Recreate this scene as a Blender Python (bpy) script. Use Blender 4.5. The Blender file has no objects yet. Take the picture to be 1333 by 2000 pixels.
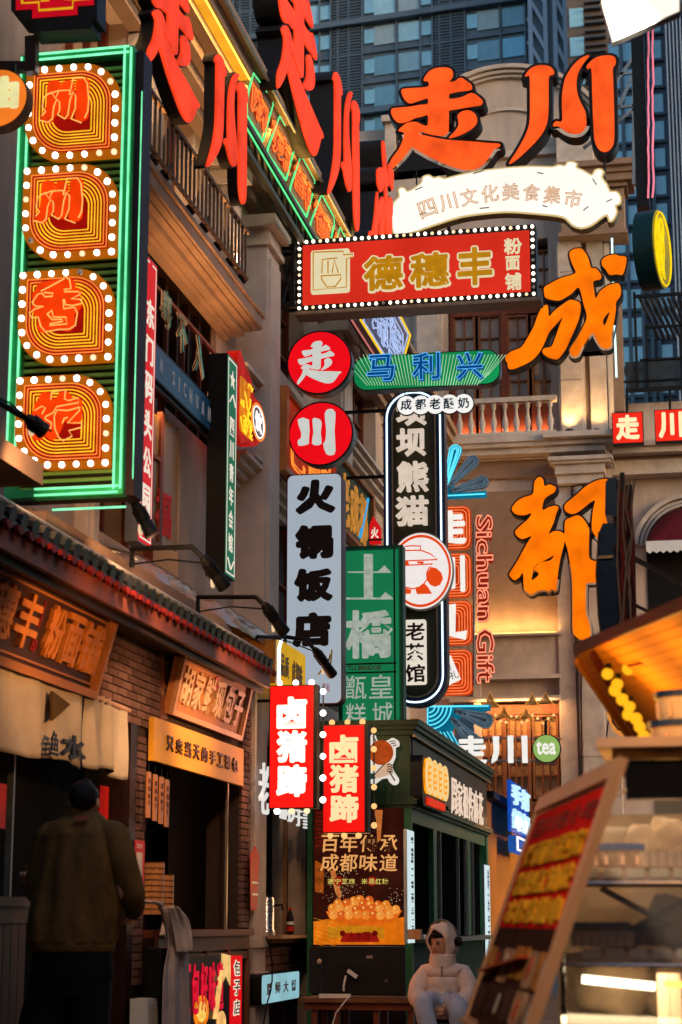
import bpy, bmesh, math, random
from mathutils import Vector, Matrix
from mathutils.geometry import tessellate_polygon
random.seed(7)
sc = bpy.context.scene
COL = sc.collection
# ---------------------------------------------------------------- camera
FPX = 3690.0
TH = math.atan(800 / FPX)
PSI = math.atan(733 / FPX * math.cos(TH))
EYE = Vector((0, 0, 1.05))
cd = bpy.data.cameras.new('camera')
cam = bpy.data.objects.new('camera', cd); COL.objects.link(cam)
cam.location = EYE
cam.rotation_euler = (math.pi / 2 + TH, 0, PSI)
cd.sensor_fit = 'VERTICAL'; cd.sensor_height = 36; cd.sensor_width = 24
cd.lens = FPX / 2000 * 36
cd.clip_end = 1500; cd.clip_start = .1
cd.dof.use_dof = True; cd.dof.focus_distance = 19.0; cd.dof.aperture_fstop = 3.2
sc.camera = cam
# ---------------------------------------------------------------- sky, sun, exposure
SUN_EL, SUN_ROT = math.radians(9), math.radians(115)
EXPO = 1.4; EXPF = 2 ** -EXPO
w = bpy.data.worlds.new('World'); sc.world = w; w.use_nodes = True
nt = w.node_tree; nt.nodes.clear()
sky = nt.nodes.new('ShaderNodeTexSky'); sky.sky_type = 'NISHITA'; sky.sun_disc = False
sky.sun_elevation = SUN_EL; sky.sun_rotation = SUN_ROT; sky.dust_density = 1.6; sky.ozone_density = 2.2
bg = nt.nodes.new('ShaderNodeBackground'); bg.inputs['Strength'].default_value = 0.15
wo = nt.nodes.new('ShaderNodeOutputWorld')
nt.links.new(sky.outputs[0], bg.inputs[0]); nt.links.new(bg.outputs[0], wo.inputs[0])
sd = bpy.data.lights.new('sun', 'SUN'); sd.energy = 0.35; sd.angle = math.radians(30); sd.color = (1.0, .72, .5)
sun = bpy.data.objects.new('sun', sd); COL.objects.link(sun)
sdir = Vector((math.sin(SUN_ROT) * math.cos(SUN_EL), math.cos(SUN_ROT) * math.cos(SUN_EL), math.sin(SUN_EL)))
sun.rotation_euler = sdir.to_track_quat('Z', 'Y').to_euler()
sc.view_settings.view_transform = 'Standard'; sc.view_settings.look = 'None'
sc.view_settings.exposure = EXPO; sc.view_settings.gamma = 1.0; sc.view_settings.use_curve_mapping = False
sc.cycles.use_denoising = True
sc.cycles.max_bounces = 6; sc.cycles.diffuse_bounces = 3; sc.cycles.sample_clamp_indirect = 4
sc.cycles.caustics_reflective = False; sc.cycles.caustics_refractive = False

# ---------------------------------------------------------------- rays and planes
FWD = Vector((-math.sin(PSI) * math.cos(TH), math.cos(PSI) * math.cos(TH), math.sin(TH)))
RGT = Vector((math.cos(PSI), math.sin(PSI), 0)); UPV = RGT.cross(FWD)
def ray(px, py): return FWD + RGT * ((px - 666.5) / FPX) + UPV * ((1000 - py) / FPX)
class PL:                                        # a wall or sign plane standing in the place
    def __init__(s, o, U, V=(0, 0, 1)):
        s.o = Vector(o); s.U = Vector(U).normalized(); s.V = Vector(V).normalized(); s.N = s.U.cross(s.V)
    def P(s, u, v, w=0): return s.o + s.U * u + s.V * v + s.N * w
    def uv(s, px, py):
        d = ray(px, py); t = (s.o - EYE).dot(s.N) / d.dot(s.N); q = EYE + d * t - s.o
        return q.dot(s.U), q.dot(s.V)
    def at(s, px, py, w=0): a = s.uv(px, py); return s.P(a[0], a[1], w)
    def R(s, x0, y0, x1, y1):
        xm, ym = (x0 + x1) / 2, (y0 + y1) / 2
        return s.uv(x0, ym)[0], s.uv(x1, ym)[0], s.uv(xm, y1)[1], s.uv(xm, y0)[1]
    def off(s, w): return PL(s.o + s.N * w, s.U, s.V)
def PY(y): return PL((0, y, 0), (1, 0, 0))
def PX(x): return PL((x, 0, 0), (0, 1, 0))
def PRX(x): return PL((x, 0, 0), (0, -1, 0))     # faces -X
W0 = PY(0)
# ---------------------------------------------------------------- materials
MATS = {}
def srgb(r, g, b):
    f = lambda c: ((c / 255 + .055) / 1.055) ** 2.4 if c > 10 else c / 255 / 12.92
    return (f(r), f(g), f(b), 1)
def M(name, col, rough=.6, metal=0, var=.2, sc_=6, bump=0, bsc=40, spec=.16, streak=False, coat=0, alpha=1, trans=0):
    if name in MATS: return MATS[name]
    m = bpy.data.materials.new(name); m.use_nodes = True; n = m.node_tree.nodes; l = m.node_tree.links
    b = n['Principled BSDF']; b.inputs['Roughness'].default_value = rough; b.inputs['Metallic'].default_value = metal
    b.inputs['Specular IOR Level'].default_value = spec; b.inputs['Coat Weight'].default_value = coat
    b.inputs['Alpha'].default_value = alpha; b.inputs['Transmission Weight'].default_value = trans
    col = (col[0], col[1], col[2], 1); b.inputs['Base Color'].default_value = col
    tc = n.new('ShaderNodeTexCoord'); co = tc.outputs['Object']
    if streak:
        mp = n.new('ShaderNodeMapping'); mp.inputs['Scale'].default_value = streak if isinstance(streak, tuple) else (1, 1, .12)
        l.new(co, mp.inputs[0]); co2 = mp.outputs[0]
    else: co2 = co
    if var:
        t = n.new('ShaderNodeTexNoise'); t.inputs['Scale'].default_value = sc_; t.inputs['Detail'].default_value = 6; t.inputs['Roughness'].default_value = .65
        l.new(co2, t.inputs['Vector'])
        r = n.new('ShaderNodeMapRange'); r.inputs[1].default_value = .3; r.inputs[2].default_value = .7
        r.inputs[3].default_value = 1 - var; r.inputs[4].default_value = 1 + var
        l.new(t.outputs['Fac'], r.inputs[0])
        mx = n.new('ShaderNodeVectorMath'); mx.operation = 'SCALE'; mx.inputs[0].default_value = col[:3]
        l.new(r.outputs[0], mx.inputs['Scale']); l.new(mx.outputs[0], b.inputs['Base Color'])
        rr = n.new('ShaderNodeMapRange'); rr.inputs[3].default_value = max(.03, rough - .12); rr.inputs[4].default_value = min(1, rough + .12)
        l.new(t.outputs['Fac'], rr.inputs[0]); l.new(rr.outputs[0], b.inputs['Roughness'])
    if bump:
        t2 = n.new('ShaderNodeTexNoise'); t2.inputs['Scale'].default_value = bsc; t2.inputs['Detail'].default_value = 4
        l.new(co2, t2.inputs['Vector'])
        bp = n.new('ShaderNodeBump'); bp.inputs['Strength'].default_value = bump; bp.inputs['Distance'].default_value = .01
        l.new(t2.outputs['Fac'], bp.inputs['Height']); l.new(bp.outputs[0], b.inputs['Normal'])
    MATS[name] = m; return m
def E(name, col, s=1.0, var=.12, sc_=9):
    if name in MATS: return MATS[name]
    s *= EXPF
    m = bpy.data.materials.new(name); m.use_nodes = True; n = m.node_tree.nodes; l = m.node_tree.links
    b = n['Principled BSDF']; b.inputs['Roughness'].default_value = .6; b.inputs['Specular IOR Level'].default_value = .06
    b.inputs['Base Color'].default_value = (col[0] * .12, col[1] * .12, col[2] * .12, 1)
    b.inputs['Emission Color'].default_value = (col[0], col[1], col[2], 1); b.inputs['Emission Strength'].default_value = s
    if var:
        tc = n.new('ShaderNodeTexCoord'); t = n.new('ShaderNodeTexNoise'); t.inputs['Scale'].default_value = sc_
        l.new(tc.outputs['Object'], t.inputs['Vector'])
        r = n.new('ShaderNodeMapRange'); r.inputs[1].default_value = .3; r.inputs[2].default_value = .7
        r.inputs[3].default_value = s * (1 - var); r.inputs[4].default_value = s * (1 + var)
        l.new(t.outputs['Fac'], r.inputs[0]); l.new(r.outputs[0], b.inputs['Emission Strength'])
    MATS[name] = m; return m
# ---------------------------------------------------------------- objects
LOC = {}
def thing(name, label, cat, loc=(0, 0, 0), group=None):
    o = bpy.data.objects.new(name, None); COL.objects.link(o); o.location = loc; LOC[o.name] = Vector(loc)
    o.empty_display_size = .1
    o['label'] = label; o['category'] = cat
    if group: o['group'] = group
    return o
def tag(o, label=None, cat=None, group=None, kind=None):
    if label: o['label'] = label
    if cat: o['category'] = cat
    if group: o['group'] = group
    if kind: o['kind'] = kind
    return o
def setloc(o, v): o.location = v; LOC[o.name] = Vector(v)
class MB:
    def __init__(s, pl=None): s.v = []; s.f = []; s.pl = pl or W0
    def box(s, u0, u1, v0, v1, w0=0, w1=.02):
        p = s.pl; b = len(s.v)
        for w_ in (w0, w1):
            for (a, c) in ((u0, v0), (u1, v0), (u1, v1), (u0, v1)): s.v.append(p.P(a, c, w_))
        for f in ((0, 3, 2, 1), (4, 5, 6, 7), (0, 1, 5, 4), (1, 2, 6, 5), (2, 3, 7, 6), (3, 0, 4, 7)): s.f.append([b + i for i in f])
        return s
    def wbox(s, x0, x1, y0, y1, z0, z1):
        b = len(s.v)
        for (x, y, z) in ((x0, y0, z0), (x1, y0, z0), (x1, y1, z0), (x0, y1, z0), (x0, y0, z1), (x1, y0, z1), (x1, y1, z1), (x0, y1, z1)): s.v.append(Vector((x, y, z)))
        for f in ((0, 3, 2, 1), (4, 5, 6, 7), (0, 1, 5, 4), (1, 2, 6, 5), (2, 3, 7, 6), (3, 0, 4, 7)): s.f.append([b + i for i in f])
        return s
    def bar(s, a, b, w_=.02, h=None):
        a = Vector(a); b = Vector(b); h = h or w_; d = (b - a)
        if d.length < 1e-6: return s
        d.normalize(); q = Vector((0, 0, 1)) if abs(d.z) < .95 else Vector((0, 1, 0))
        x = d.cross(q).normalized() * (w_ / 2); y = d.cross(x).normalized() * (h / 2); k = len(s.v)
        for c in (a, b): s.v += [c - x - y, c + x - y, c + x + y, c - x + y]
        for f in ((0, 1, 2, 3), (4, 7, 6, 5), (0, 4, 5, 1), (1, 5, 6, 2), (2, 6, 7, 3), (3, 7, 4, 0)): s.f.append([k + i for i in f])
        return s
    def tube(s, pts, r=.01, n=6, closed=False, radii=None, cap=True):
        pts = [Vector(p) for p in pts]; m = len(pts); k = len(s.v); prev = None
        for i, p in enumerate(pts):
            a = pts[(i - 1) % m] if (closed or i > 0) else p
            b = pts[(i + 1) % m] if (closed or i < m - 1) else p
            d = (b - a); d = d.normalized() if d.length > 1e-9 else Vector((0, 0, 1))
            if prev is None: q = Vector((0, 0, 1)) if abs(d.z) < .9 else Vector((0, 1, 0)); x = d.cross(q).normalized()
            else:
                x = (prev - d * prev.dot(d)); x = x.normalized() if x.length > 1e-6 else d.cross(Vector((0.3, .5, .8))).normalized()
            prev = x; y = d.cross(x); rr = radii[i] if radii else r
            for j in range(n): t = 2 * math.pi * j / n; s.v.append(p + x * (math.cos(t) * rr) + y * (math.sin(t) * rr))
        for i in range(m if closed else m - 1):
            for j in range(n):
                a = k + i * n + j; b = k + i * n + (j + 1) % n; c = k + ((i + 1) % m) * n + (j + 1) % n; d = k + ((i + 1) % m) * n + j
                s.f.append([a, b, c, d])
        if not closed and cap: s.f.append([k + j for j in range(n)][::-1]); s.f.append([k + (m - 1) * n + j for j in range(n)])
        return s
    def line(s, pts2, r, w_=0, n=6, closed=False): return s.tube([s.pl.P(a, b, w_) for a, b in pts2], r, n, closed)
    def poly(s, loops, w0, w1):
        if not isinstance(loops[0][0], (tuple, list, Vector)): loops = [loops]
        k = len(s.v); p = s.pl; fl = [q for lp in loops for q in lp]; n = len(fl)
        tris = tessellate_polygon([[Vector((a, b, 0)) for a, b in lp] for lp in loops])
        for w_ in (w1, w0):
            for a, b in fl: s.v.append(p.P(a, b, w_))
        for t in tris:
            a, b, c = [Vector(fl[i]) for i in t]
            if (b - a).cross(c - a) < 0: t = (t[0], t[2], t[1])
            s.f.append([k + i for i in t]); s.f.append([k + n + i for i in reversed(t)])
        o = k
        for lp in loops:
            m = len(lp)
            for i in range(m): s.f.append([o + i, o + n + i, o + n + (i + 1) % m, o + (i + 1) % m])
            o += m
        return s
    def quad(s, a, b, c, d): k = len(s.v); s.v += [Vector(a), Vector(b), Vector(c), Vector(d)]; s.f.append([k, k + 1, k + 2, k + 3]); return s
    def lathe(s, c, prof, n=10, axis=(0, 0, 1)):
        c = Vector(c); A = Vector(axis).normalized(); q = Vector((1, 0, 0)) if abs(A.x) < .9 else Vector((0, 1, 0))
        x = A.cross(q).normalized(); y = A.cross(x); k = len(s.v); m = len(prof)
        for r, h in prof:
            for j in range(n): t = 2 * math.pi * j / n; s.v.append(c + A * h + x * (r * math.cos(t)) + y * (r * math.sin(t)))
        for i in range(m - 1):
            for j in range(n): s.f.append([k + i * n + j, k + i * n + (j + 1) % n, k + (i + 1) * n + (j + 1) % n, k + (i + 1) * n + j])
        s.f.append([k + j for j in range(n)][::-1]); s.f.append([k + (m - 1) * n + j for j in range(n)]); return s
    def ball(s, c, r, n=8, m=5, sq=(1, 1, 1)):
        c = Vector(c); k = len(s.v); s.v.append(c + Vector((0, 0, r * sq[2])))
        for i in range(1, m):
            a = math.pi * i / m
            for j in range(n): t = 2 * math.pi * j / n; s.v.append(c + Vector((r * sq[0] * math.sin(a) * math.cos(t), r * sq[1] * math.sin(a) * math.sin(t), r * sq[2] * math.cos(a))))
        s.v.append(c - Vector((0, 0, r * sq[2]))); e = len(s.v) - 1
        for j in range(n): s.f.append([k, k + 1 + j, k + 1 + (j + 1) % n]); s.f.append([e, k + 1 + (m - 2) * n + (j + 1) % n, k + 1 + (m - 2) * n + j])
        for i in range(m - 2):
            for j in range(n): a = k + 1 + i * n; s.f.append([a + j, a + n + j, a + n + (j + 1) % n, a + (j + 1) % n])
        return s
    def add(s, vf, fn):
        k = len(s.v); v, f = vf
        s.v += [fn(q) for q in v]; s.f += [[k + i for i in t] for t in f]; return s
    def build(s, name, mat, parent=None, label=None, smooth=False, base=None, bevel=0):
        if not s.v: return None
        if parent is not None: o0 = LOC[parent.name]
        elif base is not None: o0 = Vector(base)
        else:
            xs = [q.x for q in s.v]; ys = [q.y for q in s.v]; zs = [q.z for q in s.v]
            o0 = Vector(((min(xs) + max(xs)) / 2, (min(ys) + max(ys)) / 2, min(zs)))
        me = bpy.data.meshes.new(name); me.from_pydata([q - o0 for q in s.v], [], s.f); me.update()
        me.materials.append(mat)
        if smooth:
            me.polygons.foreach_set('use_smooth', [True] * len(me.polygons))
            try: me.set_sharp_from_angle(angle=math.radians(40))
            except Exception: pass
        o = bpy.data.objects.new(name, me); COL.objects.link(o)
        if parent is not None: o.parent = parent; LOC[o.name] = o0.copy()
        else: o.location = o0; LOC[o.name] = o0.copy()
        if label: o['label'] = label
        if bevel:
            md = o.modifiers.new('b', 'BEVEL'); md.width = bevel; md.segments = 2; md.limit_method = 'ANGLE'
        return o
def inst(me, name, loc, parent=None, rot=None, scale=None):
    o = bpy.data.objects.new(name, me); COL.objects.link(o)
    p0 = LOC[parent.name] if parent is not None else Vector((0, 0, 0))
    if parent is not None: o.parent = parent
    o.location = Vector(loc) - p0; LOC[o.name] = Vector(loc)
    if rot: o.rotation_euler = rot
    if scale: o.scale = scale
    return o
def sharedmesh(name, mb, mat, smooth=False):
    me = bpy.data.meshes.new(name); me.from_pydata(mb.v, [], mb.f); me.update(); me.materials.append(mat)
    if smooth: me.polygons.foreach_set('use_smooth', [True] * len(me.polygons))
    return me
# ---------------------------------------------------------------- lettering
GC = {}
def glyph(s, bold=0, neon=0, res=2):
    k = (s, round(bold, 4), round(neon, 4), res)
    if k in GC: return GC[k]
    c = bpy.data.curves.new('t', 'FONT'); c.body = s; c.size = 1; c.resolution_u = res
    if neon: c.fill_mode = 'NONE'; c.bevel_depth = neon; c.bevel_resolution = 0; c.offset = bold
    else: c.extrude = .5; c.offset = bold
    o = bpy.data.objects.new('t', c); me = bpy.data.meshes.new_from_object(o)
    v = [tuple(q.co) for q in me.vertices]; f = [list(q.vertices) for q in me.polygons]
    bpy.data.objects.remove(o); bpy.data.curves.remove(c); bpy.data.meshes.remove(me)
    xs = [q[0] for q in v]; ys = [q[1] for q in v]
    r = (v, f, min(xs), max(xs), min(ys), max(ys)); GC[k] = r; return r
def put(mb, s, u0, u1, v0, v1, w_=0, d=.01, bold=.02, neon=0, shear=0, rot=0, res=2, jag=0):
    """one glyph or word fitted into the rectangle u0..u1, v0..v1 of mb's plane; heavy weights come from layered copies"""
    if bold > .024 and not neon:
        sh = bold - .012; gu = (u1 - u0) * sh * .8; gv = (v1 - v0) * sh * .8; nn_ = 8 if bold < .06 else 12
        for i in range(nn_ + 1):
            t = 2 * math.pi * i / nn_; ou, ov = (0, 0) if i == nn_ else (gu * math.cos(t), gv * math.sin(t))
            put(mb, s, u0 + gu + ou, u1 - gu + ou, v0 + gv + ov, v1 - gv + ov, w_ + .0004 * i, d, .012, 0, shear, rot, res)
        return mb
    if bold > .024: bold = .02
    v, f, a, b, c, e = glyph(s, bold, neon, res); su = (u1 - u0) / (b - a); sv = (v1 - v0) / (e - c); p = mb.pl
    cu, cv = (u0 + u1) / 2, (v0 + v1) / 2
    def fn(q):
        u = u0 + (q[0] - a) * su + shear * (q[1] - c) * sv; t = v0 + (q[1] - c) * sv
        if rot: du, dv = u - cu, t - cv; u = cu + du * math.cos(rot) - dv * math.sin(rot); t = cv + du * math.sin(rot) + dv * math.cos(rot)
        return p.P(u, t, w_ + (q[2] * (sv if neon else d)))
    mb.add((v, f), fn); return mb
def col_text(mb, s, u0, u1, v0, v1, gap=.12, **k):
    n = len(s); h = (v1 - v0) / n
    for i, ch in enumerate(s):
        if ch == ' ': continue
        t = v1 - i * h; put(mb, ch, u0, u1, t - h * (1 - gap / 2), t - h * gap / 2, **k)
def row_text(mb, s, u0, u1, v0, v1, gap=.12, rise=0, **k):
    n = len(s); h = (u1 - u0) / n
    for i, ch in enumerate(s):
        if ch == ' ': continue
        t = u0 + i * h; dv = rise * (i / max(1, n - 1)); put(mb, ch, t + h * gap / 2, t + h * (1 - gap / 2), v0 + dv, v1 + dv, **k)
def smooth2(pts, k=3):
    n = len(pts); out = []
    for i in range(n):
        p0, p1, p2, p3 = pts[i - 1], pts[i], pts[(i + 1) % n], pts[(i + 2) % n]
        for j in range(k):
            t = j / k; t2 = t * t; t3 = t2 * t
            out.append(tuple(.5 * ((2 * p1[a]) + (-p0[a] + p2[a]) * t + (2 * p0[a] - 5 * p1[a] + 4 * p2[a] - p3[a]) * t2 + (-p0[a] + 3 * p1[a] - 3 * p2[a] + p3[a]) * t3) for a in (0, 1)))
    return out
def shape(loops, offset=0, d=.02, res=1):
    """filled outline (with holes) widened by offset, as a slab -d/2..d/2"""
    c = bpy.data.curves.new('s', 'CURVE'); c.dimensions = '2D'; c.fill_mode = 'BOTH'; c.extrude = d / 2; c.offset = offset
    for lp in loops:
        sp = c.splines.new('POLY'); sp.points.add(len(lp) - 1); sp.use_cyclic_u = True
        for i, (a, b) in enumerate(lp): sp.points[i].co = (a, b, 0, 1)
    o = bpy.data.objects.new('s', c); me = bpy.data.meshes.new_from_object(o)
    v = [tuple(q.co) for q in me.vertices]; f = [list(q.vertices) for q in me.polygons]
    bpy.data.objects.remove(o); bpy.data.curves.remove(c); bpy.data.meshes.remove(me)
    return v, f
def area2(lp): return sum(lp[i - 1][0] * lp[i][1] - lp[i][0] * lp[i - 1][1] for i in range(len(lp)))
def ccw(lp): return lp if area2(lp) > 0 else lp[::-1]
def circ(cu, cv, r, n=40, ry=None, a0=0, a1=2 * math.pi): return [(cu + r * math.cos(a0 + (a1 - a0) * i / n), cv + (ry or r) * math.sin(a0 + (a1 - a0) * i / n)) for i in range(n)]
def rrect(u0, u1, v0, v1, r, n=6):
    o = []
    for cx, cy, a in ((u1 - r, v1 - r, 0), (u0 + r, v1 - r, 90), (u0 + r, v0 + r, 180), (u1 - r, v0 + r, 270)):
        for i in range(n + 1): t = math.radians(a + 90 * i / n); o.append((cx + r * math.cos(t), cy + r * math.sin(t)))
    return o
def lamp(name, kind, loc, energy, col=(1, .6, .3), size=.05, aim=None, spot=90, blend=.6, sy=None):
    d = bpy.data.lights.new(name, kind); d.energy = energy; d.color = col
    if kind == 'AREA':
        d.size = size
        if sy: d.shape = 'RECTANGLE'; d.size_y = sy
    else: d.shadow_soft_size = size
    if kind == 'SPOT': d.spot_size = math.radians(spot); d.spot_blend = blend
    o = bpy.data.objects.new(name, d); COL.objects.link(o); o.location = loc
    if aim is not None: o.rotation_euler = (Vector(aim) - Vector(loc)).to_track_quat('-Z', 'Y').to_euler()
    return o
bulb_white = E('warm_white_bulb', (1, .82, .6), 5, 0)
bulb_hot = E('white_bulb', (1, .93, .85), 6, 0)
bulb_yel = E('yellow_bulb', (1, .46, .012), 1.05, 0)
BULB = sharedmesh('bulb', MB().ball((0, 0, 0), .5, 8, 5), bulb_white, True)
BULBH = sharedmesh('bulb', MB().ball((0, 0, 0), .5, 8, 5), bulb_hot, True)
BULBY = sharedmesh('bulb', MB().ball((0, 0, 0), .5, 12, 8), bulb_yel, True)
BULBD = sharedmesh('bulb', MB().ball((0, 0, 0), .5, 8, 5), E('dimmer_bulb', (1, .72, .42), 1.3, 0), True)
BULBX = sharedmesh('bulb', MB().ball((0, 0, 0), .5, 8, 5), M('dead_bulb', (.5, .46, .4), .2, 0, 0, spec=.5), True)
BULBO = sharedmesh('bulb', MB().ball((0, 0, 0), .5, 8, 5), E('amber_bulb', (1, .55, .2), 1.1, 0), True)
BULB_RN = random.Random(11)
def bulbs(parent, pts, dia, me=BULB, name='bulb'):
    for p in pts:
        q = BULB_RN.random(); m = me
        if me in (BULB, BULBH) and q < .16: m = BULBD if q > .025 else BULBX
        inst(m, name, p, parent, scale=(dia * BULB_RN.uniform(.92, 1.05),) * 3)
black = M('black_painted_steel', (.006, .006, .007), .5, .1, .3, 12)
dark = M('dark_sign_casing', (.009, .007, .007), .55, 0, .3, 8)
interior_shade_mat = M('interior_shade', (.005, .004, .004), .7, 0, .3)  # near-black colour stands for the shade inside window and arch
# ================================================================ materials of the place
stucco = M('warm_grey_stucco', (.42, .32, .265), .85, 0, .26, 1.9, .25, 60, streak=(1, 1, .25))
stucco2 = M('grey_stone_trim', (.45, .36, .305), .8, 0, .22, 3.2, .25, 70)
stuccob = M('brown_stucco', (.25, .155, .105), .8, 0, .18, 2.2, .25, 60)
wood = M('brown_timber', (.16, .06, .028), .5, 0, .35, 5, .3, 30, streak=(1, 1, .1))
woodred = M('red_brown_timber', (.13, .032, .016), .5, 0, .35, 5, .3, 30, streak=(1, 1, .1))
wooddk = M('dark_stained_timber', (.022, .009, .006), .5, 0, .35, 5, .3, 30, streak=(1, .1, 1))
woodor = M('orange_varnished_wood', (.42, .14, .035), .4, 0, .35, 4, .25, 25, streak=(1, .12, 1))
brickm = M('brown_brick', (.19, .095, .07), .85, 0, .38, 5, .6, 70)
brickm2 = M('dark_brown_brick', (.13, .062, .045), .85, 0, .38, 5, .6, 70)
mortar = M('dark_mortar', (.05, .032, .025), .95, 0, .2, 20)
tilem = M('black_glazed_roof_tile', (.008, .009, .01), .4, 0, .4, 10, .2, 50)
redm = M('red_lacquer', (.38, .022, .014), .45, 0, .25, 7)
redpap = M('red_paper', (.55, .018, .014), .6, 0, .15, 9)
steel = M('brushed_steel', (.42, .42, .43), .28, 1, .2, 8, streak=(1, 1, 8))
greym = M('grey_galvanised_steel', (.20, .21, .22), .45, .7, .25, 8)
clothm = M('cream_canvas', (.48, .38, .27), .9, 0, .14, 4, .3, 120)
greencas = M('dark_green_paint', (.022, .05, .018), .45, 0, .35, 5, .2, 40)
greenb = M('green_painted_timber', (.03, .13, .05), .45, 0, .3, 5, .2, 40)
glass = M('window_glass', (.10, .11, .12), .08, 0, .2, 2, spec=1)
glassw = M('warm_curtained_glass', (.34, .22, .14), .25, 0, .3, 2, spec=.8)  # warm brown pane colour
goldm = M('gold_leaf_letter', (.75, .38, .06), .35, .3, .2, 9)
paving = M('dark_paving', (.06, .055, .05), .6, 0, .3, 2, .3, 30)
whitem = M('white_plastic', (.62, .6, .57), .4, 0, .08, 8)
# ---------------------------------------------------------------- ground
g = MB().wbox(-400, 400, -200, 600, -.5, 0).build('ground', paving); tag(g, kind='structure')
# paving slabs near the stalls
slab = M('granite_paving_slab', (.10, .088, .078), .55, 0, .3, 4, .25, 60)
sm = sharedmesh('paving_slab', MB().wbox(-.29, .29, -.29, .29, .004, .02), slab)
for i in range(9):
    for j in range(22):
        inst(sm, 'paving_slab', (-3.35 + i * .6, 8 + j * .6, 0), g)
# ================================================================ far towers
towerg = M('hazy_blue_grey_cladding', (.12, .155, .19), .5, .2, .15, .4)  # lightened and greyed, slight distance haze is put into this colour
towerl = M('dark_louvre_panel', (.075, .085, .10), .5, .2, .1, .5)
tglass = M('tower_glass', (.16, .42, .55), .2, .2, .25, .25, spec=1)  # sky reflection is partly put into the blue of this glass
tglass2 = M('pale_tower_glass', (.28, .52, .6), .2, .2, .25, .3, spec=1)
tbrown = M('brown_tower_stone', (.13, .10, .09), .7, 0, .15, .5)
twhite = M('pale_metal_lattice', (.30, .35, .42), .4, .3, .1, .5)
blind = M('pale_roller_blind', (.36, .46, .50), .6, 0, .2, .4)
ang = math.radians(6.65)
TP = PL(ray(760, 200) * (150 / ray(760, 200).y) + EYE, (math.cos(ang), -math.sin(ang), 0))
def P2(pl, x, y): return pl.uv(x, y)
tb = thing('office_tower', 'tall blue glass office tower with dark louvre strips rising behind the street', 'tower', (TP.o.x, TP.o.y + 6, 0))
u0 = TP.uv(430, 0)[0]; u1 = TP.uv(1040, 0)[0]; vtop = TP.uv(760, -260)[1]
mb = MB(TP); mb.box(u0, u1, -TP.o.z, vtop, -12, -.6).build('wall', towerg, tb)
ppm = 1 / abs(TP.uv(761, 200)[0] - TP.uv(760, 200)[0])          # pixels per metre there
fl = 62 / ppm
vs = TP.uv(760, 34)[1]
ledge = MB(TP); mull = MB(TP); louv = MB(TP); slatb = MB(TP)
wA = sharedmesh('window', MB(PL((0, 0, 0), TP.U)).box(-21 / ppm, 21 / ppm, 0, 38 / ppm, 0, .15), tglass)
wB = sharedmesh('window', MB(PL((0, 0, 0), TP.U)).box(-10 / ppm, 10 / ppm, 0, 28 / ppm, 0, .2), tglass2)
wC = sharedmesh('window', MB(PL((0, 0, 0), TP.U)).box(-21 / ppm, 21 / ppm, 0, 38 / ppm, 0, .15), blind)
wV = [sharedmesh('window', MB(PL((0, 0, 0), TP.U)).box(-21 / ppm, 21 / ppm, 0, 38 / ppm, 0, .15), M('tower_glass_%s' % n_, c_, .2, .1, .3, .4, spec=.8)) for n_, c_ in (('grey', (.26, .42, .48)), ('deep', (.16, .32, .40)), ('bright', (.38, .60, .68)))]
bay = 201 / ppm
rr = random.Random(4)
ub = TP.uv(680, 200)[0]
for k in range(-2, 3):
    b0 = ub + k * bay
    for r_ in range(-8, 6):
        v = vs + r_ * fl
        if b0 + 2 / ppm < u0 or b0 > u1: continue
        for du, me in ((70, wA), (118, wA), (40, wB), (152, wB)):
            uu = b0 + du / ppm
            if uu > u1 - .8 or uu < u0 + .8: continue
            m2 = me if me is wB else (wC if rr.random() < .12 else rr.choice(wV + [wA]))
            inst(m2, 'window', TP.P(uu, v + (14 if me is wA else 20) / ppm, -.6), tb)
        uu = b0 + 40 / ppm
    for q in (26, 94, 141, 164, 178, 200): mull.box(b0 + q / ppm - 1.6 / ppm, b0 + q / ppm + 1.6 / ppm, vs - 9 * fl, vs + 6 * fl, -.6, -.3)
    a0, a1 = b0 + 167 / ppm, b0 + 226 / ppm
    if a1 < u1:
        louv.box(a0, a1, vs - 9 * fl, vs + 6 * fl, -.6, -.45)
        for q in range(int(15 * fl / .28)): slatb.box(a0 + .1, a1 - .1, vs - 9 * fl + q * .28, vs - 9 * fl + q * .28 + .1, -.45, -.3)
for r_ in range(-9, 7):
    v = vs + r_ * fl
    if (r_ % 3) == 0: ledge.box(u0, u1, v - 4 / ppm, v + 7 / ppm, -.6, .2)
    else: ledge.box(u0, u1, v - 1.5 / ppm, v + 1.5 / ppm, -.6, -.35)
mull.build('mullion', towerg, tb); louv.build('louvre_panel', towerl, tb); tag(slatb.build('louvre_slats', towerg, tb), kind='stuff'); ledge.build('floor_ledge', towerg, tb)
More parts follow.
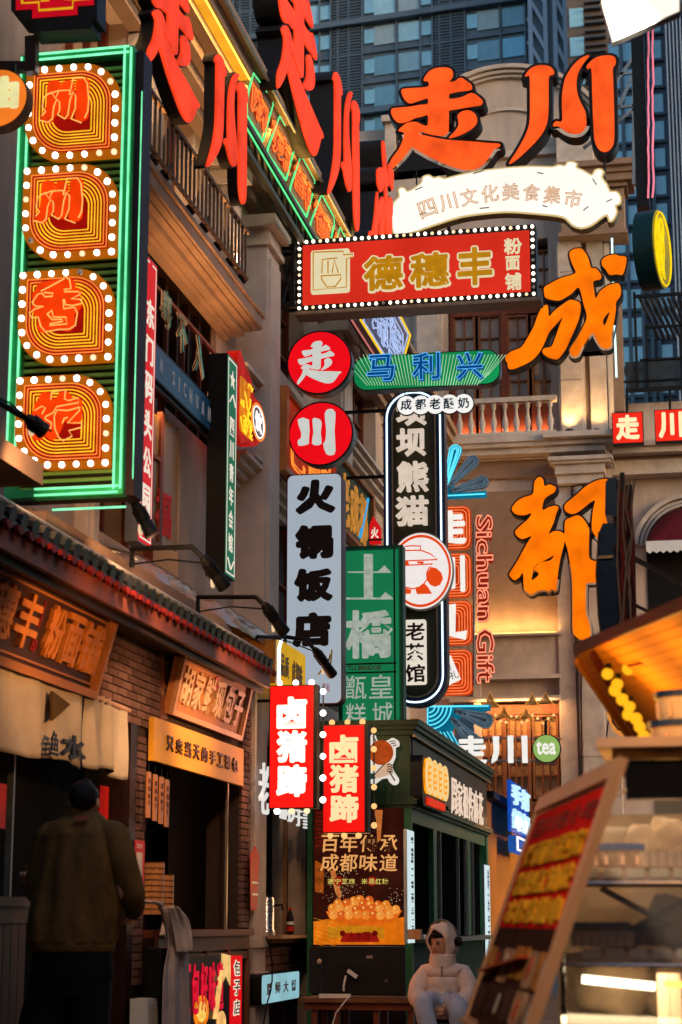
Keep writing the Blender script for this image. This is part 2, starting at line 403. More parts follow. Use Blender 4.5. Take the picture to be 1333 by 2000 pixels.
# pale lattice tower, brown tower, blue tower, finned tower
def tower(px0, px1, pytop, Y, name, label, mat):
    pl = PY(Y); a, _ = pl.uv(px0, 200); b, _ = pl.uv(px1, 200); t = thing(name, label, 'tower', ((a + b) / 2, Y, 0))
    MB(pl).box(a, b, 0, pl.uv(px0, pytop)[1], -15, 0).build('wall', mat, t); return t, pl, a, b, 1 / abs(pl.uv(1001, 200)[0] - pl.uv(1000, 200)[0])
t, pl, a, b, pm = tower(1036, 1114, -200, 146, 'lattice_tower', 'tower with pale criss-cross metal lattice behind the curved gable', towerg)
z0 = pl.uv(1070, 200)[1]; lat = MB(pl)
for c in (a + .2, (a + b) / 2 - .2, (a + b) / 2 + .6, b - .2): lat.box(c - .18, c + .18, z0 - 5, z0 + 22, 0, .5)
for k in range(14):
    for (c0, c1) in ((a, (a + b) / 2 - .2), ((a + b) / 2 + .5, b)):
        v = z0 - 6 + k * 2.1; lat.bar(pl.P(c0, v + 3, .3), pl.P(c1, v, .3), .28)
lat.build('lattice', twhite, t)
t, pl, a, b, pm = tower(1112, 1196, -200, 140, 'brown_tower', 'brown stone tower with grilled balconies, left of the blue tower', tbrown)
z0 = pl.uv(1150, 200)[1]; q = MB(pl); q2 = MB(pl)
for k in range(24):
    v = z0 - 6 + k * 1.25; q.box(a + 1.4, b - .3, v, v + .16, 0, .6); q.box(a + 1.4, b - .3, v + .6, v + .68, 0, .5)
q.build('balcony_rails', towerl, t)
w1 = sharedmesh('window', MB(PL((0, 0, 0), (1, 0, 0))).box(-.55, .55, 0, 1.6, 0, .08), tglass2)
for k in range(10): inst(w1, 'window', pl.P(a + .75, z0 - 6 + k * 2.5, 0), t)
t, pl, a, b, pm = tower(1194, 1302, -200, 120, 'blue_slab_tower', 'blue grey slab tower with small square windows beside the pink neon', M('slate_cladding', (.12, .15, .2), .5, .1, .12, .6))
z0 = pl.uv(1250, 1000)[1]
w2 = sharedmesh('window', MB(PL((0, 0, 0), (1, 0, 0))).box(-.42, .42, 0, 1.3, 0, .1), tglass2)
for k in range(18):
    for c in (1208, 1232, 1287): inst(w2, 'window', pl.P(pl.uv(c, 300)[0], z0 + k * 1.95, 0), t)
q = MB(pl)
for c in (1220, 1246, 1262, 1275): uu = pl.uv(c, 300)[0]; q.box(uu - .12, uu + .12, 0, z0 + 40, 0, .5)
for k in range(20): q.box(a, b, z0 + k * 1.95 - .25, z0 + k * 1.95 - .1, 0, .25)
q.build('pilaster', towerg, t)
t, pl, a, b, pm = tower(1302, 1420, -200, 110, 'finned_tower', 'dark blue tower of vertical fins at the right edge', M('navy_cladding', (.05, .07, .11), .4, .2, .1, .6))
q = MB(pl)
for k in range(22): q.box(a + .1 + k * .22, a + .17 + k * .22, 0, pl.uv(1310, -200)[1], 0, .35)
tag(q.build('vertical_fins', twhite, t), kind='stuff')

# ================================================================ end building
EP = PY(30)
EB = thing('corner_building', 'grey stucco building with curved gable, balustraded balcony and timber windows closing the street', 'building', (-2.5, 30, 0))
def eb(mb, x0, y0, x1, y1, w0, w1): r = EP.R(x0, y0, x1, y1); mb.box(*r, w0, w1); return mb
s = MB(EP)
for a in ((690, 250, 880, 1812, -.6, 0), (880, 868, 1100, 1370, -.6, .003), (1085, 330, 1200, 1812, -.6, .006), (880, 320, 1085, 470, -.6, -.002), (1200, 862, 1500, 1812, -1.2, -.5)): eb(s, *a)
s.build('wall', stucco, EB)
# shade of the rooms behind the openings, put in as dark panels
r = EP.R(880, 470, 1085, 868); MB(EP).box(r[0], r[1], r[2], r[3], -.62, -.4).build('room_shade_panel', wooddk, EB)
r = EP.R(930, 1370, 1100, 1812); MB(EP).box(r[0], r[1], r[2], r[3], -.62, -.35).build('room_shade_panel', wooddk, EB)
# curved gable
cu, cv = EP.uv(990, 341); u225 = EP.uv(1215, 341)[0] - cu; R_ = u225
def arc(R, a0, a1, n=28): return [(cu + R * math.cos(math.radians(a0 + (a1 - a0) * i / n)), cv + R * math.sin(math.radians(a0 + (a1 - a0) * i / n))) for i in range(n + 1)]
gp = arc(R_, 22, 158); gp = gp + [(gp[-1][0], EP.uv(800, 335)[1]), (gp[0][0], EP.uv(1180, 335)[1])]
MB(EP).poly(ccw(gp), -.5, .01).build('gable_wall', stucco, EB)
gm = MB(EP)
for R, wd, w_ in ((R_ * 1.0, .07, .22), (R_ * .955, .05, .16), (R_ * .92, .04, .1)):
    o = arc(R, 20, 160); i_ = arc(R - wd, 20, 160); gm.poly(ccw(o + i_[::-1]), 0, w_)
o = arc(R_ * .62, 10, 170); i_ = arc(R_ * .62 - .05, 10, 170); gm.poly(ccw(o + i_[::-1]), 0, .06)
gm.build('gable_moulding', stucco2, EB)
f = MB(EP); eb(f, 752, 240, 782, 252, 0, .35); eb(f, 757, 252, 777, 330, 0, .25); f.build('finial', stucco2, EB)
# upper entablature with returned mouldings
f = MB(EP)
for x0, y0, x1, y1, w in ((1090, 345, 1256, 356, .75), (1090, 356, 1247, 366, .66), (1090, 366, 1240, 380, .6), (1100, 380, 1228, 388, .5), (1100, 388, 1222, 470, .42), (1095, 470, 1228, 478, .5)): eb(f, x0, y0, x1, y1, -.1, w)
f.build('cornice', stuccob, EB)
f = MB(EP); eb(f, 1090, 262, 1160, 345, 0, .3); eb(f, 880, 300, 1090, 312, 0, .12); f.build('parapet_block', stucco2, EB)
# pilasters
f = MB(EP)
for x0, y0, x1, y1, w in ((1092, 478, 1142, 866, .22), (1096, 478, 1138, 866, .26), (1152, 478, 1184, 866, .16), (1186, 478, 1196, 866, .1), (812, 470, 866, 868, .16), (818, 470, 860, 868, .2),
                          (1096, 955, 1128, 1812, .16), (1134, 955, 1182, 1812, .22), (1140, 955, 1176, 1812, .26), (700, 470, 716, 868, .1), (930, 1325, 944, 1812, .1)): eb(f, x0, y0, x1, y1, 0, w)
f.build('pilaster', stucco2, EB)
f = MB(EP)
for x0, y0, x1, y1, w in ((872, 866, 1205, 878, .6), (872, 878, 1200, 886, .54), (872, 886, 1185, 898, .44), (1068, 862, 1205, 872, .72), (1076, 905, 1200, 912, .56), (1082, 912, 1196, 917, .5), (1088, 917, 1184, 935, .42), (1092, 935, 1180, 952, .34),
                          (1196, 858, 1500, 868, .1), (1196, 868, 1500, 880, .02), (1196, 888, 1500, 912, -.2), (1196, 912, 1500, 918, -.12), (860, 898, 1090, 903, .2)): eb(f, x0, y0, x1, y1, -.55, w)
f.build('balcony_cornice', stucco2, EB)
f = MB(EP); eb(f, 880, 903, 1088, 936, 0, .1); eb(f, 1200, 880, 1500, 888, -.5, -.25); f.build('frieze', stuccob, EB)
# balustrade
f = MB(EP); eb(f, 872, 794, 1092, 803, .38, .56); eb(f, 872, 861, 1092, 867, .38, .56); f.build('handrail', stucco2, EB)
z0 = EP.uv(980, 862)[1]; z1 = EP.uv(980, 803)[1]; h = z1 - z0
prof = [(.05, 0), (.05, .08 * h), (.03, .1 * h), (.052, .3 * h), (.05, .4 * h), (.025, .6 * h), (.022, .8 * h), (.045, .86 * h), (.03, .9 * h), (.05, .93 * h), (.05, h)]
bm_ = sharedmesh('baluster', MB().lathe((0, 0, 0), prof, 8), stucco2, True)
for k in range(10): inst(bm_, 'baluster', EP.P(EP.uv(884 + k * 21.8, 832)[0], z0, .47), EB)
# timber windows upper and lower
def timber_window(x0, y0, x1, y1, cols, rows, parent, gm_, w=-.15, pl=EP, fr=wood):
    r = pl.R(x0, y0, x1, y1); f = MB(pl); t_ = (r[1] - r[0]) * .09
    f.box(r[0], r[0] + t_, r[2], r[3], w - .04, w + .08); f.box(r[1] - t_, r[1], r[2], r[3], w - .04, w + .08)
    f.box(r[0] + t_, r[1] - t_, r[2], r[2] + t_ * 1.6, w - .04, w + .08); f.box(r[0] + t_, r[1] - t_, r[3] - t_, r[3], w - .04, w + .08)
    a, b, c, d = r[0] + t_, r[1] - t_, r[2] + t_ * 1.6, r[3] - t_
    for i in range(1, cols): u = a + (b - a) * i / cols; f.box(u - .012, u + .012, c, d, w - .01, w + .05)
    for i in range(1, rows): v = c + (d - c) * i / rows; f.box(a, b, v - .012, v + .012, w - .008, w + .046)
    fo = f.build('window_frame', fr, parent)
    MB(pl).box(a, b, c, d, w - .03, w - .015).build('pane', gm_, fo)
for x0, x1 in ((884, 928), (934, 978), (990, 1032), (1038, 1082)):
    timber_window(x0, 612, x1, 788, 2, 4, EB, glassw)
for x0, x1 in ((884, 928), (934, 978), (990, 1032), (1046, 1078)):
    timber_window(x0, 485, x1, 590, 2, 3, EB, glassw)
f = MB(EP); eb(f, 876, 590, 1088, 612, -.3, -.05); eb(f, 878, 470, 884, 868, -.3, -.04); eb(f, 978, 470, 990, 868, -.3, -.045); eb(f, 1082, 470, 1089, 868, -.3, -.04)
for x0, x1 in ((884, 928), (934, 978), (990, 1032), (1038, 1082)): eb(f, x0, 788, x1, 868, -.3, -.12)
f.build('window_surround', woodred, EB)
for i, (x0, x1) in enumerate(((938, 984), (992, 1034), (1040, 1092))):
    timber_window(x0, 1395, x1, 1560, 3, 4, EB, M('warm_reflection_pane', (.45, .26, .12), .3, 0, .35, 1.2), w=-.12)  # warm reflections are put into the pane colour
    timber_window(x0, 1565, x1, 1740, 3, 4, EB, MATS['warm_reflection_pane'], w=-.12)
f = MB(EP); eb(f, 930, 1376, 1100, 1395, -.3, -.02); eb(f, 984, 1395, 992, 1812, -.3, -.03); eb(f, 1034, 1395, 1040, 1812, -.3, -.03); f.build('window_surround', wood, EB)
# lower wall band, ledge with a light strip
f = MB(EP); eb(f, 872, 1243, 1098, 1247, .003, .3); eb(f, 872, 1247, 1098, 1322, .003, .12); eb(f, 880, 1322, 1098, 1330, .003, .25); eb(f, 880, 1362, 1098, 1372, .003, .2); f.build('ledge', stucco2, EB)
f = MB(EP); eb(f, 872, 960, 1096, 1235, 0.003, .02); f.build('wall_panel', stuccob, EB)
ls = MB(EP); eb(ls, 900, 1240.5, 1088, 1242, .2, .24); ls.build('light_strip', E('amber_strip', (1, .55, .12), 4, 0), EB)
r = EP.R(900, 1240, 1088, 1243); a = EP.P((r[0] + r[1]) / 2, r[2] + .05, .2)
lamp('ledge_strip_light', 'AREA', a, 9, (1, .58, .2), r[1] - r[0], aim=a + Vector((0, .35, 1)), sy=.05)
a = EP.at(1010, 1372, .3); lamp('window_head_light', 'AREA', a, 12, (1, .5, .18), 1.2, aim=a + Vector((0, .5, -1)), sy=.06)
a = EP.at(985, 800, .1); lamp('balcony_light', 'AREA', a + Vector((0, .1, -.35)), 5, (1, .5, .2), 1.6, aim=a + Vector((0, 1, -.2)), sy=.06)
# column floodlights
for px in (1117, 1170):
    p = EP.at(px, 866, .42)
    t = thing('uplighter', 'small black uplighter at the foot of the %s pilaster' % ('wide' if px < 1150 else 'narrow'), 'floodlight', p, 'uplighters on the balcony corner')
    MB().wbox(p.x - .11, p.x + .11, p.y - .05, p.y + .05, p.z, p.z + .04).build('base', black, t)
    MB().lathe(p + Vector((0, 0, .04)), [(.06, 0), (.075, .07)], 10, (0, .3, 1)).build('lamp_head', black, t)
    lamp('uplight', 'SPOT', p + Vector((0, 0, .14)), 20, (1, .6, .22), .05, aim=p + Vector((0, .3, 1.2)), spot=95, blend=.9)
# arched window with burgundy awning on the right wing
AP = PY(30.5); au, av = AP.uv(1350, 1075); ar = au - AP.uv(1238, 1075)[0]
f = MB(AP)
for R, wd, w_ in ((ar, .07, .16), (ar - .09, .05, .1), (ar - .16, .04, .14)):
    o = circ(au, av, R, 28, a0=0, a1=math.pi); i_ = circ(au, av, R - wd, 28, a0=0, a1=math.pi); f.poly(ccw(o + i_[::-1]), 0, w_)
f.build('arch_moulding', stucco2, EB)
MB(AP).poly(ccw(circ(au, av, ar - .2, 28, a0=0, a1=math.pi) + [(au - ar + .2, av - 5), (au + ar - .2, av - 5)]), .002, .02).build('arch_opening_shade', interior_shade_mat, EB)  # dark sheet on the wall carries the shade of the opening
aw = thing('burgundy_awning', 'burgundy half-round awning with white scalloped edge in the arched window', 'awning', AP.P(au, av, 0))
mb = MB(); n = 22; k = len(mb.v)
for i in range(n + 1):
    a_ = math.pi * i / n
    for j in range(7):
        b_ = math.pi / 2 * j / 6; rr_ = ar - .22
        mb.v.append(AP.P(au + rr_ * math.cos(a_) * math.cos(b_ * .0 + 0) * (1 - 0 * b_), av + rr_ * math.sin(a_) * math.cos(b_), .04 + .55 * math.sin(b_)))
for i in range(n):
    for j in range(6): q = i * 7 + j; mb.f.append([q, q + 7, q + 8, q + 1])
mb.build('canopy', M('burgundy_canvas', (.10, .008, .014), .85, 0, .2, 5, .3, 80), aw, smooth=True)
vl = MB(AP); pts = [(au - ar + .22, av + .06)]; m = 26
for i in range(m + 1):
    pts.append((au - ar + .22 + (2 * ar - .44) * i / m, av - .1 - (.04 if i % 2 else 0)))
pts.append((au + ar - .22, av + .06)); vl.poly(ccw(pts), .58, .6); vl.build('valance', whitem, aw)
# roof terrace railing and slatted pergola on the right wing
tr = thing('terrace_railing', 'black steel railing and slatted pergola on the roof terrace at the right', 'railing', EP.at(1290, 760, -.4))
RP = PY(30.2)
f = MB(RP)
def ebr(x0, y0, x1, y1, w0=0, w1=.05): f.box(*RP.R(x0, y0, x1, y1), w0, w1)
for q in ((1222, 755, 1420, 763), (1240, 572, 1420, 578), (1240, 572, 1245, 756), (1250, 698, 1420, 702), (1262, 636, 1266, 756), (1262, 634, 1420, 638), (1330, 578, 1334, 756), (1218, 740, 1420, 743)): ebr(*q)
f.build('frame', black, tr)
sl = sharedmesh('slat', MB().bar((0, 0, 0), (.28, .9, -.46), .05, .03), M('grey_slat', (.07, .07, .075), .5, .2, .2, 5))
for k in range(13): inst(sl, 'slat', RP.at(1250 + k * 11, 580, -.05), tr)
mp = MB(RP)
mp.box(*RP.R(1222, 702, 1420, 754), .0, .01); mp.build('mesh_panel', M('dark_wire_glass', (.03, .035, .04), .2, 0, .2, 20, alpha=.75), tr)
# parapet under the terrace
f = MB(EP); eb(f, 1190, 765, 1500, 862, -1.15, -.55); f.build('parapet_wall', stucco, EB)
f = MB(EP); eb(f, 1192, 560, 1216, 800, -.5, -.1); f.build('corner_pier', stuccob, EB)
# white neon tube down the corner pier
nt_ = thing('cyan_neon_tube', 'thin pale blue neon tube running down beside the big orange character', 'neon tube', EP.at(1203, 770, .2))
MB().tube([EP.at(1196, 425, .25), EP.at(1199, 560, .25), EP.at(1206, 745, .25)], .016, 5).build('tube', E('cyan_tube', (.55, 1, .95), 2, 0), nt_)

cbl = thing('wall_cable', 'thin brown cable with a clip running down the corner column below the big orange character', 'cable', EP.at(1137, 1800, .3))
MB().tube([EP.at(1141, 955, .3), EP.at(1139, 1040, .31), EP.at(1137, 1150, .29), EP.at(1139, 1280, .3), EP.at(1138, 1400, .3), EP.at(1141, 1600, .3)], .012, 5).build('cable', dark, cbl); MB().bar(EP.at(1132, 1278, .3), EP.at(1144, 1288, .3), .03).build('clip', dark, cbl)
cbl = thing('wall_cable', 'dark wavy cable hanging left of the amber canopy in front of the grey column', 'cable', EP.at(1192, 1520, .3))
MB().tube([EP.at(1192, 1400, .3), EP.at(1187, 1440, .3), EP.at(1191, 1470, .3), EP.at(1190, 1520, .3)], .014, 5).build('cable', dark, cbl)
# ashlar joints on the end building
jn_ = MB(EP)
for y_ in (1000, 1050, 1100, 1150, 1200): eb(jn_, 700, y_, 868, y_ + 1.2, .0, .004)
for y_ in (520, 570, 620, 670, 720): eb(jn_, 716, y_, 810, y_ + 1.2, .0, .004)
for y_ in (1290, 1480, 1640): eb(jn_, 1134, y_, 1182, y_ + 1.3, .22, .264)
for y_ in (540, 610, 680, 750): eb(jn_, 1096, y_, 1138, y_ + 1.1, .255, .263)
jn_.build('masonry_joint', M('grimy_joint', (.12, .09, .075), .95, 0, .3, 9), EB)
# ================================================================ left building, upper floors
XW = -4.4; LX = PX(XW)
LB = thing('street_building', 'long brown stucco building with cornices, balconies and shops along the left side', 'building', (-4.4, 18, 0))
def yl(px, py, x=XW): return PX(x).uv(px, py)[0]
def zl(px, py, x=XW): return PX(x).uv(px, py)[1]
mb = MB()
Y0, Y1 = 8.5, 29.95
# wall with window openings: piers and bands
ZB, ZC, ZT = 3.3, 6.62, 8.3
def wallx(y0, y1, z0, z1, x0=-4.9, x1=XW): mb.wbox(x0, x1, y0, y1, z0, z1)
ops = [(13.2, 16.5), (18.0, 20.6), (22.6, 25.4)]           # openings, lower upper-storey
zs0, zs1 = 3.9, 6.3
y = Y0
for a, b in ops: wallx(y, a, ZB, ZC); wallx(a, b, ZB, zs0 if a < 15 or a > 16 else 3.9, x1=XW); wallx(a, b, 6.56 if a < 14 else zs1, ZC); y = b
wallx(y, Y1, ZB, ZC)
ops2 = [(12.0, 13.6), (14.1, 15.6), (18.2, 20.4), (22.6, 25.2)]
y = Y0
for a, b in ops2: wallx(y, a, ZC, ZT); wallx(a, b, 8.2, ZT); wallx(a, b, ZC, 6.9); y = b
wallx(y, Y1, ZC, ZT)
wallx(Y0, Y1, ZT, 8.7)
wallx(15.35, 16.5, 3.9, 5.3); wallx(13.2, 15.35, 5.2, 5.3)
stuccoL = M('warm_brown_stucco', (.46, .33, .25), .85, 0, .28, 1.6, .25, 60, streak=(1, 1, .25)); trimL = M('warm_brown_trim', (.54, .43, .35), .8, 0, .16, 3, .25, 70)
mb.build('wall', stuccoL, LB)
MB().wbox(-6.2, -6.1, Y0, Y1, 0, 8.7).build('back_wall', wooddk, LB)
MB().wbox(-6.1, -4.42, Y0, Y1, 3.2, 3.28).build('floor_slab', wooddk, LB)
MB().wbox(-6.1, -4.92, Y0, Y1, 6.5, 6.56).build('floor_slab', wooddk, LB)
MB().wbox(-6.2, -4.41, Y0 - .1, Y0, 0, 8.7).build('end_wall', stuccob, LB)
MB().wbox(-6.3, -4.42, Y0, Y1, 8.705, 8.8).build('roof', stuccob, LB)
# middle cornice above the first windows
yE = yl(520, 640, -4.05)
def strips(name, lst, mat, ya=12.35, yb=yE):
    m_ = MB()
    for x1, z0, z1, e in lst: m_.wbox(-4.4, x1, ya, yb - e, z0, z1)
    return m_.build(name, mat, LB)
zc = zl(435, 500, -4.05)
strips('cornice', [(-4.05, zc - .045, zc, 0), (-4.075, zc - .16, zc - .045, .03), (-4.10, zc - .175, zc - .16, .05), (-4.16, zc - .20, zc - .175, .1), (-4.22, zc - .26, zc - .20, .16), (-4.30, zc - .28, zc - .26, .24), (-4.345, zc - .33, zc - .28, .3)], M('warm_brown_cornice', (.42, .27, .18), .75, 0, .2, 2.5, .25, 60))
# dentils / bed moulds further down the street
for (ya, yb, zz) in ((17.0, 22.0, 5.42), (22.3, 29.9, 6.9), (22.3, 29.9, 5.3), (17.6, 21.9, 3.9), (16.6, 17.27, 5.35), (16.6, 17.27, 6.2)):
    m_ = MB()
    for k, (dx, a, b) in enumerate(((.28, -.04, 0), (.22, -.1, -.04), (.15, -.16, -.1), (.08, -.24, -.16))): m_.wbox(-4.4, -4.4 + dx, ya, yb - k * .03, zz + a, zz + b)
    m_.build('string_course', trimL, LB)
# pilasters with capitals
def pilaster(yc, wd, z0, z1, d=.14):
    m_ = MB(); x = -4.4
    m_.wbox(x, x + d, yc - wd / 2, yc + wd / 2, z0, z1 - .3); m_.wbox(x, x + d + .03, yc - wd / 2 + .06, yc + wd / 2 - .06, z0 + .15, z1 - .42)
    m_.wbox(x, x + d + .05, yc - wd / 2 - .04, yc + wd / 2 + .04, z1 - .3, z1 - .24); m_.wbox(x, x + d + .02, yc - wd / 2, yc + wd / 2, z1 - .24, z1 - .12)
    m_.wbox(x, x + d + .1, yc - wd / 2 - .09, yc + wd / 2 + .09, z1 - .12, z1); m_.wbox(x, x + d + .06, yc - wd / 2 - .05, yc + wd / 2 + .05, z0, z0 + .15)
    m_.build('pilaster', trimL, LB)
for yc, wd, z0, z1, d in ((13.85, .34, 6.9, 8.1, .2), (16.35, .4, 7.0, 8.1, .2), (17.55, .55, 3.3, 7.9, .3), (21.6, .5, 3.3, 8.1, .26), (22.25, .3, 3.3, 8.1, .18), (26.0, .5, 3.3, 8.1, .26), (28.6, .6, 3.3, 8.1, .26), (12.75, .22, 3.4, 6.4, .1)): pilaster(yc, wd, z0, z1, d)
# top entablature and gutter
strips('top_entablature', [(-3.8, 8.72, 8.83, -4.4), (-3.86, 8.6, 8.72, -4.4), (-3.97, 8.48, 8.56, -4.4), (-4.08, 8.36, 8.48, -4.4), (-4.17, 8.24, 8.36, -4.4), (-4.27, 8.12, 8.24, -4.4)], stuccob, 9.0, 25.0)
yel = E('amber_cove', (1, .42, .02), .95, .2, 3)
MB().wbox(-4.1, -3.9, 9.0, 16.3, 8.57, 8.59).build('cove_light', yel, LB)
MB().tube([(-3.88, 9.0, 8.58), (-3.88, 16.3, 8.58)], .012, 6).build('led_strip', E('yellow_led', (1, .66, .10), 1.7, 0), LB)
lamp('cove_strip', 'AREA', (-3.9, 13.5, 8.5), 16, (1, .55, .15), 7, aim=(-4.3, 13.5, 8.0), sy=.05)
MB().tube([(-3.78, 9.5, 8.7), (-3.78, 25, 8.7)], .02, 6).build('gutter_pipe', greym, LB)
lamp('cove_strip_far', 'AREA', (-3.84, 20, 8.5), 10, (1, .55, .12), 7, aim=(-3.9, 20, 9.3), sy=.05)
# upper door recess frames, brown
def xwin(y0, y1, z0, z1, nv, nh, x=-4.62, fr=woodred, gl=glass, t=.06):
    m_ = MB(); m_.wbox(x - .03, x + .05, y0, y0 + t, z0, z1); m_.wbox(x - .03, x + .05, y1 - t, y1, z0, z1)
    m_.wbox(x - .03, x + .05, y0 + t, y1 - t, z0, z0 + t); m_.wbox(x - .03, x + .05, y0 + t, y1 - t, z1 - t, z1)
    for i in range(1, nv): yy = y0 + (y1 - y0) * i / nv; m_.wbox(x - .02, x + .04, yy - .02, yy + .02, z0 + t, z1 - t)
    for i in range(1, nh): zz = z0 + (z1 - z0) * i / nh; m_.wbox(x - .018, x + .03, y0 + t, y1 - t, zz - .015, zz + .015)
    o = m_.build('window_frame', fr, LB); MB().wbox(x - .028, x - .02, y0 + t, y1 - t, z0 + t, z1 - t).build('pane', gl, o)
xwin(12.0, 13.6, 6.9, 8.2, 4, 1, gl=glassw); xwin(14.1, 15.6, 6.9, 8.2, 4, 1, gl=glassw); xwin(18.2, 20.4, 6.9, 8.2, 4, 3); xwin(22.6, 25.2, 6.9, 8.2, 4, 3)
xwin(18.0, 20.6, 3.9, 6.3, 3, 3); xwin(22.6, 25.4, 3.9, 6.3, 4, 3)
xwin(13.2, 16.5, 5.3, 6.56, 9, 1, x=-4.5, fr=wooddk, gl=interior_shade_mat, t=.05)
MB().wbox(-4.8, -4.72, 13.2, 15.35, 3.9, 5.2).build('curtain_panel', M('ochre_curtain', (.30, .17, .08), .9, 0, .2, 2), LB)
xwin(13.3, 15.3, 3.92, 5.18, 3, 2, x=-4.66, fr=woodred, gl=MATS['ochre_curtain'])
lamp('room_light', 'AREA', (-4.55, 14.3, 5.12), 5, (1, .58, .25), 1.6, aim=(-4.55, 14.3, 3), sy=.15)
# open casement with red paper cuts
cz = thing('open_casement', 'open dark red window casement with red paper cuts, below the blue sign', 'window', (-4.3, 14.3, 4.0))
CPL = PL((-4.36, 14.0, 3.98), (.12, 1, 0)); m_ = MB(CPL)
for a in ((0, .045, 0, 1.3), (.36, .42, 0, 1.3), (.045, .36, 0, .05), (.045, .36, 1.25, 1.3), (.045, .36, .72, .75)): m_.box(*a, 0, .04)
m_.build('frame', woodred, cz); MB(CPL).box(.06, .78, .05, 1.1, .015, .02).build('pane', M('tinted_pane', (.25, .14, .06), .15, 0, .2, 3, alpha=.45), cz)
q = MB(CPL); put(q, '福', .3, .62, .12, .5, .03, .006, .03); q.build('paper_cut', redpap, cz)
# balcony rail, upper floor
RB = thing('balcony_railing', 'rusty metal balcony railing with thin square bars above the brown cornice', 'railing', (-4.0, 14, zc))
ya, yb = yl(290, 200, -4.03), yl(484, 440, -4.03); zr = zl(390, 315, -4.03)
MB().wbox(-4.05, -4.01, ya, yb, zr - .03, zr).build('handrail', M('rusty_rail', (.12, .06, .03), .6, .4, .4, 12), RB)
MB().wbox(-4.045, -4.015, ya, yb, zc + .05, zc + .075).build('bottom_rail', MATS['rusty_rail'], RB)
bmx = sharedmesh('bar', MB().wbox(-.009, .009, -.009, .009, 0, zr - zc - .05), M('bronze_bar', (.13, .08, .045), .5, .3, .3, 12))
n = int((yb - ya) / .125)
for k in range(n): inst(bmx, 'bar', (-4.03, ya + (k + .5) * (yb - ya) / n, zc + .04), RB)
# floodlights along the cornice
for i, (px, py) in enumerate(((300, 285), (322, 338), (372, 388), (398, 432), (425, 470), (448, 505), (472, 535))):
    yy = yl(px, py, -4.09)
    p = Vector((-4.1, yy, zc))
    t = thing('cornice_floodlight', 'cornice light', 'floodlight', p, 'floodlights along the brown cornice')
    t['label'] = ('nearest small black floodlight on the brown cornice', 'second small black floodlight along the brown cornice', 'third black floodlight on the brown cornice, with a loose cable', 'middle black floodlight of the row on the brown cornice', 'fifth black floodlight along the brown cornice', 'second last black floodlight at the far end of the brown cornice', 'last black floodlight beside the pilaster on the brown cornice')[i]
    MB().wbox(p.x - .035, p.x + .035, p.y - .03, p.y + .03, p.z, p.z + .02).build('base', black, t)
    MB().bar(p + Vector((0, 0, .03)), p + Vector((0, 0, .09)), .02).build('bracket', black, t)
    MB().lathe(p + Vector((.02, 0, .07)), [(.03, -.03), (.042, 0), (.045, .045)], 10, (-.6, 0, 1)).build('lamp_head', black, t)
    if i in (0, 2, 4, 6): lamp('cornice_flood', 'SPOT', p + Vector((.02, 0, .2)), 14, (1, .62, .28), .05, aim=p + Vector((-.35, 0, 1.4)), spot=100, blend=.9)
    MB().tube([p + Vector((0, .05, .02)), p + Vector((-.02, .2, .12)), p + Vector((-.03, .3, .3))], .008, 5).build('cable', black, t)
lamp('under_cornice', 'AREA', (-4.0, 15.2, zc - .75), 5, (1, .5, .2), 2.6, aim=(-4.15, 15.2, 8), sy=.08)
# ================================================================ shops at street level
SX = -4.0; SP = PX(SX)
def ys(px, py): return SP.uv(px, py)[0]
def zs(px, py): return SP.uv(px, py)[1]
yP0, yP1 = ys(264, 1560), ys(287, 1560)       # first brick pier
yQ0, yQ1 = ys(470, 1560), ys(489, 1560)       # second brick pier
yR1 = ys(513, 1560); yT0, yT1 = ys(590, 1600), ys(611, 1600)
zO2 = zs(380, 1512)                            # head of the second stall's opening
zHead = 2.32
m_ = MB()
m_.wbox(-4.3, -4.012, Y0, yP0, zHead, 3.1); m_.wbox(-4.3, -4.012, yP0, yP1, 0, 3.1); m_.wbox(-4.3, -4.012, yP1, yQ0, 2.3, 3.1); m_.wbox(-4.3, -4.012, yQ0, yQ1, 0, 3.1)
m_.build('brick_backing', mortar, LB)
bl, bh, jt = .225, .056, .010
bmesh_ = [sharedmesh('brick', MB().wbox(-.012, .012, 0, bl - jt, 0, bh - jt), brickm), sharedmesh('brick', MB().wbox(-.012, .012, 0, bl - jt, 0, bh - jt), brickm2)]
hbr = [sharedmesh('brick', MB().wbox(-.012, .012, 0, bl / 2 - jt, 0, bh - jt), mm) for mm in (brickm, brickm2)]
def bricks(y0, y1, z0, z1):
    n = 0; row = 0; z = z0
    while z + bh <= z1 + .001:
        y = y0 if row % 2 == 0 else y0 + bl / 2
        if row % 2 and y0 + bl / 2 - jt <= y1: inst(hbr[rr.random() < .3], 'brick', (-4 + rr.uniform(-.002, .003), y0, z), LB)
        while y < y1 - .02:
            if y + bl - jt <= y1 + .01: inst(bmesh_[rr.random() < .35], 'brick', (-4 + rr.uniform(-.002, .004), y, z), LB); n += 1
            elif y + bl / 2 - jt <= y1 + .02: inst(hbr[rr.random() < .35], 'brick', (-4 + rr.uniform(-.002, .004), y, z), LB); n += 1
            y += bl
        z += bh; row += 1
    return n
nb = bricks(ys(200, 1250), yP1 + .45, 2.42, 3.02)
nb += bricks(yP0, yP1, .62, 2.4); nb += bricks(yQ0, yQ1, 1.0, 2.95)
print('bricks', nb)
m_ = MB(); m_.wbox(-4.3, -3.96, yQ1, yR1, 0, 3.3); m_.wbox(-4.3, -3.93, yQ1 - .03, yR1 + .03, .0, .62); m_.wbox(-4.3, -3.94, yQ1 - .02, yR1 + .02, zs(500, 1850), zs(500, 1835))
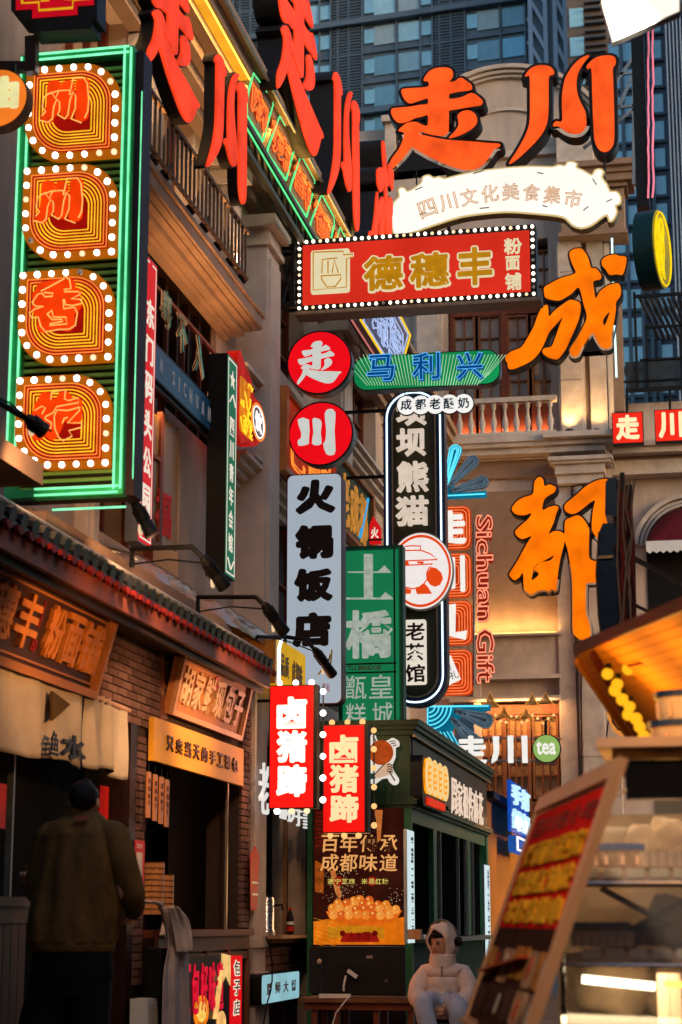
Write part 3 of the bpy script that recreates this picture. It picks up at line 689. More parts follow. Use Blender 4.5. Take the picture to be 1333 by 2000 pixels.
m_.wbox(-4.3, -3.96, yT0, yT1, 0, 3.3); m_.wbox(-4.3, -3.93, yT0 - .04, yT1 + .04, 0, .55); m_.wbox(-4.3, -3.94, yT0 - .02, yT1 + .02, zs(600, 1850), zs(600, 1838))
m_.wbox(-4.3, -3.965, yR1, yT0, 2.75, 3.3); m_.wbox(-4.3, -4.0, yT1, 29.9, 2.9, 3.3)
m_.build('stone_pier', stucco2, LB)
m_ = MB(); m_.wbox(-4.29, -4.01, yT1, 29.9, 0, 2.9); m_.build('wall', woodred, LB)
# brick base under the kiosk window
zk = zs(555, 1832); m_ = MB(); m_.wbox(-4.3, -4.03, yR1, yT0, 0, zk); m_.build('brick_backing', mortar, LB)
m_ = MB(); z = .35; row = 0
while z + .075 < zk:
    y = yR1 + .01 - (.2 if row % 2 else 0)
    while y < yT0 - .03: m_.wbox(-4.03, -4.0, max(y, yR1 + .01), min(y + .385, yT0 - .01), z, z + .068); y += .4
    z += .08; row += 1
m_.build('brick_courses', brickm, LB)
# eaves with tiles
EV = thing('tiled_eaves', 'black glazed tile eaves with red-lit drip tiles over the left shops', 'eaves', (-3.7, 12, 3.0))
yEv = yl(540, 1325, -3.5)
m_ = MB(); m_.v += [Vector(q) for q in ((-4.4, Y0, 3.32), (-3.52, Y0, 3.10), (-3.52, yEv, 3.10), (-4.4, yEv, 3.32), (-4.4, Y0, 3.27), (-3.52, Y0, 3.06), (-3.52, yEv, 3.06), (-4.4, yEv, 3.27))]
m_.f += [[0, 1, 2, 3], [7, 6, 5, 4], [0, 4, 5, 1], [1, 5, 6, 2], [2, 6, 7, 3]]; m_.build('roof_deck', tilem, EV)
tm = sharedmesh('roof_tile', MB().lathe((0, 0, 0), [(.042, 0), (.042, .5), (.05, .5), (.05, .54)], 8, (.97, 0, -.24)), tilem)
dm = sharedmesh('drip_tile', MB(PX(0)).poly([(-.045, .02), (-.04, -.01), (0, -.03), (.04, -.01), (.045, .02)], -.015, .01), M('red_lit_drip_tile', (.11, .005, .004), .6, 0, .3, 9))  # red LED light on the drip tiles is put into their colour
k = 0; y = Y0 + .1
while y < yEv - .03:
    inst(tm, 'roof_tile', (-4.03, y, 3.245), EV); inst(dm, 'drip_tile', (-3.5, y + .085, 3.055), EV); y += .17; k += 1
MB().tube([(-3.62, Y0, 3.235), (-3.62, yEv, 3.235)], .016, 8).build('conduit', M('pale_conduit', (.30, .27, .27), .4, .3, .1, 8), EV)
MB().wbox(-4.0, -3.56, Y0, yEv, 3.0, 3.04).build('soffit', wooddk, EV)
MB().wbox(-3.58, -3.55, Y0, yEv, 2.94, 3.055).build('fascia_board', woodred, EV)
MB().wbox(-3.64, -3.61, Y0, yEv, 2.9, 2.95).build('lower_batten', wooddk, EV)
# slab edge above the eaves
pb = MB(); yS0 = yl(91, 990, -3.8); yS1 = yl(440, 1225, -3.8)
pb.wbox(-4.39, -3.8, yS0, yS1, 3.33, 3.43); pb.wbox(-4.39, -3.9, yS0 + .02, yS1, 3.43, 3.46); pb.build('ledge_slab', stuccob, LB)
m_ = MB(); m_.wbox(-4.0, -3.7, Y0, yl(84, 950, -3.7), 3.5, 3.62); m_.build('ledge_slab', stuccob, LB)
# rounded translucent hoods over the ledge
hoodm = M('brown_acrylic_hood', (.30, .16, .09), .22, 0, .35, 4, coat=.4)
for i, (px0, py0, px1, py1, zz) in enumerate(((262, 1100, 400, 1120, .16), (395, 1215, 553, 1260, .2))):
    ya, yb = yl(px0, py0, -3.95), yl(px1, py1, -3.95); m_ = MB(); n1, n2 = 18, 8
    for a in range(n1 + 1):
        t = a / n1; yy = ya + (yb - ya) * t; e = math.sqrt(max(0, 1 - abs(2 * t - 1) ** 5)); sc2 = 1 + .04 * abs(math.sin(a * 1.6))
        for b in range(n2 + 1): th = math.pi / 2 * b / n2; m_.v.append(Vector((-4.38 + .52 * e * math.cos(th) * sc2, yy, 3.46 + (zz + .12) * e * math.sin(th) * sc2)))
    for a in range(n1):
        for b in range(n2): q = a * (n2 + 1) + b; m_.f.append([q, q + n2 + 1, q + n2 + 2, q + 1])
    o = m_.build('window_hood', hoodm, smooth=True); tag(o, ('brown rounded window hood behind the near arm lamp', 'brown rounded window hood above the end of the tiled eaves')[i], 'awning', 'rounded hoods above the eaves')
# arm lamps
def arm_lamp(pts, head, label, energy=40, aim=None, hl=.34, hr=.055, col=(1, .55, .25)):
    """pts: path of the arm, head: last point = joint; the lamp hangs from it"""
    t = thing('arm_lamp', label, 'spotlight', pts[0], 'black arm lamps over the shops')
    MB().tube(pts, .018, 8).build('arm', black, t)
    a = Vector(pts[-1]); d = (Vector(head) - a); L = d.length; d.normalize()
    MB().lathe(a, [(.024, -.03), (.036, 0), (.036, L * .5), (.042, L * .55), (.048, L)], 10, d).build('lamp_head', black, t, smooth=True)
    x = d.cross(Vector((1, 0, 0))).normalized(); fn = MB()
    for k in range(5): fn.lathe(a + d * (L * (.1 + .08 * k)), [(.046, 0), (.046, .008)], 10, d)
    fn.build('cooling_fins', black, t)
    MB().lathe(a + d * (L * .8) + Vector((-.05, 0, 0)), [(.035, 0), (.035, .012)], 10, (-1, 0, 0)).build('lens', E('warm_lens', (1, .7, .4), .8, 0), t)
    MB().tube([Vector(pts[0]) + Vector((0, 0, .02)), (Vector(pts[0]) + Vector(pts[-1])) / 2 + Vector((0, 0, .03)), a + Vector((.03, 0, -.02)), a + d * .1 + Vector((.04, 0, 0))], .006, 5).build('cable', black, t)
    if energy: lamp('arm_lamp_light', 'SPOT', a + d * (L + .03), energy, col, .05, aim=aim if aim is not None else a + d * 2, spot=110, blend=.8)
    return t
def q3(px, py, x): return PX(x).at(px, py)
# (arm foot on the ledge, along, then the head hanging out over the signs)
arm_lamp([q3(258, 1108, -3.75), q3(258, 1072, -3.75), q3(300, 1070, -3.5), q3(375, 1068, -3.2), q3(402, 1095, -3.1)], q3(440, 1148, -3.0), 'black arm lamp reaching out under the narrow green sign', 26, aim=(-4.1, 13.6, 2.6))
arm_lamp([q3(387, 1200, -3.75), q3(387, 1166, -3.75), q3(440, 1166, -3.5), q3(500, 1166, -3.2), q3(520, 1185, -3.1)], q3(556, 1235, -3.0), 'black arm lamp reaching out left of the white hotpot sign', 30, aim=(-4.0, 15.2, 2.5))
arm_lamp([q3(502, 1245, -3.75), q3(560, 1244, -3.6), q3(598, 1250, -3.4), q3(618, 1272, -3.3)], q3(650, 1318, -3.2), 'black arm lamp hanging in front of the foot of the white hotpot sign', 24, aim=(-3.9, 17.5, 2.0))
arm_lamp([q3(-20, 775, -3.55), q3(30, 805, -3.5), q3(60, 822, -3.45)], q3(86, 842, -3.4), 'dark arm lamp crossing the lowest leaf of the green neon sign', 30, aim=(-3.9, 11.5, 2.8))
arm_lamp([q3(230, 968, -3.8), q3(250, 975, -3.6), q3(268, 990, -3.4)], q3(298, 1045, -3.3), 'black lamp head hanging over the foot of the narrow red sign', 34, aim=(-4.0, 12.6, 2.7))

# ================================================================ the rest of the lane: the row opposite and the buildings behind the viewer
ob_ = thing('opposite_building', 'brown stucco row along the right side of the lane, outside the picture', 'building', (4.5, 6, 0)); m_ = MB(); m_.wbox(2.6, 7, -14, 21, 0, 9.5); m_.build('wall', stuccob, ob_)
m_ = MB()
for k in range(3): m_.wbox(2.4, 2.6, -14, 21, 3.2 + k * 2.8, 3.45 + k * 2.8)
m_.build('string_course', stucco2, ob_)
wq = sharedmesh('window', MB().wbox(2.56, 2.59, -.6, .6, 0, 1.5), glass)
for k in range(11):
    for j in range(2): inst(wq, 'window', (0, -12 + k * 3, 3.9 + j * 2.8), ob_)
bb_ = thing('lane_end_building', 'tall stucco building closing the lane behind the viewer', 'building', (0, -16, 0)); MB().wbox(-10, 10, -20, -15, 0, 11).build('wall', stuccob, bb_); MB().wbox(-8, -4.6, -14.9, 8.3, 0, 8.5).build('side_wall', stuccob, bb_)
# ================================================================ traced brush characters
def cvt(pts, ox, oy, s): return [(ox + x / s, oy + y / s) for x, y in pts]
ZOU = [[(415,250),(440,200),(480,155),(540,128),(620,118),(680,125),(715,155),(720,200),(705,235),(680,268),(740,262),(780,232),(815,228),(850,250),(905,290),(920,320),(905,350),(800,365),(695,385),(680,400),(680,435),(700,447),(800,430),(860,405),(900,385),(940,390),(990,425),(1030,465),(1020,500),(990,513),(880,530),(760,550),(690,562),(678,580),(676,760),(660,805),(620,828),(570,825),(480,812),(400,788),(372,790),(370,810),(450,832),(600,862),(700,875),(900,888),(1100,905),(1205,912),(1205,940),(1150,970),(1110,1030),(1050,1110),(980,1165),(900,1182),(800,1175),(650,1125),(480,1050),(300,950),(270,970),(200,1060),(80,1175),(62,1120),(90,1060),(150,980),(190,900),(210,830),(205,790),(155,775),(190,735),(240,700),(300,685),(350,690),(400,715),(455,720),(457,615),(400,625),(330,640),(270,670),(210,690),(150,688),(105,650),(80,600),(80,560),(110,542),(250,530),(380,508),(457,498),(457,440),(400,452),(340,470),(290,488),(250,480),(210,440),(188,390),(185,360),(210,340),(320,332),(462,318),(460,262),(440,258)],
       [(680,850),(735,790),(775,730),(778,680),(768,625),(800,585),(850,565),(900,568),(950,600),(972,650),(965,700),(920,750),(850,795),(770,830)]]
CHUAN = [[(245,315),(270,270),(320,225),(380,205),(450,202),(510,220),(545,260),(545,290),(510,305),(492,330),(490,500),(487,700),(470,810),(430,900),(360,990),(260,1090),(160,1180),(90,1225),(85,1210),(150,1110),(220,990),(270,880),(293,780),(297,600),(293,330),(270,312)],
         [(915,105),(890,100),(820,135),(750,200),(700,270),(660,350),(635,480),(628,600),(632,778),(570,785),(540,815),(545,835),(590,835),(640,870),(700,905),(770,915),(830,900),(875,850),(885,780),(870,680),(830,600),(795,510),(780,400),(795,290),(840,200),(895,125)],
         [(885,215),(915,175),(970,130),(1040,105),(1130,100),(1180,120),(1190,160),(1180,200),(1158,235),(1165,400),(1175,800),(1172,980),(1150,1050),(1110,1092),(1060,1100),(1010,1070),(975,1000),(960,900),(945,500),(935,240),(900,240)]]
CHENG = [[(680,130),(720,90),(790,80),(830,110),(870,180),(897,270),(940,278),(975,310),(1000,350),(990,385),(950,395),(918,412),(925,480),(945,580),(985,510),(1060,455),(1130,432),(1175,435),(1195,485),(1190,550),(1145,620),(1145,690),(1120,850),(1100,960),(1100,1050),(1060,1080),(1005,1070),(960,1010),(915,930),(870,975),(800,1080),(765,1150),(710,1155),(682,1110),(700,1060),(760,970),(820,860),(855,760),(820,630),(775,470),(700,530),(600,590),(560,598),(500,590),(440,570),(428,520),(430,470),(500,425),(600,375),(738,330),(725,270),(700,210)],
         [(475,760),(530,705),(600,650),(680,598),(730,602),(785,625),(790,700),(765,810),(700,960),(640,1090),(570,1180),(520,1185),(460,1165),(412,1120),(430,1080),(500,1060),(540,970),(590,830),(612,765),(570,810),(480,910),(440,1000),(390,1100),(320,1185),(230,1240),(170,1265),(120,1285),(70,1280),(60,1230),(38,1190),(50,1150),(100,1110),(190,1075),(240,1010),(320,870),(360,760),(400,680),(455,645),(470,700)],
         [(1005,200),(1050,160),(1130,140),(1180,155),(1245,165),(1248,220),(1215,335),(1150,335),(1080,340),(1045,290),(1010,250)]]
CHENG_H = [[(1018,790),(1085,710),(1035,850)]]
DU = [[(330,110),(370,62),(415,80),(430,150),(480,135),(520,150),(545,165),(530,210),(480,240),(425,290),(410,390),(470,365),(530,350),(570,365),(545,430),(520,520),(470,630),(520,605),(580,605),(632,635),(632,700),(610,790),(585,900),(568,1000),(550,1170),(535,1195),(500,1180),(480,1205),(430,1190),(360,1200),(300,1235),(260,1215),(225,1170),(215,1020),(180,1060),(130,1092),(90,1060),(80,1030),(130,950),(200,830),(260,720),(300,650),(210,680),(150,645),(140,600),(200,540),(270,480),(300,420),(230,440),(150,435),(110,400),(110,360),(160,300),(220,265),(310,235),(325,160)],
      [(635,340),(640,400),(710,430),(780,400),(930,290),(915,400),(905,580),(950,660),(1000,720),(1010,830),(962,900),(900,890),(875,830),(878,575),(862,575),(860,540),(810,470),(760,445),(700,465),(640,500),(632,600),(636,700),(660,780),(690,950),(708,1100),(712,1333),(712,1560),(728,1640),(810,1700),(835,1710),(890,1650),(875,1500),(848,1430),(842,1250),(850,1133),(880,1120),(1010,1110),(1070,1060),(1110,970),(1130,800),(1100,640),(1060,520),(1130,350),(1140,180),(1100,100),(1020,80),(920,110),(830,165),(760,230),(700,280)]]
DU_H = [[(300,1090),(315,1010),(330,960),(370,925),(440,890),(525,845),(490,895),(400,915),(340,960),(330,990),(375,1030),(340,1075)]]
red_face = E('orange_red_letter_face', srgb(255, 88, 28), 1.0, .3, 3.2)
red_face2 = E('red_letter_face', srgb(255, 66, 30), 1.0, .28, 4)
org_face = E('orange_letter_face', srgb(255, 118, 0), 1.0, .28, 3.2)
def brush(loops, holes, pl, px, mapf=None, casing=.09, depth=.3, face=red_face, name='channel_letter', label='', cat='neon sign', group=None, flat=None):
    """px: (ox, oy, s) of the tracing, mapped on plane pl; or mapf giving (u, v)"""
    if mapf is None: f2 = lambda p: pl.uv(px[0] + p[0] / px[2], px[1] + p[1] / px[2])
    else: f2 = mapf
    L = [ccw(smooth2([f2(p) for p in lp], 3)) for lp in loops]; H = [ccw(smooth2([f2(p) for p in lp], 3))[::-1] for lp in holes]
    us = [p[0] for l in L for p in l]; vs_ = [p[1] for l in L for p in l]
    t = thing(name, label, cat, pl.P(sum(us) / len(us), min(vs_), -depth / 2), group)
    for i, l in enumerate(L):
        hs = [h for h in H if min(q[0] for q in l) < h[0][0] < max(q[0] for q in l)] if i == 0 else []
        m_ = MB(pl); m_.add(shape([l] + hs, casing, depth), lambda q: pl.P(q[0], q[1], q[2] - depth / 2 - .012)); m_.build('letter_casing', dark, t)
        m_ = MB(pl); m_.add(shape([l] + hs, 0, .02), lambda q: pl.P(q[0], q[1], q[2] + .002)); m_.build('lit_face', face, t)
    return t
BP = PY(26)
zt = brush(ZOU, [], BP, (750, 110, 5.332), label='huge orange-red brush character 走 with a black rim, hung against the curved gable', casing=.045)
ct = brush(CHUAN, [], BP, (980, 90, 5.332), label='huge orange-red brush character 川 of three strokes, right of the gable', casing=.05)
f = MB()
for a, b in (((800, 318), (806, 338)), ((1180, 308), (1181, 345))): f.bar(BP.at(*a, -.15), BP.at(*b, -.15), .03)
f.build('hanger', black, zt)
cht = brush(CHENG, CHENG_H, PY(28.6), (980, 470, 5.127), face=org_face, casing=.03, depth=.25, label='large orange brush character 成 in front of the upper corner pilaster')
dut = brush(DU, DU_H, PY(28.4), (980, 920, 5.127), face=org_face, casing=.03, depth=.25, label='large orange brush character 都 below the balcony corner')
# the four characters along the left eaves, seen obliquely
def bbox(loops): xs = [p[0] for l in loops for p in l]; y_ = [p[1] for l in loops for p in l]; return min(xs), max(xs), min(y_), max(y_)
def oblique(loops, x, u0, u1, v0, v1, label, holes=[], depth=.3, group='red brush characters along the left roofline', mat=red_face2):
    b = bbox(loops); mf = lambda p: (u0 + (u1 - u0) * (p[0] - b[0]) / (b[1] - b[0]), v1 - (v1 - v0) * (p[1] - b[2]) / (b[3] - b[2]))
    return brush(loops, holes, PX(x), None, mf, casing=.012, depth=depth, face=mat, label=label, group=None)
XA = -3.55
def UV(px, py, x): return PX(x).uv(px, py)
ua, ub_ = UV(288, 110, XA)[0], UV(387, 245, XA)[0]; vb = UV(370, 246, XA)[1]
oblique(ZOU, XA, ua, ub_, vb, vb + 1.08, 'red oblique brush character 走 cut by the top edge, left of the brown cornice', depth=.09)
ua, ub_ = UV(406, 200, XA)[0], UV(482, 250, XA)[0]; vb0, vt0 = UV(468, 390, XA)[1], UV(466, 148, XA)[1]
b = bbox(CHUAN)
hh = (vt0 - vb0) * (b[3] - b[2]) / 1000.
oblique(CHUAN, XA, ua, ub_, vb0 - hh * 125 / 1125., vb0 + (vt0 - vb0) , 'red oblique brush character 川 of three long strokes above the balcony railing', depth=.08)
XB = -3.7
ua, ub_ = UV(541, 181, XB)[0], UV(630, 280, XB)[0]; vb = UV(616, 314, XB)[1]
oblique(ZOU, XB, ua, ub_, vb, vb + 1.75, 'red oblique brush character 走 standing over the gutter before the blue tower', depth=.24)
ua, ub_ = UV(641, 250, XB)[0], UV(702, 330, XB)[0]; vb0, vt0 = UV(694, 458, XB)[1], UV(690, 188, XB)[1]
oblique(CHUAN, XB, ua, ub_, vb0 - .12, vt0, 'red oblique brush character 川 between the gutter and the blue tower', depth=.26)
ua, ub_ = UV(720, 350, XB)[0], UV(768, 380, XB)[0]; vb0, vt0 = UV(745, 520, XB)[1], UV(743, 262, XB)[1]
oblique(CHENG, XB, ua, ub_, vb0 - .1, vt0, 'red oblique brush character 成, last of the roofline row beside the big 走', holes=CHENG_H, depth=.28)
# ================================================================ arched white banner
NP = PY(25.4)
bt = thing('arched_banner_sign', 'glowing white arched banner sign with curled ends and thin gold characters', 'neon sign', NP.at(990, 440, -.2))
top = [(766,432),(764,415),(770,395),(780,385),(778,372),(784,366),(792,368),(797,374),(812,366),(824,356),(826,346),(838,342),(848,348),(858,345),(868,349),(885,345),(920,337),(960,331),(1000,327),(1040,325),(1080,326),(1092,322),(1104,324),(1108,317),(1118,316),(1128,320),(1126,327),(1140,333),(1156,342),(1162,333),(1172,330),(1180,336),(1176,346),(1186,360),(1192,374),(1204,374),(1213,384),(1212,398),(1203,402),(1206,414),(1198,430),(1190,432),(1186,420),(1172,428),(1156,440),(1136,446),(1118,440),(1106,428),(1090,422),(1040,417),(990,414),(940,418),(900,424),(866,434),(830,446),(800,456),(770,458)]
L = ccw(smooth2([NP.uv(*p) for p in top], 2))
m_ = MB(NP); m_.add(shape([L], .02, .18), lambda q: NP.P(q[0], q[1], q[2] - .1)); m_.build('casing', M('olive_sign_edge', (.10, .08, .035), .5, .2), bt)
m_ = MB(NP); m_.add(shape([L], -.012, .02), lambda q: NP.P(q[0], q[1], q[2])); m_.build('lit_panel', E('white_lit_panel', (1, .93, .84), 1.02, .06, 2), bt)
m_ = MB(NP); m_.add(shape([L], .012, .02), lambda q: NP.P(q[0], q[1], q[2] - .006)); m_.build('lit_rim', E('cream_rim', (1, .72, .3), .6, .1), bt)
m_ = MB(NP)
for i, ch in enumerate('四川文化美食集市'):
    a = i / 7; cx = 836 + (1120 - 836) * a; cy = 404 - 28 * math.sin(math.pi * (a * .86 + .04)) + 2 - 14 * a + 6; 
    r = NP.R(cx - 17, cy - 17, cx + 17, cy + 17); put(m_, ch, *r, .03, .02, 0, neon=.02, rot=.5 * (.5 - a) + .05)
m_.build('gold_tube_lettering', E('gold_tube', srgb(205, 135, 35), .8, .2, 20), bt)
m_ = MB(NP)
for a, b, c, d in ((812,372,826,366),(925,340,946,334),(1050,338,1062,340),(1158,350,1166,362),(938,408,956,406),(1060,402,1070,405),(1140,412,1150,404),(820,420,834,416),(1185,395,1196,390)): m_.bar(NP.at(a, b, .02), NP.at(c, d, .02), .012)
m_.build('cable_tie', M('dark_tie', (.05, .05, .04), .5), bt)
MB().bar(NP.at(1181, 300, -.1), NP.at(1181, 345, -.1), .02).bar(NP.at(812, 300, -.1), NP.at(812, 365, -.1), .02).build('hanger_rod', black, bt)
# ================================================================ red shop sign with bulb border
def at_y(y): return PY(y)
DP = PY(17.9)
ds = thing('bulb_framed_sign', 'wide red sign 德穗丰 粉面铺 in gold, framed by white bulbs', 'shop sign', DP.at(815, 605, -.15))
r = DP.R(580, 462, 1048, 590); u0, u1 = r[0], r[1]; v1 = DP.uv(815, 453)[1]; v0 = DP.uv(815, 594)[1]
MB(DP).box(u0, u1, v0, v1, -.22, -.01).build('casing', dark, ds)
MB(DP).box(u0 - .02, u1 + .04, v0 - .035, v0 - .0005, -.26, .0).build('drip_tray', M('tan_metal', (.22, .14, .09), .5, .3), ds)
t_ = .062; MB(DP).box(u0 + t_, u1 - t_, v0 + t_, v1 - t_, -.01, .0).build('red_panel', E('red_lit_panel', srgb(226, 48, 30), .85, .1, 2), ds)
cream = M('cream_letter_edge', (.75, .68, .5), .4, 0, .05); goldf = E('gold_letter_face', srgb(205, 140, 15), .75, .15, 12)
creamE = E('cream_letter_rim', srgb(240, 225, 180), .85, .05)
for i, (ch, x0, y0, x1, y1) in enumerate((('德', 708, 498, 792, 572), ('穗', 798, 492, 882, 566), ('丰', 891, 481, 966, 562))):
    rr_ = DP.R(x0, y0, x1, y1); a = MB(DP); put(a, ch, *rr_, .012, .024, .075); a.build('letter_rim', creamE, ds); a = MB(DP); e = .018; put(a, ch, rr_[0] + e, rr_[1] - e, rr_[2] + e, rr_[3] - e, .022, .024, .035); a.build('letter', goldf, ds)
a = MB(DP)
for ch, x0, y0, x1, y1 in (('粉', 985, 466, 1020, 497), ('面', 988, 501, 1016, 528), ('铺', 987, 534, 1019, 567)): put(a, ch, *DP.R(x0, y0, x1, y1), .01, .02, .03)
a.build('small_lettering', creamE, ds)
# bowl emblem
a = MB(DP); rr_ = DP.R(608, 488, 684, 574); a.poly(ccw(rrect(*rr_, .03)), .0, .012); a.box(rr_[1] - .002, rr_[1] + .04, rr_[3] - .09, rr_[3] - .05, 0, .012); a.build('emblem_plate', creamE, ds)
a = MB(DP); tt = .009
def path(pts, w_=.022, r_=.007, m_=a, pl=DP, cl=False): m_.tube([pl.at(x, y, w_) for x, y in pts], r_, 5, cl)
path([(613, 494), (613, 568), (678, 562), (678, 506), (690, 505), (690, 498), (672, 499), (672, 492), (613, 494)]); path([(629, 540), (630, 548), (640, 562), (656, 561), (667, 546), (667, 538), (629, 540)]); path([(630, 535), (631, 508), (660, 505)]); path([(642, 535), (642, 510)]); path([(650, 534), (654, 508), (662, 534)])
a.build('bowl_emblem', goldf, ds)
nb_ = 34; pts = []
for i in range(nb_): q = u0 + .03 + (u1 - u0 - .06) * i / (nb_ - 1); pts += [DP.P(q, v1 - .03, .012), DP.P(q, v0 + .03, .012)]
for i in range(1, 10): q = v0 + .03 + (v1 - v0 - .06) * i / 10; pts += [DP.P(u0 + .03, q, .012), DP.P(u1 - .03, q, .012)]
bulbs(ds, pts, .036)
a = MB()
for y_ in (DP.uv(555, 487)[1], DP.uv(555, 598)[1]): a.bar((-4.1, 17.85, y_), (u0, 17.85, y_), .05); a.bar((-4.1, 18.05, y_), (u0, 18.05, y_), .03)
za, zb = DP.uv(555, 487)[1], DP.uv(555, 598)[1]; a.bar((-4.1, 17.86, za), (u0 - .02, 17.86, zb), .035); a.bar((-4.1, 17.9, zb), (u0 - .02, 17.9, za), .035); a.bar((-4.13, 17.86, za + .05), (-4.13, 17.86, zb - .05), .05); a.bar((u0 - .03, 17.86, za), (u0 - .03, 17.86, zb), .04)
a.build('bracket_truss', black, ds)
# ================================================================ round red signs and the hanging vertical signs
VP = PY(18.0)
lam = E('red_disc_face', srgb(238, 10, 24), .95, .06, 3); wlet = E('pale_letter_face', srgb(214, 216, 208), .85, .05)
for ch, cx, cy, lb in (('走', 624, 708, 'round red sign with a pale 走, upper of the two discs'), ('川', 627, 847, 'round red sign with a pale 川, lower of the two discs')):
    cu_, cv_ = VP.uv(cx, cy); R = VP.uv(cx + 62, cy)[0] - cu_
    t = thing('round_sign', lb, 'round sign', VP.P(cu_, cv_ - R, -.1), 'two round red signs')
    MB(VP).poly(circ(cu_, cv_, R, 48), -.2, 0).build('casing', greym, t); a = MB(VP); a.poly([circ(cu_, cv_, R + .008, 48), circ(cu_, cv_, R - .006, 48)[::-1]], -.03, .008); a.build('rim', black, t)
    MB(VP).poly(circ(cu_, cv_, R - .006, 48), 0.0005, .003).build('lit_face', lam, t)
    a = MB(VP)
    if ch == '走':
        s_ = R * 1.38 / 2; b = bbox(ZOU)
        for lp in ZOU: a.add(shape([ccw(smooth2([(cu_ + s_ * (2 * (p[0] - b[0]) / (b[1] - b[0]) - 1), cv_ - s_ * (2 * (p[1] - b[2]) / (b[3] - b[2]) - 1)) for p in lp], 2))], 0, .01), lambda q: VP.P(q[0], q[1], q[2] + .008))
    else:
        for p in ([(582, 820), (604, 820), (604, 860), (602, 868), (584, 871), (583, 860), (588, 857), (589, 845)], [(611, 820), (618, 817), (627, 821), (629, 830), (627, 845), (629, 866), (619, 870), (610, 866), (613, 845)], [(635, 808), (645, 799), (656, 806), (654, 840), (656, 880), (650, 889), (638, 887), (632, 868), (636, 862), (638, 840)]):
            a.poly(ccw(smooth2([VP.uv(x, y) for x, y in p], 2)), .003, .013)
    a.build('letter', wlet, t)
    MB().bar((-4.25, 18.08, cv_), (VP.P(cu_ - R, 0).x, 18.08, cv_), .035).build('bracket', black, t)
    MB().bar((VP.P(cu_ + R, 0).x - .02, 18.12, cv_ - .05), (VP.P(cu_ + R, 0).x + .0, 18.12, cv_ - .05), .03).build('stub', black, t)
# standing pipe on the wall
pp = thing('wall_pipe', 'thin black pipe and cables running up the wall left of the round signs', 'pipe', (-4.15, 18.1, 3.4))
zt0, zt1 = VP.uv(530, 1330)[1], VP.uv(530, 690)[1]
MB().tube([(-4.22, 18.1, zt0), (-4.22, 18.1, zt1)], .018, 6).build('pipe', black, pp)
MB().tube([(-4.2, 18.05, zt0 + .1), (-4.23, 18.05, zt0 + .7), (-4.18, 18.03, zt0 + 1.3), (-4.21, 18.05, zt0 + 1.9), (-4.25, 18.03, zt0 + 2.4), (-4.19, 18.05, zt1)], .007, 5).build('cable', black, pp)
# white hotpot sign
def vertical_box(px, Y, depth, name, label, cat, r=.05, case=dark, face=None, rim=.01):
    pl = PY(Y); R = pl.R(*px); t = thing(name, label, cat, pl.P((R[0] + R[1]) / 2, R[2], -depth / 2))
    MB(pl).poly(ccw(rrect(*R, r)), -depth, -.001).build('casing', case, t)
    q = (R[0] + rim, R[1] - rim, R[2] + rim, R[3] - rim); MB(pl).poly(ccw(rrect(*q, max(.002, r - rim))), -.0005, .003).build('lit_face', face, t)
    return t, pl, R
pale = E('pale_blue_lightbox', srgb(176, 188, 200), .8, .05, 1.5)
hs, pl, R = vertical_box((559, 925, 669, 1376), 18.0, .2, 'vertical_lightbox', 'tall pale white lightbox with bold black characters 火锅饭店 and rounded corners', 'lightbox sign', .07, M('maroon_casing', (.10, .012, .018), .4, .1), pale, .012)
blk = M('black_vinyl_letter', (.012, .006, .006), .45, 0, .1)
a = MB(pl)
for ch, x0, y0, x1, y1 in (('火', 578, 937, 656, 1004), ('锅', 577, 1025, 652, 1092), ('饭', 575, 1110, 651, 1176), ('店', 572, 1196, 648, 1264)): put(a, ch, *pl.R(x0, y0, x1, y1), .006, .012, .085 if ch != '火' else .08)
a.build('letter', blk, hs)
a = MB(pl)
for k in range(4): a.bar(pl.at(622 + k * 8, 1318 - k * 4, .006), pl.at(640 + k * 3, 1296 - k * 9, .006), .014)
a.build('gold_stripes', M('yellow_print', (.5, .33, .03), .6), hs); a = MB(pl); put(a, '红火', *pl.R(630, 1334, 645, 1352), .006, .004, .02); a.build('small_red_print', redpap, hs)
a = MB()
for y_ in (1029, 1240): z = pl.uv(545, y_)[1]; a.bar((-4.22, 18.08, z), (R[0] + .01, 18.08, z), .04)
a.build('bracket', black, hs)
# green plaque
gf = M('jade_green_sign', srgb(30, 142, 92)[:3], .55, 0, .12, 2.5, .15, 60)
gs, pl, R = vertical_box((662, 1066, 788, 1425), 19.3, .18, 'green_plaque_sign', 'tall green plaque sign 土桥 with pale characters, standing behind the kiosk roof', 'shop sign', .004, M('dark_green_casing', (.02, .10, .05), .5, .1, .3), gf, .03)
gE = E('green_lit_plate', srgb(28, 138, 88), .62, .08, 2); a = MB(pl); q = (R[0] + .045, R[1] - .045, R[2], R[3] - .05); a.box(*q, .003, .006); a.build('green_plate', gE, gs)
wp = E('pale_grey_letter', srgb(196, 205, 192), .62, .2, 18)
a = MB(pl); W_ = lambda *p: ccw([pl.uv(x, y) for x, y in p])
for P_ in ([(712, 1083), (729, 1083), (729, 1168), (712, 1168)], [(681, 1117), (740, 1117), (752, 1105), (764, 1117), (764, 1119), (681, 1119)], [(676, 1168), (744, 1168), (754, 1157), (768, 1168), (768, 1171), (676, 1171)]): a.poly(W_(*P_), .006, .03)
put(a, '橋', *pl.R(676, 1192, 768, 1286), .02, .03, .035); a.build('letter', wp, gs)
a = MB(pl)
for ch, x0, y0, x1, y1 in (('甑', 674, 1320, 716, 1366), ('皇', 722, 1318, 768, 1364), ('糕', 676, 1374, 716, 1420), ('城', 728, 1372, 768, 1418)): put(a, ch, *pl.R(x0, y0, x1, y1), .012, .012, 0)
a.build('small_letter', wp, gs)
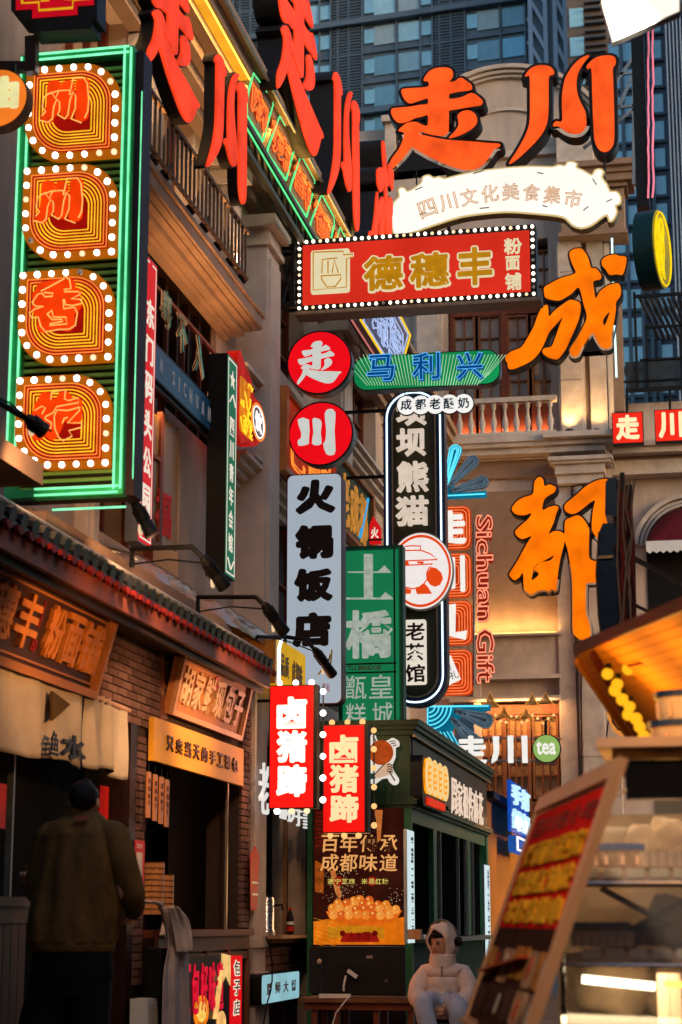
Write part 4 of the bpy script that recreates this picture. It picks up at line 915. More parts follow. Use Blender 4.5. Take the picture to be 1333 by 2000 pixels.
a = MB(pl); a.box(*pl.R(672, 1295, 775, 1298), .006, .014); a.box(*pl.R(672, 1312, 775, 1315), .006, .014); a.box(*pl.R(770, 1070, 773, 1425), .006, .014); a.build('inlay_line', dark, gs)
a = MB(pl); put(a, 'TU BRIDGE', *pl.R(679, 1300, 745, 1309), .01, .008, .01); a.build('small_print', M('red_print', (.3, .03, .02), .6), gs)
# panda sign
ps, pl, R = vertical_box((750, 760, 871, 1380), 21.0, .22, 'stadium_sign', 'tall dark olive sign 坝坝熊猫 老茶馆 with rounded ends and pale neon border', 'neon sign', .34, M('navy_casing', (.012, .022, .04), .35, .2), M('olive_panel', (.045, .045, .025), .6, 0, .15, 3), .1)
nw = E('white_neon_tube', (.62, .82, 1), 2.2, 0); rim = rrect(R[0] + .045, R[1] - .045, R[2] + .045, R[3] - .045, .30, 8)
MB(pl).line(rim, .011, .025, 5, True).build('neon_tube', nw, ps)
a = MB(pl); a.add(shape([ccw(rrect(R[0] + .1, R[1] - .1, R[2] + .1, R[3] - .1, .25, 8)), ccw(rrect(R[0] + .115, R[1] - .115, R[2] + .115, R[3] - .115, .24, 8))[::-1]], 0, .03), lambda q: pl.P(q[0], q[1], q[2])); a.build('inner_rim', M('tan_edge', (.26, .19, .12), .5), ps)
let = E('cream_channel_letter', srgb(235, 215, 195), .8, .1, 9)
a = MB(pl)
for ch, x0, y0, x1, y1 in (('坝', 775, 786, 834, 832), ('坝', 775, 838, 833, 892), ('熊', 776, 902, 838, 962), ('猫', 774, 970, 838, 1028)): put(a, ch, *pl.R(x0, y0, x1, y1), .03, .06, .034)
a.build('letter', let, ps)
a = MB(pl); q = pl.R(790, 1211, 834, 1338); a.poly(ccw(rrect(*q, .03)), 0, .03); a.build('label_plate', E('cream_plate', srgb(240, 228, 210), .9, .05), ps)
a = MB(pl); col_text(a, '老茶馆', *pl.R(793, 1214, 831, 1336), w_=.034, d=.008, bold=.022, gap=.14); a.build('label_lettering', M('brown_ink', (.10, .045, .025), .6), ps)
a = MB()
for y_ in (800, 929): z = pl.uv(720, y_)[1]; a.bar((-4.35, 21.08, z), (R[0] + .01, 21.08, z), .035)
a.build('bracket', black, ps)
# hotpot disc on it
hp = thing('pot_logo_disc', 'round white disc with an orange pot drawing on the olive sign, behind the green plaque', 'round sign', pl.at(820, 1190, .1))
D = pl.off(.1); cu_, cv_ = D.uv(822, 1115); Rr = D.uv(822 + 64, 1115)[0] - cu_; Rv = Rr * 1.2
wf = E('white_disc_face', srgb(240, 230, 225), 1.0, .04); of = E('orange_print_glow', srgb(232, 72, 20), .95, .05)
MB(D).poly(circ(cu_, cv_, Rr, 56, Rv), -.09, 0).build('casing', M('cream_rim_p', (.6, .5, .38), .4), hp); MB(D).poly(circ(cu_, cv_, Rr - .012, 56, Rv - .012), .0005, .003).build('lit_face', wf, hp)
a = MB(D); a.poly([circ(cu_, cv_, Rr * .93, 56, Rv * .93), circ(cu_, cv_, Rr * .86, 56, Rv * .86)[::-1]], .003, .006); a.build('orange_ring', of, hp)
a = MB(D); Lp = lambda p: D.uv(740 + p[0] / 8.33, 1020 + p[1] / 8.33)
for p in ([(300, 470), (430, 462), (580, 460), (700, 462), (850, 520), (960, 610), (430, 632), (200, 640), (180, 560), (300, 470)], [(430, 395), (560, 385), (690, 392), (678, 455)], [(200, 720), (430, 705), (880, 680), (820, 745), (785, 830), (790, 930), (740, 1000), (660, 1060), (560, 1085), (440, 1060), (330, 1000), (260, 900), (230, 800), (200, 720)]):
    a.tube([D.P(*Lp(q_), .008) for q_ in p], .008, 5)
for p in ([(850, 730), (940, 750), (1020, 820), (1050, 920), (1000, 1020), (920, 1052), (840, 1020), (790, 950), (785, 850)], [(740, 990), (800, 1050), (870, 1165), (625, 1170), (600, 1085), (680, 1060)], [(330, 1010), (430, 1070), (535, 1100), (520, 1165), (300, 1170)], [(430, 640), (480, 640), (500, 690), (430, 700)], [(620, 640), (740, 640), (720, 680), (640, 670)], [(160, 760), (100, 830), (90, 930), (160, 1010), (230, 960), (210, 850)]): a.poly(ccw([Lp(q_) for q_ in p]), .003, .012)
a.build('pot_drawing', of, hp)
# green pill
gp_, pl, R = vertical_box((690, 689, 978, 757), 19.8, .16, 'pill_sign', 'green pill shaped sign 马利兴 with blue neon characters over the olive sign', 'neon sign', .155, M('dark_teal_casing', (.03, .05, .05), .4, .3), E('green_ray_panel', srgb(20, 150, 84), .75, .3, 2), .012)
a = MB(pl); cvx, cvy = pl.uv(835, 900)
for k in range(46):
    x = 694 + k * 6.3; x2 = x + (835 - x) * .17; y0_, y1_ = 693, 753
    e0 = 0
    if k < 4: y0_ += (4 - k) * 5
    if k > 41: y1_ -= (k - 41) * 5
    a.bar(pl.at(x - (835 - x) * .08, y0_, .008), pl.at(x2, y1_, .008), .007, .006)
a.build('ray_tubes', E('pale_green_ray', srgb(190, 240, 190), .8, .3, 5), gp_)
for ch, x0, y0, x1, y1 in (('马', 718, 694, 774, 748), ('利', 806, 690, 862, 745), ('兴', 892, 689, 946, 744)):
    r = pl.R(x0, y0, x1, y1); a = MB(pl); put(a, ch, *r, .03, .05, .06); a.build('letter', E('deep_blue_letter', srgb(10, 78, 150), .7, .1), gp_); a = MB(pl); put(a, ch, *r, .058, .02, .045, neon=.014); a.build('neon_outline', E('cyan_blue_tube', srgb(95, 190, 250), 1.1, 0), gp_)
# white bubbles
bb = thing('bubble_sign', 'white bubble row sign 成都老酸奶 hanging below the green pill sign', 'hanging sign', PY(19.9).at(848, 812, 0))
BQ = PY(19.9); loops = []; ctrs = [BQ.uv(794 + 28.0 * i, 791 - i * .9) for i in range(5)]; rb = BQ.uv(812, 791)[0] - BQ.uv(794, 791)[0]
a = MB(BQ); c_ = MB(BQ)
for i, (x, y) in enumerate(ctrs): a.poly(circ(x, y, rb, 28), -.03 - i * .0011, .0 + i * .0011); c_.poly(circ(x, y, rb + .012, 28), -.05 - i * .001, -.031 - i * .0012)
a.build('lit_face', E('white_bubble', (1, .97, .93), .92, .04), bb); c_.build('casing', dark, bb)
a = MB(BQ)
for i, ch in enumerate('成都老酸奶'): x, y = ctrs[i]; put(a, ch, x - .062, x + .062, y - .062, y + .062, .012, .006, .022)
a.build('lettering', M('teal_ink', (.02, .14, .22), .5), bb); MB().bar(BQ.at(790, 756, -.05), BQ.at(790, 775, -.05), .01).bar(BQ.at(908, 755, -.05), BQ.at(908, 772, -.05), .01).build('hanger_rod', black, bb)
# ================================================================ big leaf sign on the left
FP = PY(10.6)
ls_ = thing('leaf_neon_sign', 'tall green framed neon sign with four orange leaf panels ringed by white bulbs', 'neon sign', FP.at(140, 972, -.1))
gtube = E('green_neon_tube', srgb(120, 235, 170), 1.5, .25, 6)
gbk = M('green_glow_frame', (.03, .34, .12), .45, .2, .3, 5); gsl = M('green_glow_slat', (.17, .36, .08), .5, .1, .4, 3)  # green light of the tubes is put into frame and slat colours
tl, tr_, br, bl_ = FP.uv(36, 104), FP.uv(260, 92), FP.uv(240, 972), FP.uv(8, 985)
r = (bl_[0], tr_[0], br[1], tr_[1]); r = (FP.uv(24, 530)[0], FP.uv(251, 530)[0], FP.uv(140, 968)[1], FP.uv(140, 98)[1])
MB(FP).box(r[0], r[1], r[2], r[3], -.22, -.1).build('casing', M('maroon_sign_side', (.03, .014, .014), .5, .2), ls_)
MB(FP).box(r[1] - .004, r[1] + .05, r[2], r[3] - .02, -.24, -.06).build('side_panel', M('maroon_side', (.035, .014, .016), .55, .1, .3, 3), ls_)
a = MB(FP)
for b in ((r[0], r[0] + .075, r[2], r[3]), (r[1] - .06, r[1] - .004, r[2], r[3]), (r[0] + .075, r[1] - .06, r[3] - .05, r[3]), (r[0] + .075, r[1] - .06, r[2], r[2] + .05)): a.box(*b, -.1, -.01)
a.build('frame', gbk, ls_)
a = MB(FP)
for q in (.012, .065): a.line([(r[0] + q, r[2] + .25), (r[0] + q, r[3] - .02)], .0075, .006); a.line([(r[1] - q * .8 - .006, r[2] + .03), (r[1] - q * .8 - .006, r[3] - .02)], .0075, .006)
for q in (.01, .048): a.line([(r[0] + .1, r[3] - q), (r[1] - .03, r[3] - q)], .0075, .006); a.line([(r[0] + .2, r[2] + q), (r[1] - .03, r[2] + q)], .0075, .006)
a.line([(r[0] + .28, r[2] - .06), (r[1] - .01, r[2] - .06)], .007, -.1); a.line([(r[1] + .045, r[2] + .1), (r[1] + .045, r[3] - .3)], .004, -.05)
a.build('neon_tube', gtube, ls_)
n = int((r[3] - r[2] - .1) / .047)
slm = sharedmesh('slat', MB().wbox(r[0] + .08 - ls_.location.x, r[1] - .062 - ls_.location.x, 0, .03, 0, .022), gsl)
for k in range(n): inst(slm, 'slat', (ls_.location.x, 10.6 + .05, r[2] + .05 + k * .047), ls_)
lp_or = M('orange_leaf_tray', srgb(225, 120, 10)[:3], .45, 0, .1, 4); lp_oe = E('orange_leaf_rim', srgb(214, 112, 8), .55, .15, 4)
lp_rd = E('deep_red_field', srgb(185, 18, 5), .65, .35, 4); hot = E('hot_orange_letter', srgb(250, 62, 4), .95, .25, 6)
ytube = E('yellow_neon_tube', srgb(255, 200, 40), 1.3, .2, 8); otube = E('orange_neon_tube', srgb(255, 140, 50), 1.2, .2, 8); ltube = E('cream_orange_tube', srgb(255, 180, 90), 1.3, .15, 8)
def leaf(u0, u1, v0, v1, k=.42, n=10):
    W_, H_ = u1 - u0, v1 - v0; a = W_ * k; b = H_ * k; o = [(u0, v1)]
    o += [(u1 - a + a * math.sin(math.pi / 2 * i / n), v1 - b + b * math.cos(math.pi / 2 * i / n)) for i in range(n + 1)]
    o += [(u1, v0)]; o += [(u0 + a - a * math.sin(math.pi / 2 * i / n), v0 + b - b * math.cos(math.pi / 2 * i / n)) for i in range(n + 1)]
    return o
def resample(lp, n):
    L_ = [math.dist(lp[i], lp[(i + 1) % len(lp)]) for i in range(len(lp))]; T = sum(L_); out = []; i = 0; acc = 0
    for k in range(n):
        t = T * k / n
        while acc + L_[i] < t: acc += L_[i]; i += 1
        f_ = (t - acc) / L_[i]; p, q = lp[i], lp[(i + 1) % len(lp)]; out.append((p[0] + (q[0] - p[0]) * f_, p[1] + (q[1] - p[1]) * f_))
    return out
OPEN1 = [[(340,710),(375,670),(345,625),(360,530),(430,485),(470,545),(500,480),(490,470)],[(320,755),(400,775),(440,740),(455,620),(485,550),(510,580),(510,660),(490,700),(560,740),(590,700),(610,560),(640,480),(665,520),(660,640),(620,740),(720,778)],[(605,510),(640,350),(740,345),(775,400),(790,560),(780,670),(750,730)],[(390,505),(500,470),(600,465),(615,500)]]
OPEN3 = [[(430,320),(520,275),(655,200)],[(660,178),(705,210),(720,295),(655,305),(655,325),(790,325),(810,350),(720,395),(820,400),(820,440),(730,460),(665,450),(655,400),(645,400),(650,490),(750,475),(780,530),(760,650),(700,685),(590,690),(475,712),(430,660),(405,570),(340,575),(320,530),(370,495),(455,465),(380,465),(345,430),(400,350),(440,340),(470,375),(540,370),(545,340),(460,335)],[(490,540),(535,505),(550,570),(670,570),(680,635),(515,650),(515,635),(640,610),(630,590),(540,595),(490,540)]]
OPEN4 = [[(490,300),(495,235),(610,215),(620,225),(612,300),(650,310),(735,285),(735,330),(540,365),(510,420),(440,455)],[(385,600),(440,545),(490,560),(495,510),(440,475),(440,455)],[(545,395),(640,400),(750,370),(745,400),(640,510),(765,510),(765,550),(650,580),(680,630),(600,670),(560,640),(525,560),(520,450),(545,395)],[(300,490),(360,470),(340,520),(300,490)],[(345,400),(410,360),(440,380),(410,430)],[(590,515),(610,470),(640,460)]]
tr4 = [(OPEN1, (20, 90, 4.937)), (OPEN1, (20 - 12, 90 + 195, 4.937)), (OPEN3, (0, 510, 4.937)), (OPEN4, (0, 720, 4.597))]
boxes = [(52, 128, 236, 314), (46, 324, 231, 508), (38, 528, 224, 712), (32, 734, 219, 918)]
for (x0, y0, x1, y1), (trc, oo) in zip(boxes, tr4):
    q = FP.R(x0, y0, x1, y1); Lf = leaf(*q); MB(FP).poly(ccw(Lf), -.02, .02).build('leaf_tray', lp_oe, ls_)
    e = .052; q2 = (q[0] + e, q[1] - e, q[2] + e, q[3] - e); MB(FP).poly(ccw(leaf(*q2)), .02, .024).build('red_field', lp_rd, ls_)
    a = MB(FP); b = MB(FP)
    for j in range(7):
        e = .060 + .020 * j; q3_ = (q[0] + e, q[1] - e, q[2] + e, q[3] - e); l_ = leaf(*q3_); (b if j in (0, 1) else a).line(l_[:13], .0035, .034, 4); (b if j in (0, 1) else a).line(l_[12:] + l_[:1], .0035, .0345, 4)
    a.build('yellow_tubes', ytube, ls_); b.build('orange_tubes', otube, ls_)
    cu_, cv_ = (q[0] + q[1]) / 2, (q[2] + q[3]) / 2; hw = (q[1] - q[0])
    cc = FP.off(.04)
    a = MB(FP)
    for pth in trc: a.tube([FP.at(oo[0] + x / oo[2], oo[1] + y / oo[2], .062) for x, y in pth], .0042, 5)
    a.build('outline_tube', ltube, ls_)
    ch = {0: '川', 1: '川', 2: '香', 3: '炉'}[boxes.index((x0, y0, x1, y1))]
    a = MB(FP); xs = [oo[0] + p[0] / oo[2] for t_2 in trc for p in t_2]; y_s = [oo[1] + p[1] / oo[2] for t_2 in trc for p in t_2]
    r_ = FP.R(min(xs) + 2, min(y_s) + 2, max(xs) - 2, max(y_s) - 2); put(a, ch, *r_, .046, .02, .12); a.build('letter', hot, ls_)
    e = .026; bulbs(ls_, [FP.P(x, y, .03) for x, y in resample(leaf(q[0] + e, q[1] - e, q[2] + e, q[3] - e), 22)], .04, BULBH)
# dark pixel-edged sign, top left
KP = PY(10.4)
ks = thing('stepped_sign', 'black box sign with a stepped red and yellow pattern, cut by the top left corner', 'shop sign', KP.at(120, 60, -.1))
z_ = KP.at(120, -90)[2]
st = [(22, -120), (22, 20), (38, 20), (38, 40), (62, 40), (62, 62), (180, 56), (180, 38), (190, 38), (190, -120)]
MB(KP).poly(ccw([KP.uv(*p) for p in st]), -.18, 0).build('casing', dark, ks)
a = MB(KP); a.poly(ccw([KP.uv(*p) for p in [(32, -120), (32, 20), (64, 18), (64, 36), (152, 29), (152, 12), (184, 10), (184, -120)]]), 0, .006); a.build('red_field', E('crimson_field', srgb(205, 10, 30), .8, .1), ks)
a = MB(KP)
for p in ([(45, -60), (45, 8), (78, 6), (78, 22), (144, 17), (144, 2), (176, 0), (176, -60)], [(96, -30), (96, 3), (82, 3)], [(128, -30), (128, 0), (140, 0)]): a.tube([KP.at(*q, .014) for q in p], .008, 5)
a.build('yellow_tube', E('dull_yellow_tube', srgb(228, 175, 20), .9, .1), ks)
MB().bar(KP.at(52, 60, -.1), KP.at(52, 130, -.1), .07).bar(KP.at(-30, 118, -.1), KP.at(60, 118, -.1), .06).build('bracket', wooddk, ks)
# orange round sign on the left edge
OP = PY(9.9); os_ = thing('round_sign', 'orange disc sign with a pale character 油 cut by the left edge', 'round sign', OP.at(-5, 250, -.05))
cu_, cv_ = OP.uv(-4, 192); Rr = OP.uv(54, 192)[0] - cu_
MB(OP).poly(circ(cu_, cv_, Rr, 48), -.1, 0).build('casing', M('dark_red_casing', (.04, .012, .008), .5, .1), os_); MB(OP).poly(circ(cu_, cv_, Rr - .006, 48), .0005, .003).build('lit_face', E('orange_disc', srgb(250, 128, 38), .9, .15, 4), os_)
a = MB(OP); put(a, '油', *OP.R(-46, 152, 38, 216), .01, .014, .07); a.build('letter', E('pale_yellow_letter', srgb(235, 225, 160), 1, .1), os_)
MB().bar(OP.at(22, 118, -.05), OP.at(22, 140, -.05), .02).build('hanger', black, os_)
# ================================================================ signs lying on the left wall
def wall_sign(x, ux0, ux1, v0, v1, depth, name, label, cat, face, case=dark, rim=.01, r=0):
    pl = PX(x); t = thing(name, label, cat, pl.P((ux0 + ux1) / 2, v0, -depth / 2)); MB(pl).box(ux0, ux1, v0, v1, -depth, -.001).build('casing', case, t)
    MB(pl).box(ux0 + rim, ux1 - rim, v0 + rim, v1 - rim, -.001, .003).build('lit_face', face, t); return t, pl
xr = -4.05; a0, a1 = UV(275.5, 780, xr)[0], UV(302, 790, xr)[0]; b0, b1 = UV(278, 1062, xr)[1], UV(290, 500, xr)[1]
rs, pl = wall_sign(xr, a0, a1, b0, b1, .1, 'narrow_red_sign', 'narrow red vertical sign reading 东门码头公园 on the left wall', 'lightbox sign', E('flat_red_face', srgb(222, 38, 42), .85, .06), greym)
wl = E('warm_white_print', srgb(240, 225, 205), .95, .05)
a = MB(pl); e = .035
for b in ((a0 + e, a0 + e + .008, b0 + e, b1 - e), (a1 - e - .008, a1 - e, b0 + e, b1 - e)): a.box(*b, .003, .006)
a.box(a0 + e, a0 + e + .1, b1 - e - .012, b1 - e, .003, .006); a.box(a1 - e - .1, a1 - e, b1 - e - .012, b1 - e, .003, .0065); a.box(a0 + e, a1 - e, b0 + e, b0 + e + .012, .003, .0065)
wd = a1 - a0; hgt = (b1 - b0); chs = '东门码头公园'
for i, ch in enumerate(chs): v = b1 - .30 - i * (hgt - .5) / 6; put(a, ch, a0 + wd * .24, a0 + wd * .78, v - .25, v - .03, .004, .004, .03)
a.build('lettering', wl, rs)
xg = -3.95; a0, a1 = UV(442, 900, xg)[0], UV(461.5, 905, xg)[0]; b0, b1 = UV(448, 1128, xg)[1], UV(456, 702, xg)[1]
g2, pl = wall_sign(xg, a0, a1, b0, b1, .17, 'narrow_green_sign', 'narrow green vertical sign reading 四川青年会馆 with a star, left wall', 'lightbox sign', E('flat_green_face', srgb(40, 120, 88), .7, .08), dark)
a = MB(pl); wd = a1 - a0; hgt = b1 - b0; e = wd * .08
for b in ((a0 + e, a0 + e + .012, b0 + e, b1 - e), (a1 - e - .012, a1 - e, b0 + e, b1 - e)): a.box(*b, .003, .006)
a.box(a0 + e, a1 - e, b1 - e - .012, b1 - e, .003, .0065); a.box(a0 + e, a1 - e, b0 + e, b0 + e + .012, .003, .0065)
cx = (a0 + a1) / 2; star = [(cx + (wd * .26 if i % 2 == 0 else wd * .1) * math.sin(math.pi * i / 5), b1 - .2 + (.085 if i % 2 == 0 else .035) * math.cos(math.pi * i / 5)) for i in range(10)]; a.poly(ccw(star), .003, .008)
for s_, vc in ((1, b1 - .42), (-1, b0 + .16)): a.bar(pl.P(cx - wd * .3, vc, .006), pl.P(cx, vc + s_ * .09, .006), .016, .005); a.bar(pl.P(cx, vc + s_ * .09, .006), pl.P(cx + wd * .3, vc, .006), .016, .005)
for i, ch in enumerate('四川青年会馆'): v = b1 - .5 - i * (hgt - .72) / 6; put(a, ch, cx - wd * .2, cx + wd * .2, v - .2, v - .04, .004, .004, .015)
a.build('lettering', wl, g2)
# blue enamel sign
xb = -4.1; a0, a1 = UV(292, 700, xb)[0], UV(424, 815, xb)[0]; zt_, zb_ = UV(360, 728, xb)[1], UV(360, 795, xb)[1]
bs, pl = wall_sign(xb, a0, a1, zb_, zt_, .08, 'blue_nameplate', 'long dark blue nameplate lettered SICHUAN under the barred window', 'nameplate', M('deep_blue_enamel', (.03, .13, .21), .35, 0, .3, 4), black, .012)
a = MB(pl); vm = (zt_ + zb_) / 2
L0 = UV(308, 700, xb)[0]
for ch, px, py in (('R', 285, 700), ('N', 313, 714), ('S', 337, 740), ('I', 349, 756), ('C', 359, 764), ('H', 371, 778), ('U', 383, 792), ('A', 395, 804), ('N', 407, 815)): u = UV(px, py, xb)[0]; put(a, ch, u - (.018 if ch != 'I' else .006), u + (.05 if ch != 'I' else .012), vm - .06, vm + .06, .006, .006, .015)
a.build('lettering', M('silver_letter', (.75, .74, .68), .5, 0, .1), bs)
MB().bar((xb - .04, a0, zt_ + .02), (xb - .04, a1, zt_ + .02), .03).bar((xb - .04, a0, zb_ - .02), (xb - .04, a1, zb_ - .02), .03).build('rail', wooddk, bs)
# unlit neon characters in the barred window
nx = -4.3; nn = thing('window_neon_sign', 'thin neon tube characters 粤不入川 mounted in the barred dark window', 'neon sign', (nx, 14, zt_ + .1)); pl = PX(nx)
tubes = MB(pl); t2 = MB(pl); bars = MB()
for ch, px0, px1, pyt, pyb in (('粤', 308, 330, 568, 640), ('不', 340, 360, 618, 690), ('入', 372, 393, 655, 735), ('川', 402, 424, 695, 790)):
    u0_, u1_ = UV(px0, (pyt + pyb) / 2, nx)[0], UV(px1, (pyt + pyb) / 2, nx)[0]; vt_ = UV((px0 + px1) / 2, pyt, nx)[1]; vb_ = UV((px0 + px1) / 2, pyb, nx)[1]
    put(tubes, ch, u0_, u1_, vb_, vt_, .02, .02, .0, neon=.008); put(t2, ch, u0_ + .03, u1_ - .03, vb_ + .01, vt_ - .01, .04, .02, -.01, neon=.004)
tubes.build('neon_tube', E('faint_warm_tube', srgb(200, 140, 90), .6, .6, 6), nn); t2.build('inner_tube', E('faint_green_tube', srgb(120, 190, 165), .6, .5, 6), nn)
zt2 = UV(365, 620, nx)[1]
for u in [UV(px, py, nx)[0] for px, py in ((305, 600), (332, 620), (364, 660), (396, 690), (426, 740))]: bars.bar((nx - .03, u, zt_ + .05), (nx - .03, u, zt2), .035)
bars.bar((nx - .03, UV(305, 545, nx)[0], zt2), (nx - .03, UV(428, 690, nx)[0], zt2), .03); bars.build('frame', woodred, nn)
# snack neon with round badge
sx = -4.0; sn = thing('snack_neon_sign', 'red cloud-shaped neon sign with yellow tubes and a round badge 饮', 'neon sign', (sx, 15.6, UV(490, 860, sx)[1])); pl = PX(sx)
cl = [(466, 690), (480, 715), (492, 745), (497, 775), (510, 790), (515, 830), (508, 862), (496, 872), (482, 862), (466, 852)]
MB(pl).poly(ccw(smooth2([pl.uv(*p) for p in cl], 3)), -.12, 0).build('backing', E('red_neon_board', srgb(215, 30, 20), .6, .3, 5), sn)
a = MB(pl); rn = random.Random(3); Q = pl.R(467, 745, 490, 850)
for k in range(15):
    c0 = (Q[0] + (Q[1] - Q[0]) * rn.random(), Q[2] + (Q[3] - Q[2]) * rn.random()); pts = [c0]
    for j in range(5): pts.append((min(Q[1], max(Q[0], pts[-1][0] + rn.uniform(-.1, .1))), min(Q[3], max(Q[2], pts[-1][1] + rn.uniform(-.07, .07)))))
    a.line(pts, .007, .02, 4)
a.build('yellow_tubes', ytube, sn); r_ = pl.R(468, 742, 488, 850); MB(pl).poly(ccw(rrect(*r_, .05)), 0.0, .006).build('amber_panel', E('amber_panel', srgb(235, 130, 10), .8, .3, 8), sn)
cu_, cv_ = pl.uv(499, 825); ru = (pl.uv(511, 830)[0] - cu_); rv = .155
MB(pl).poly(circ(cu_, cv_, ru, 32, rv), 0, .02).build('badge', M('plum_badge', (.04, .01, .02), .4), sn); a = MB(pl); a.line(circ(cu_, cv_, ru * .9, 28, rv * .92), .008, .03, 4, True); put(a, '饮', cu_ - ru * .5, cu_ + ru * .5, cv_ - .09, cv_ + .09, .03, .01, .03); a.build('white_tube', E('white_tube', (1, .9, .85), 1.4, 0), sn)
a = MB(pl); a.line(circ(cu_, cv_, ru * 1.05, 28, rv * 1.07), .009, .03, 4, True); a.build('orange_tube', otube, sn)
# hexagon neon panels below the gutter
hx = -3.86; pl = PX(hx)
hexs = [((482, 116), (498, 138), (530, 208), (512, 282), (482, 232)), ((525, 228), (541, 230), (574, 282), (557, 352), (525, 300)), ((570, 302), (588, 305), (614, 352), (598, 424), (568, 376)), ((612, 372), (628, 380), (652, 426), (640, 480), (612, 448)), ((652, 436), (662, 445), (684, 482), (676, 540), (652, 500))]
chs = '麻辣鲜香烫'; lbs = ('nearest hexagon neon panel under the amber cove, with 麻', 'second hexagon neon panel under the gutter, with 辣', 'third hexagon neon panel under the gutter, with 鲜', 'fourth hexagon neon panel under the gutter, with 香', 'last hexagon neon panel, just above the bulb framed sign')
HX = [[(495, 143), (531, 192), (533, 206), (514, 276), (482, 224), (482, 196)], [(546, 227), (574, 273), (576, 288), (559, 352), (523, 300), (524, 288)], [(588, 303), (614, 350), (615, 364), (599, 424), (567, 376), (568, 364)], [(628, 379), (652, 424), (653, 438), (642, 492), (606, 450), (607, 436)], [(664, 444), (684, 482), (684, 494), (676, 545), (648, 510), (649, 500)]]
rail = thing('sign_rail', 'dark truss rail carrying the hexagon neon panels along the gutter', 'rail', (hx - .1, 19, pl.uv(540, 330)[1] - .2))
gr2 = E('green_hex_tube', srgb(90, 235, 140), 1.2, .2, 8); zbs = []
for i in range(5):
    hx_ = ccw([pl.uv(*p) for p in HX[i]]); us_ = [p[0] for p in hx_]; vs2_ = [p[1] for p in hx_]; a0, a1, v0_, v1_ = min(us_), max(us_), min(vs2_), max(vs2_); m = a1 - a0; hh_ = v1_ - v0_; zbs.append(v0_)
    t = thing('hexagon_neon_panel', lbs[i], 'neon sign', pl.P((a0 + a1) / 2, v0_, -.1), 'hexagon neon panels below the gutter')
    MB(pl).poly(hx_, -.12, -.02).build('backing', M('olive_hex_panel', (.30, .20, .08), .6, 0, .4, 5), t)
    MB(pl).line(hx_, .011, .0, 5, True).build('green_tube', gr2, t)
    k1, k2, k3, k4 = a0 + m * .15, a1 - m * .15, v0_ + hh_ * .2, v1_ - hh_ * .22
    a = MB(pl); put(a, chs[i], k1, k2, k3, k4, 0.0, .02, .03, neon=.022); a.build('red_tube_letter', E('orange_red_tube', srgb(255, 120, 50), 1.15, .25, 8), t)
    a = MB(pl); put(a, chs[i], k1 + .03, k2 - .03, k3 + .03, k4 - .03, -.01, .02, .02); a.build('letter_panel', E('dim_red_letter', srgb(215, 55, 15), .7, .3), t)
zb_h = sum(zbs) / 5; ys_ = [UV(482, 232, hx)[0] - .0, 0, 0, 0, 0, UV(684, 545, hx)[0]]
m_ = MB(); m_.bar((hx, ys_[0] - .3, zb_h - .06), (hx, ys_[5], zb_h - .06), .05); m_.bar((hx - .02, ys_[0] - .3, zb_h - .28), (hx - .02, ys_[5], zb_h - .28), .05)
k = ys_[0] - .3
while k < ys_[5] - .3: m_.bar((hx, k, zb_h - .06), (hx - .02, k + .28, zb_h - .28), .025); k += .28
m_.build('truss', M('olive_truss', (.06, .055, .03), .5, .4, .3), rail); MB().tube([(hx + .03, ys_[0] - .2, zb_h - .15), (hx + .03, ys_[5], zb_h - .15)], .01, 5).build('green_tube', gr2, rail)
# long calligraphy board behind the round signs
cx_ = -4.05; pl = PX(cx_); cb = thing('calligraphy_board', 'long wooden framed board, red near end, green far end with gold writing', 'shop sign', (cx_, 20, pl.uv(640, 1030)[1]))
a0, a1 = UV(551, 850, cx_)[0], UV(726, 1010, cx_)[0]; zt_, zb_ = UV(640, 862, cx_)[1], UV(630, 1000, cx_)[1]; am = a0 + (a1 - a0) * .55
TPb = PL((cx_, 0, 0), (0, 1, 0), (.0, 0, 1)); fr = MB(pl)
fr.box(a0, a1, zt_ - .05, zt_, -.05, .05); fr.box(a0, a1, zb_, zb_ + .05, -.05, .05); fr.box(a0, a0 + .12, zb_ + .05, zt_ - .05, -.05, .05); fr.box(a1 - .12, a1, zb_ + .05, zt_ - .05, -.05, .05); fr.build('frame', woodor, cb)
MB(pl).box(a0 + .12, am, zb_ + .05, zt_ - .05, -.04, 0).build('red_panel', E('orange_red_panel', srgb(205, 50, 12), .5, .35, 3), cb); MB(pl).box(am, a1 - .12, zb_ + .05, zt_ - .05, -.04, 0).build('green_panel', M('deep_green_panel', (.02, .07, .035), .5, 0, .4, 4), cb)
a = MB(pl); row_text(a, '老成都', am + .2, a1 - .3, zb_ + .12, zt_ - .14, w_=.01, d=.02, bold=.02); a.build('gold_writing', E('gold_writing', srgb(225, 150, 60), .6, .4, 6), cb)
a = MB(pl); row_text(a, '巴蜀味', a0 + .3, am - .2, zb_ + .12, zt_ - .3, w_=.02, d=.02, bold=.0, neon=.018); a.build('tube_writing', otube, cb)
MB().bar((cx_ + .02, a1 - .9, zb_ + .15), (cx_ + .02, a1 - .35, zt_ - .12), .03).build('blue_tube', E('blue_tube', srgb(60, 170, 230), .9, 0), cb)
# small red lantern-like sign further on
rl = thing('small_red_sign', 'small red pointed sign with a white mark between the board and the olive sign', 'shop sign', PY(20.6).at(732, 1062, 0)); pl = PY(20.6)
MB(pl).poly(ccw([pl.uv(*p) for p in ((722, 1062), (722, 1025), (729, 1008), (744, 1030), (744, 1062))]), -.06, 0).build('lit_box', E('small_red_face', srgb(225, 25, 28), .8, .1), rl); a = MB(pl); put(a, '火', *pl.R(725, 1030, 740, 1052), .006, .008, .04); a.build('white_mark', wl, rl); MB(pl).box(*pl.R(719, 1053, 747, 1056), .0, .02).build('band', black, rl)
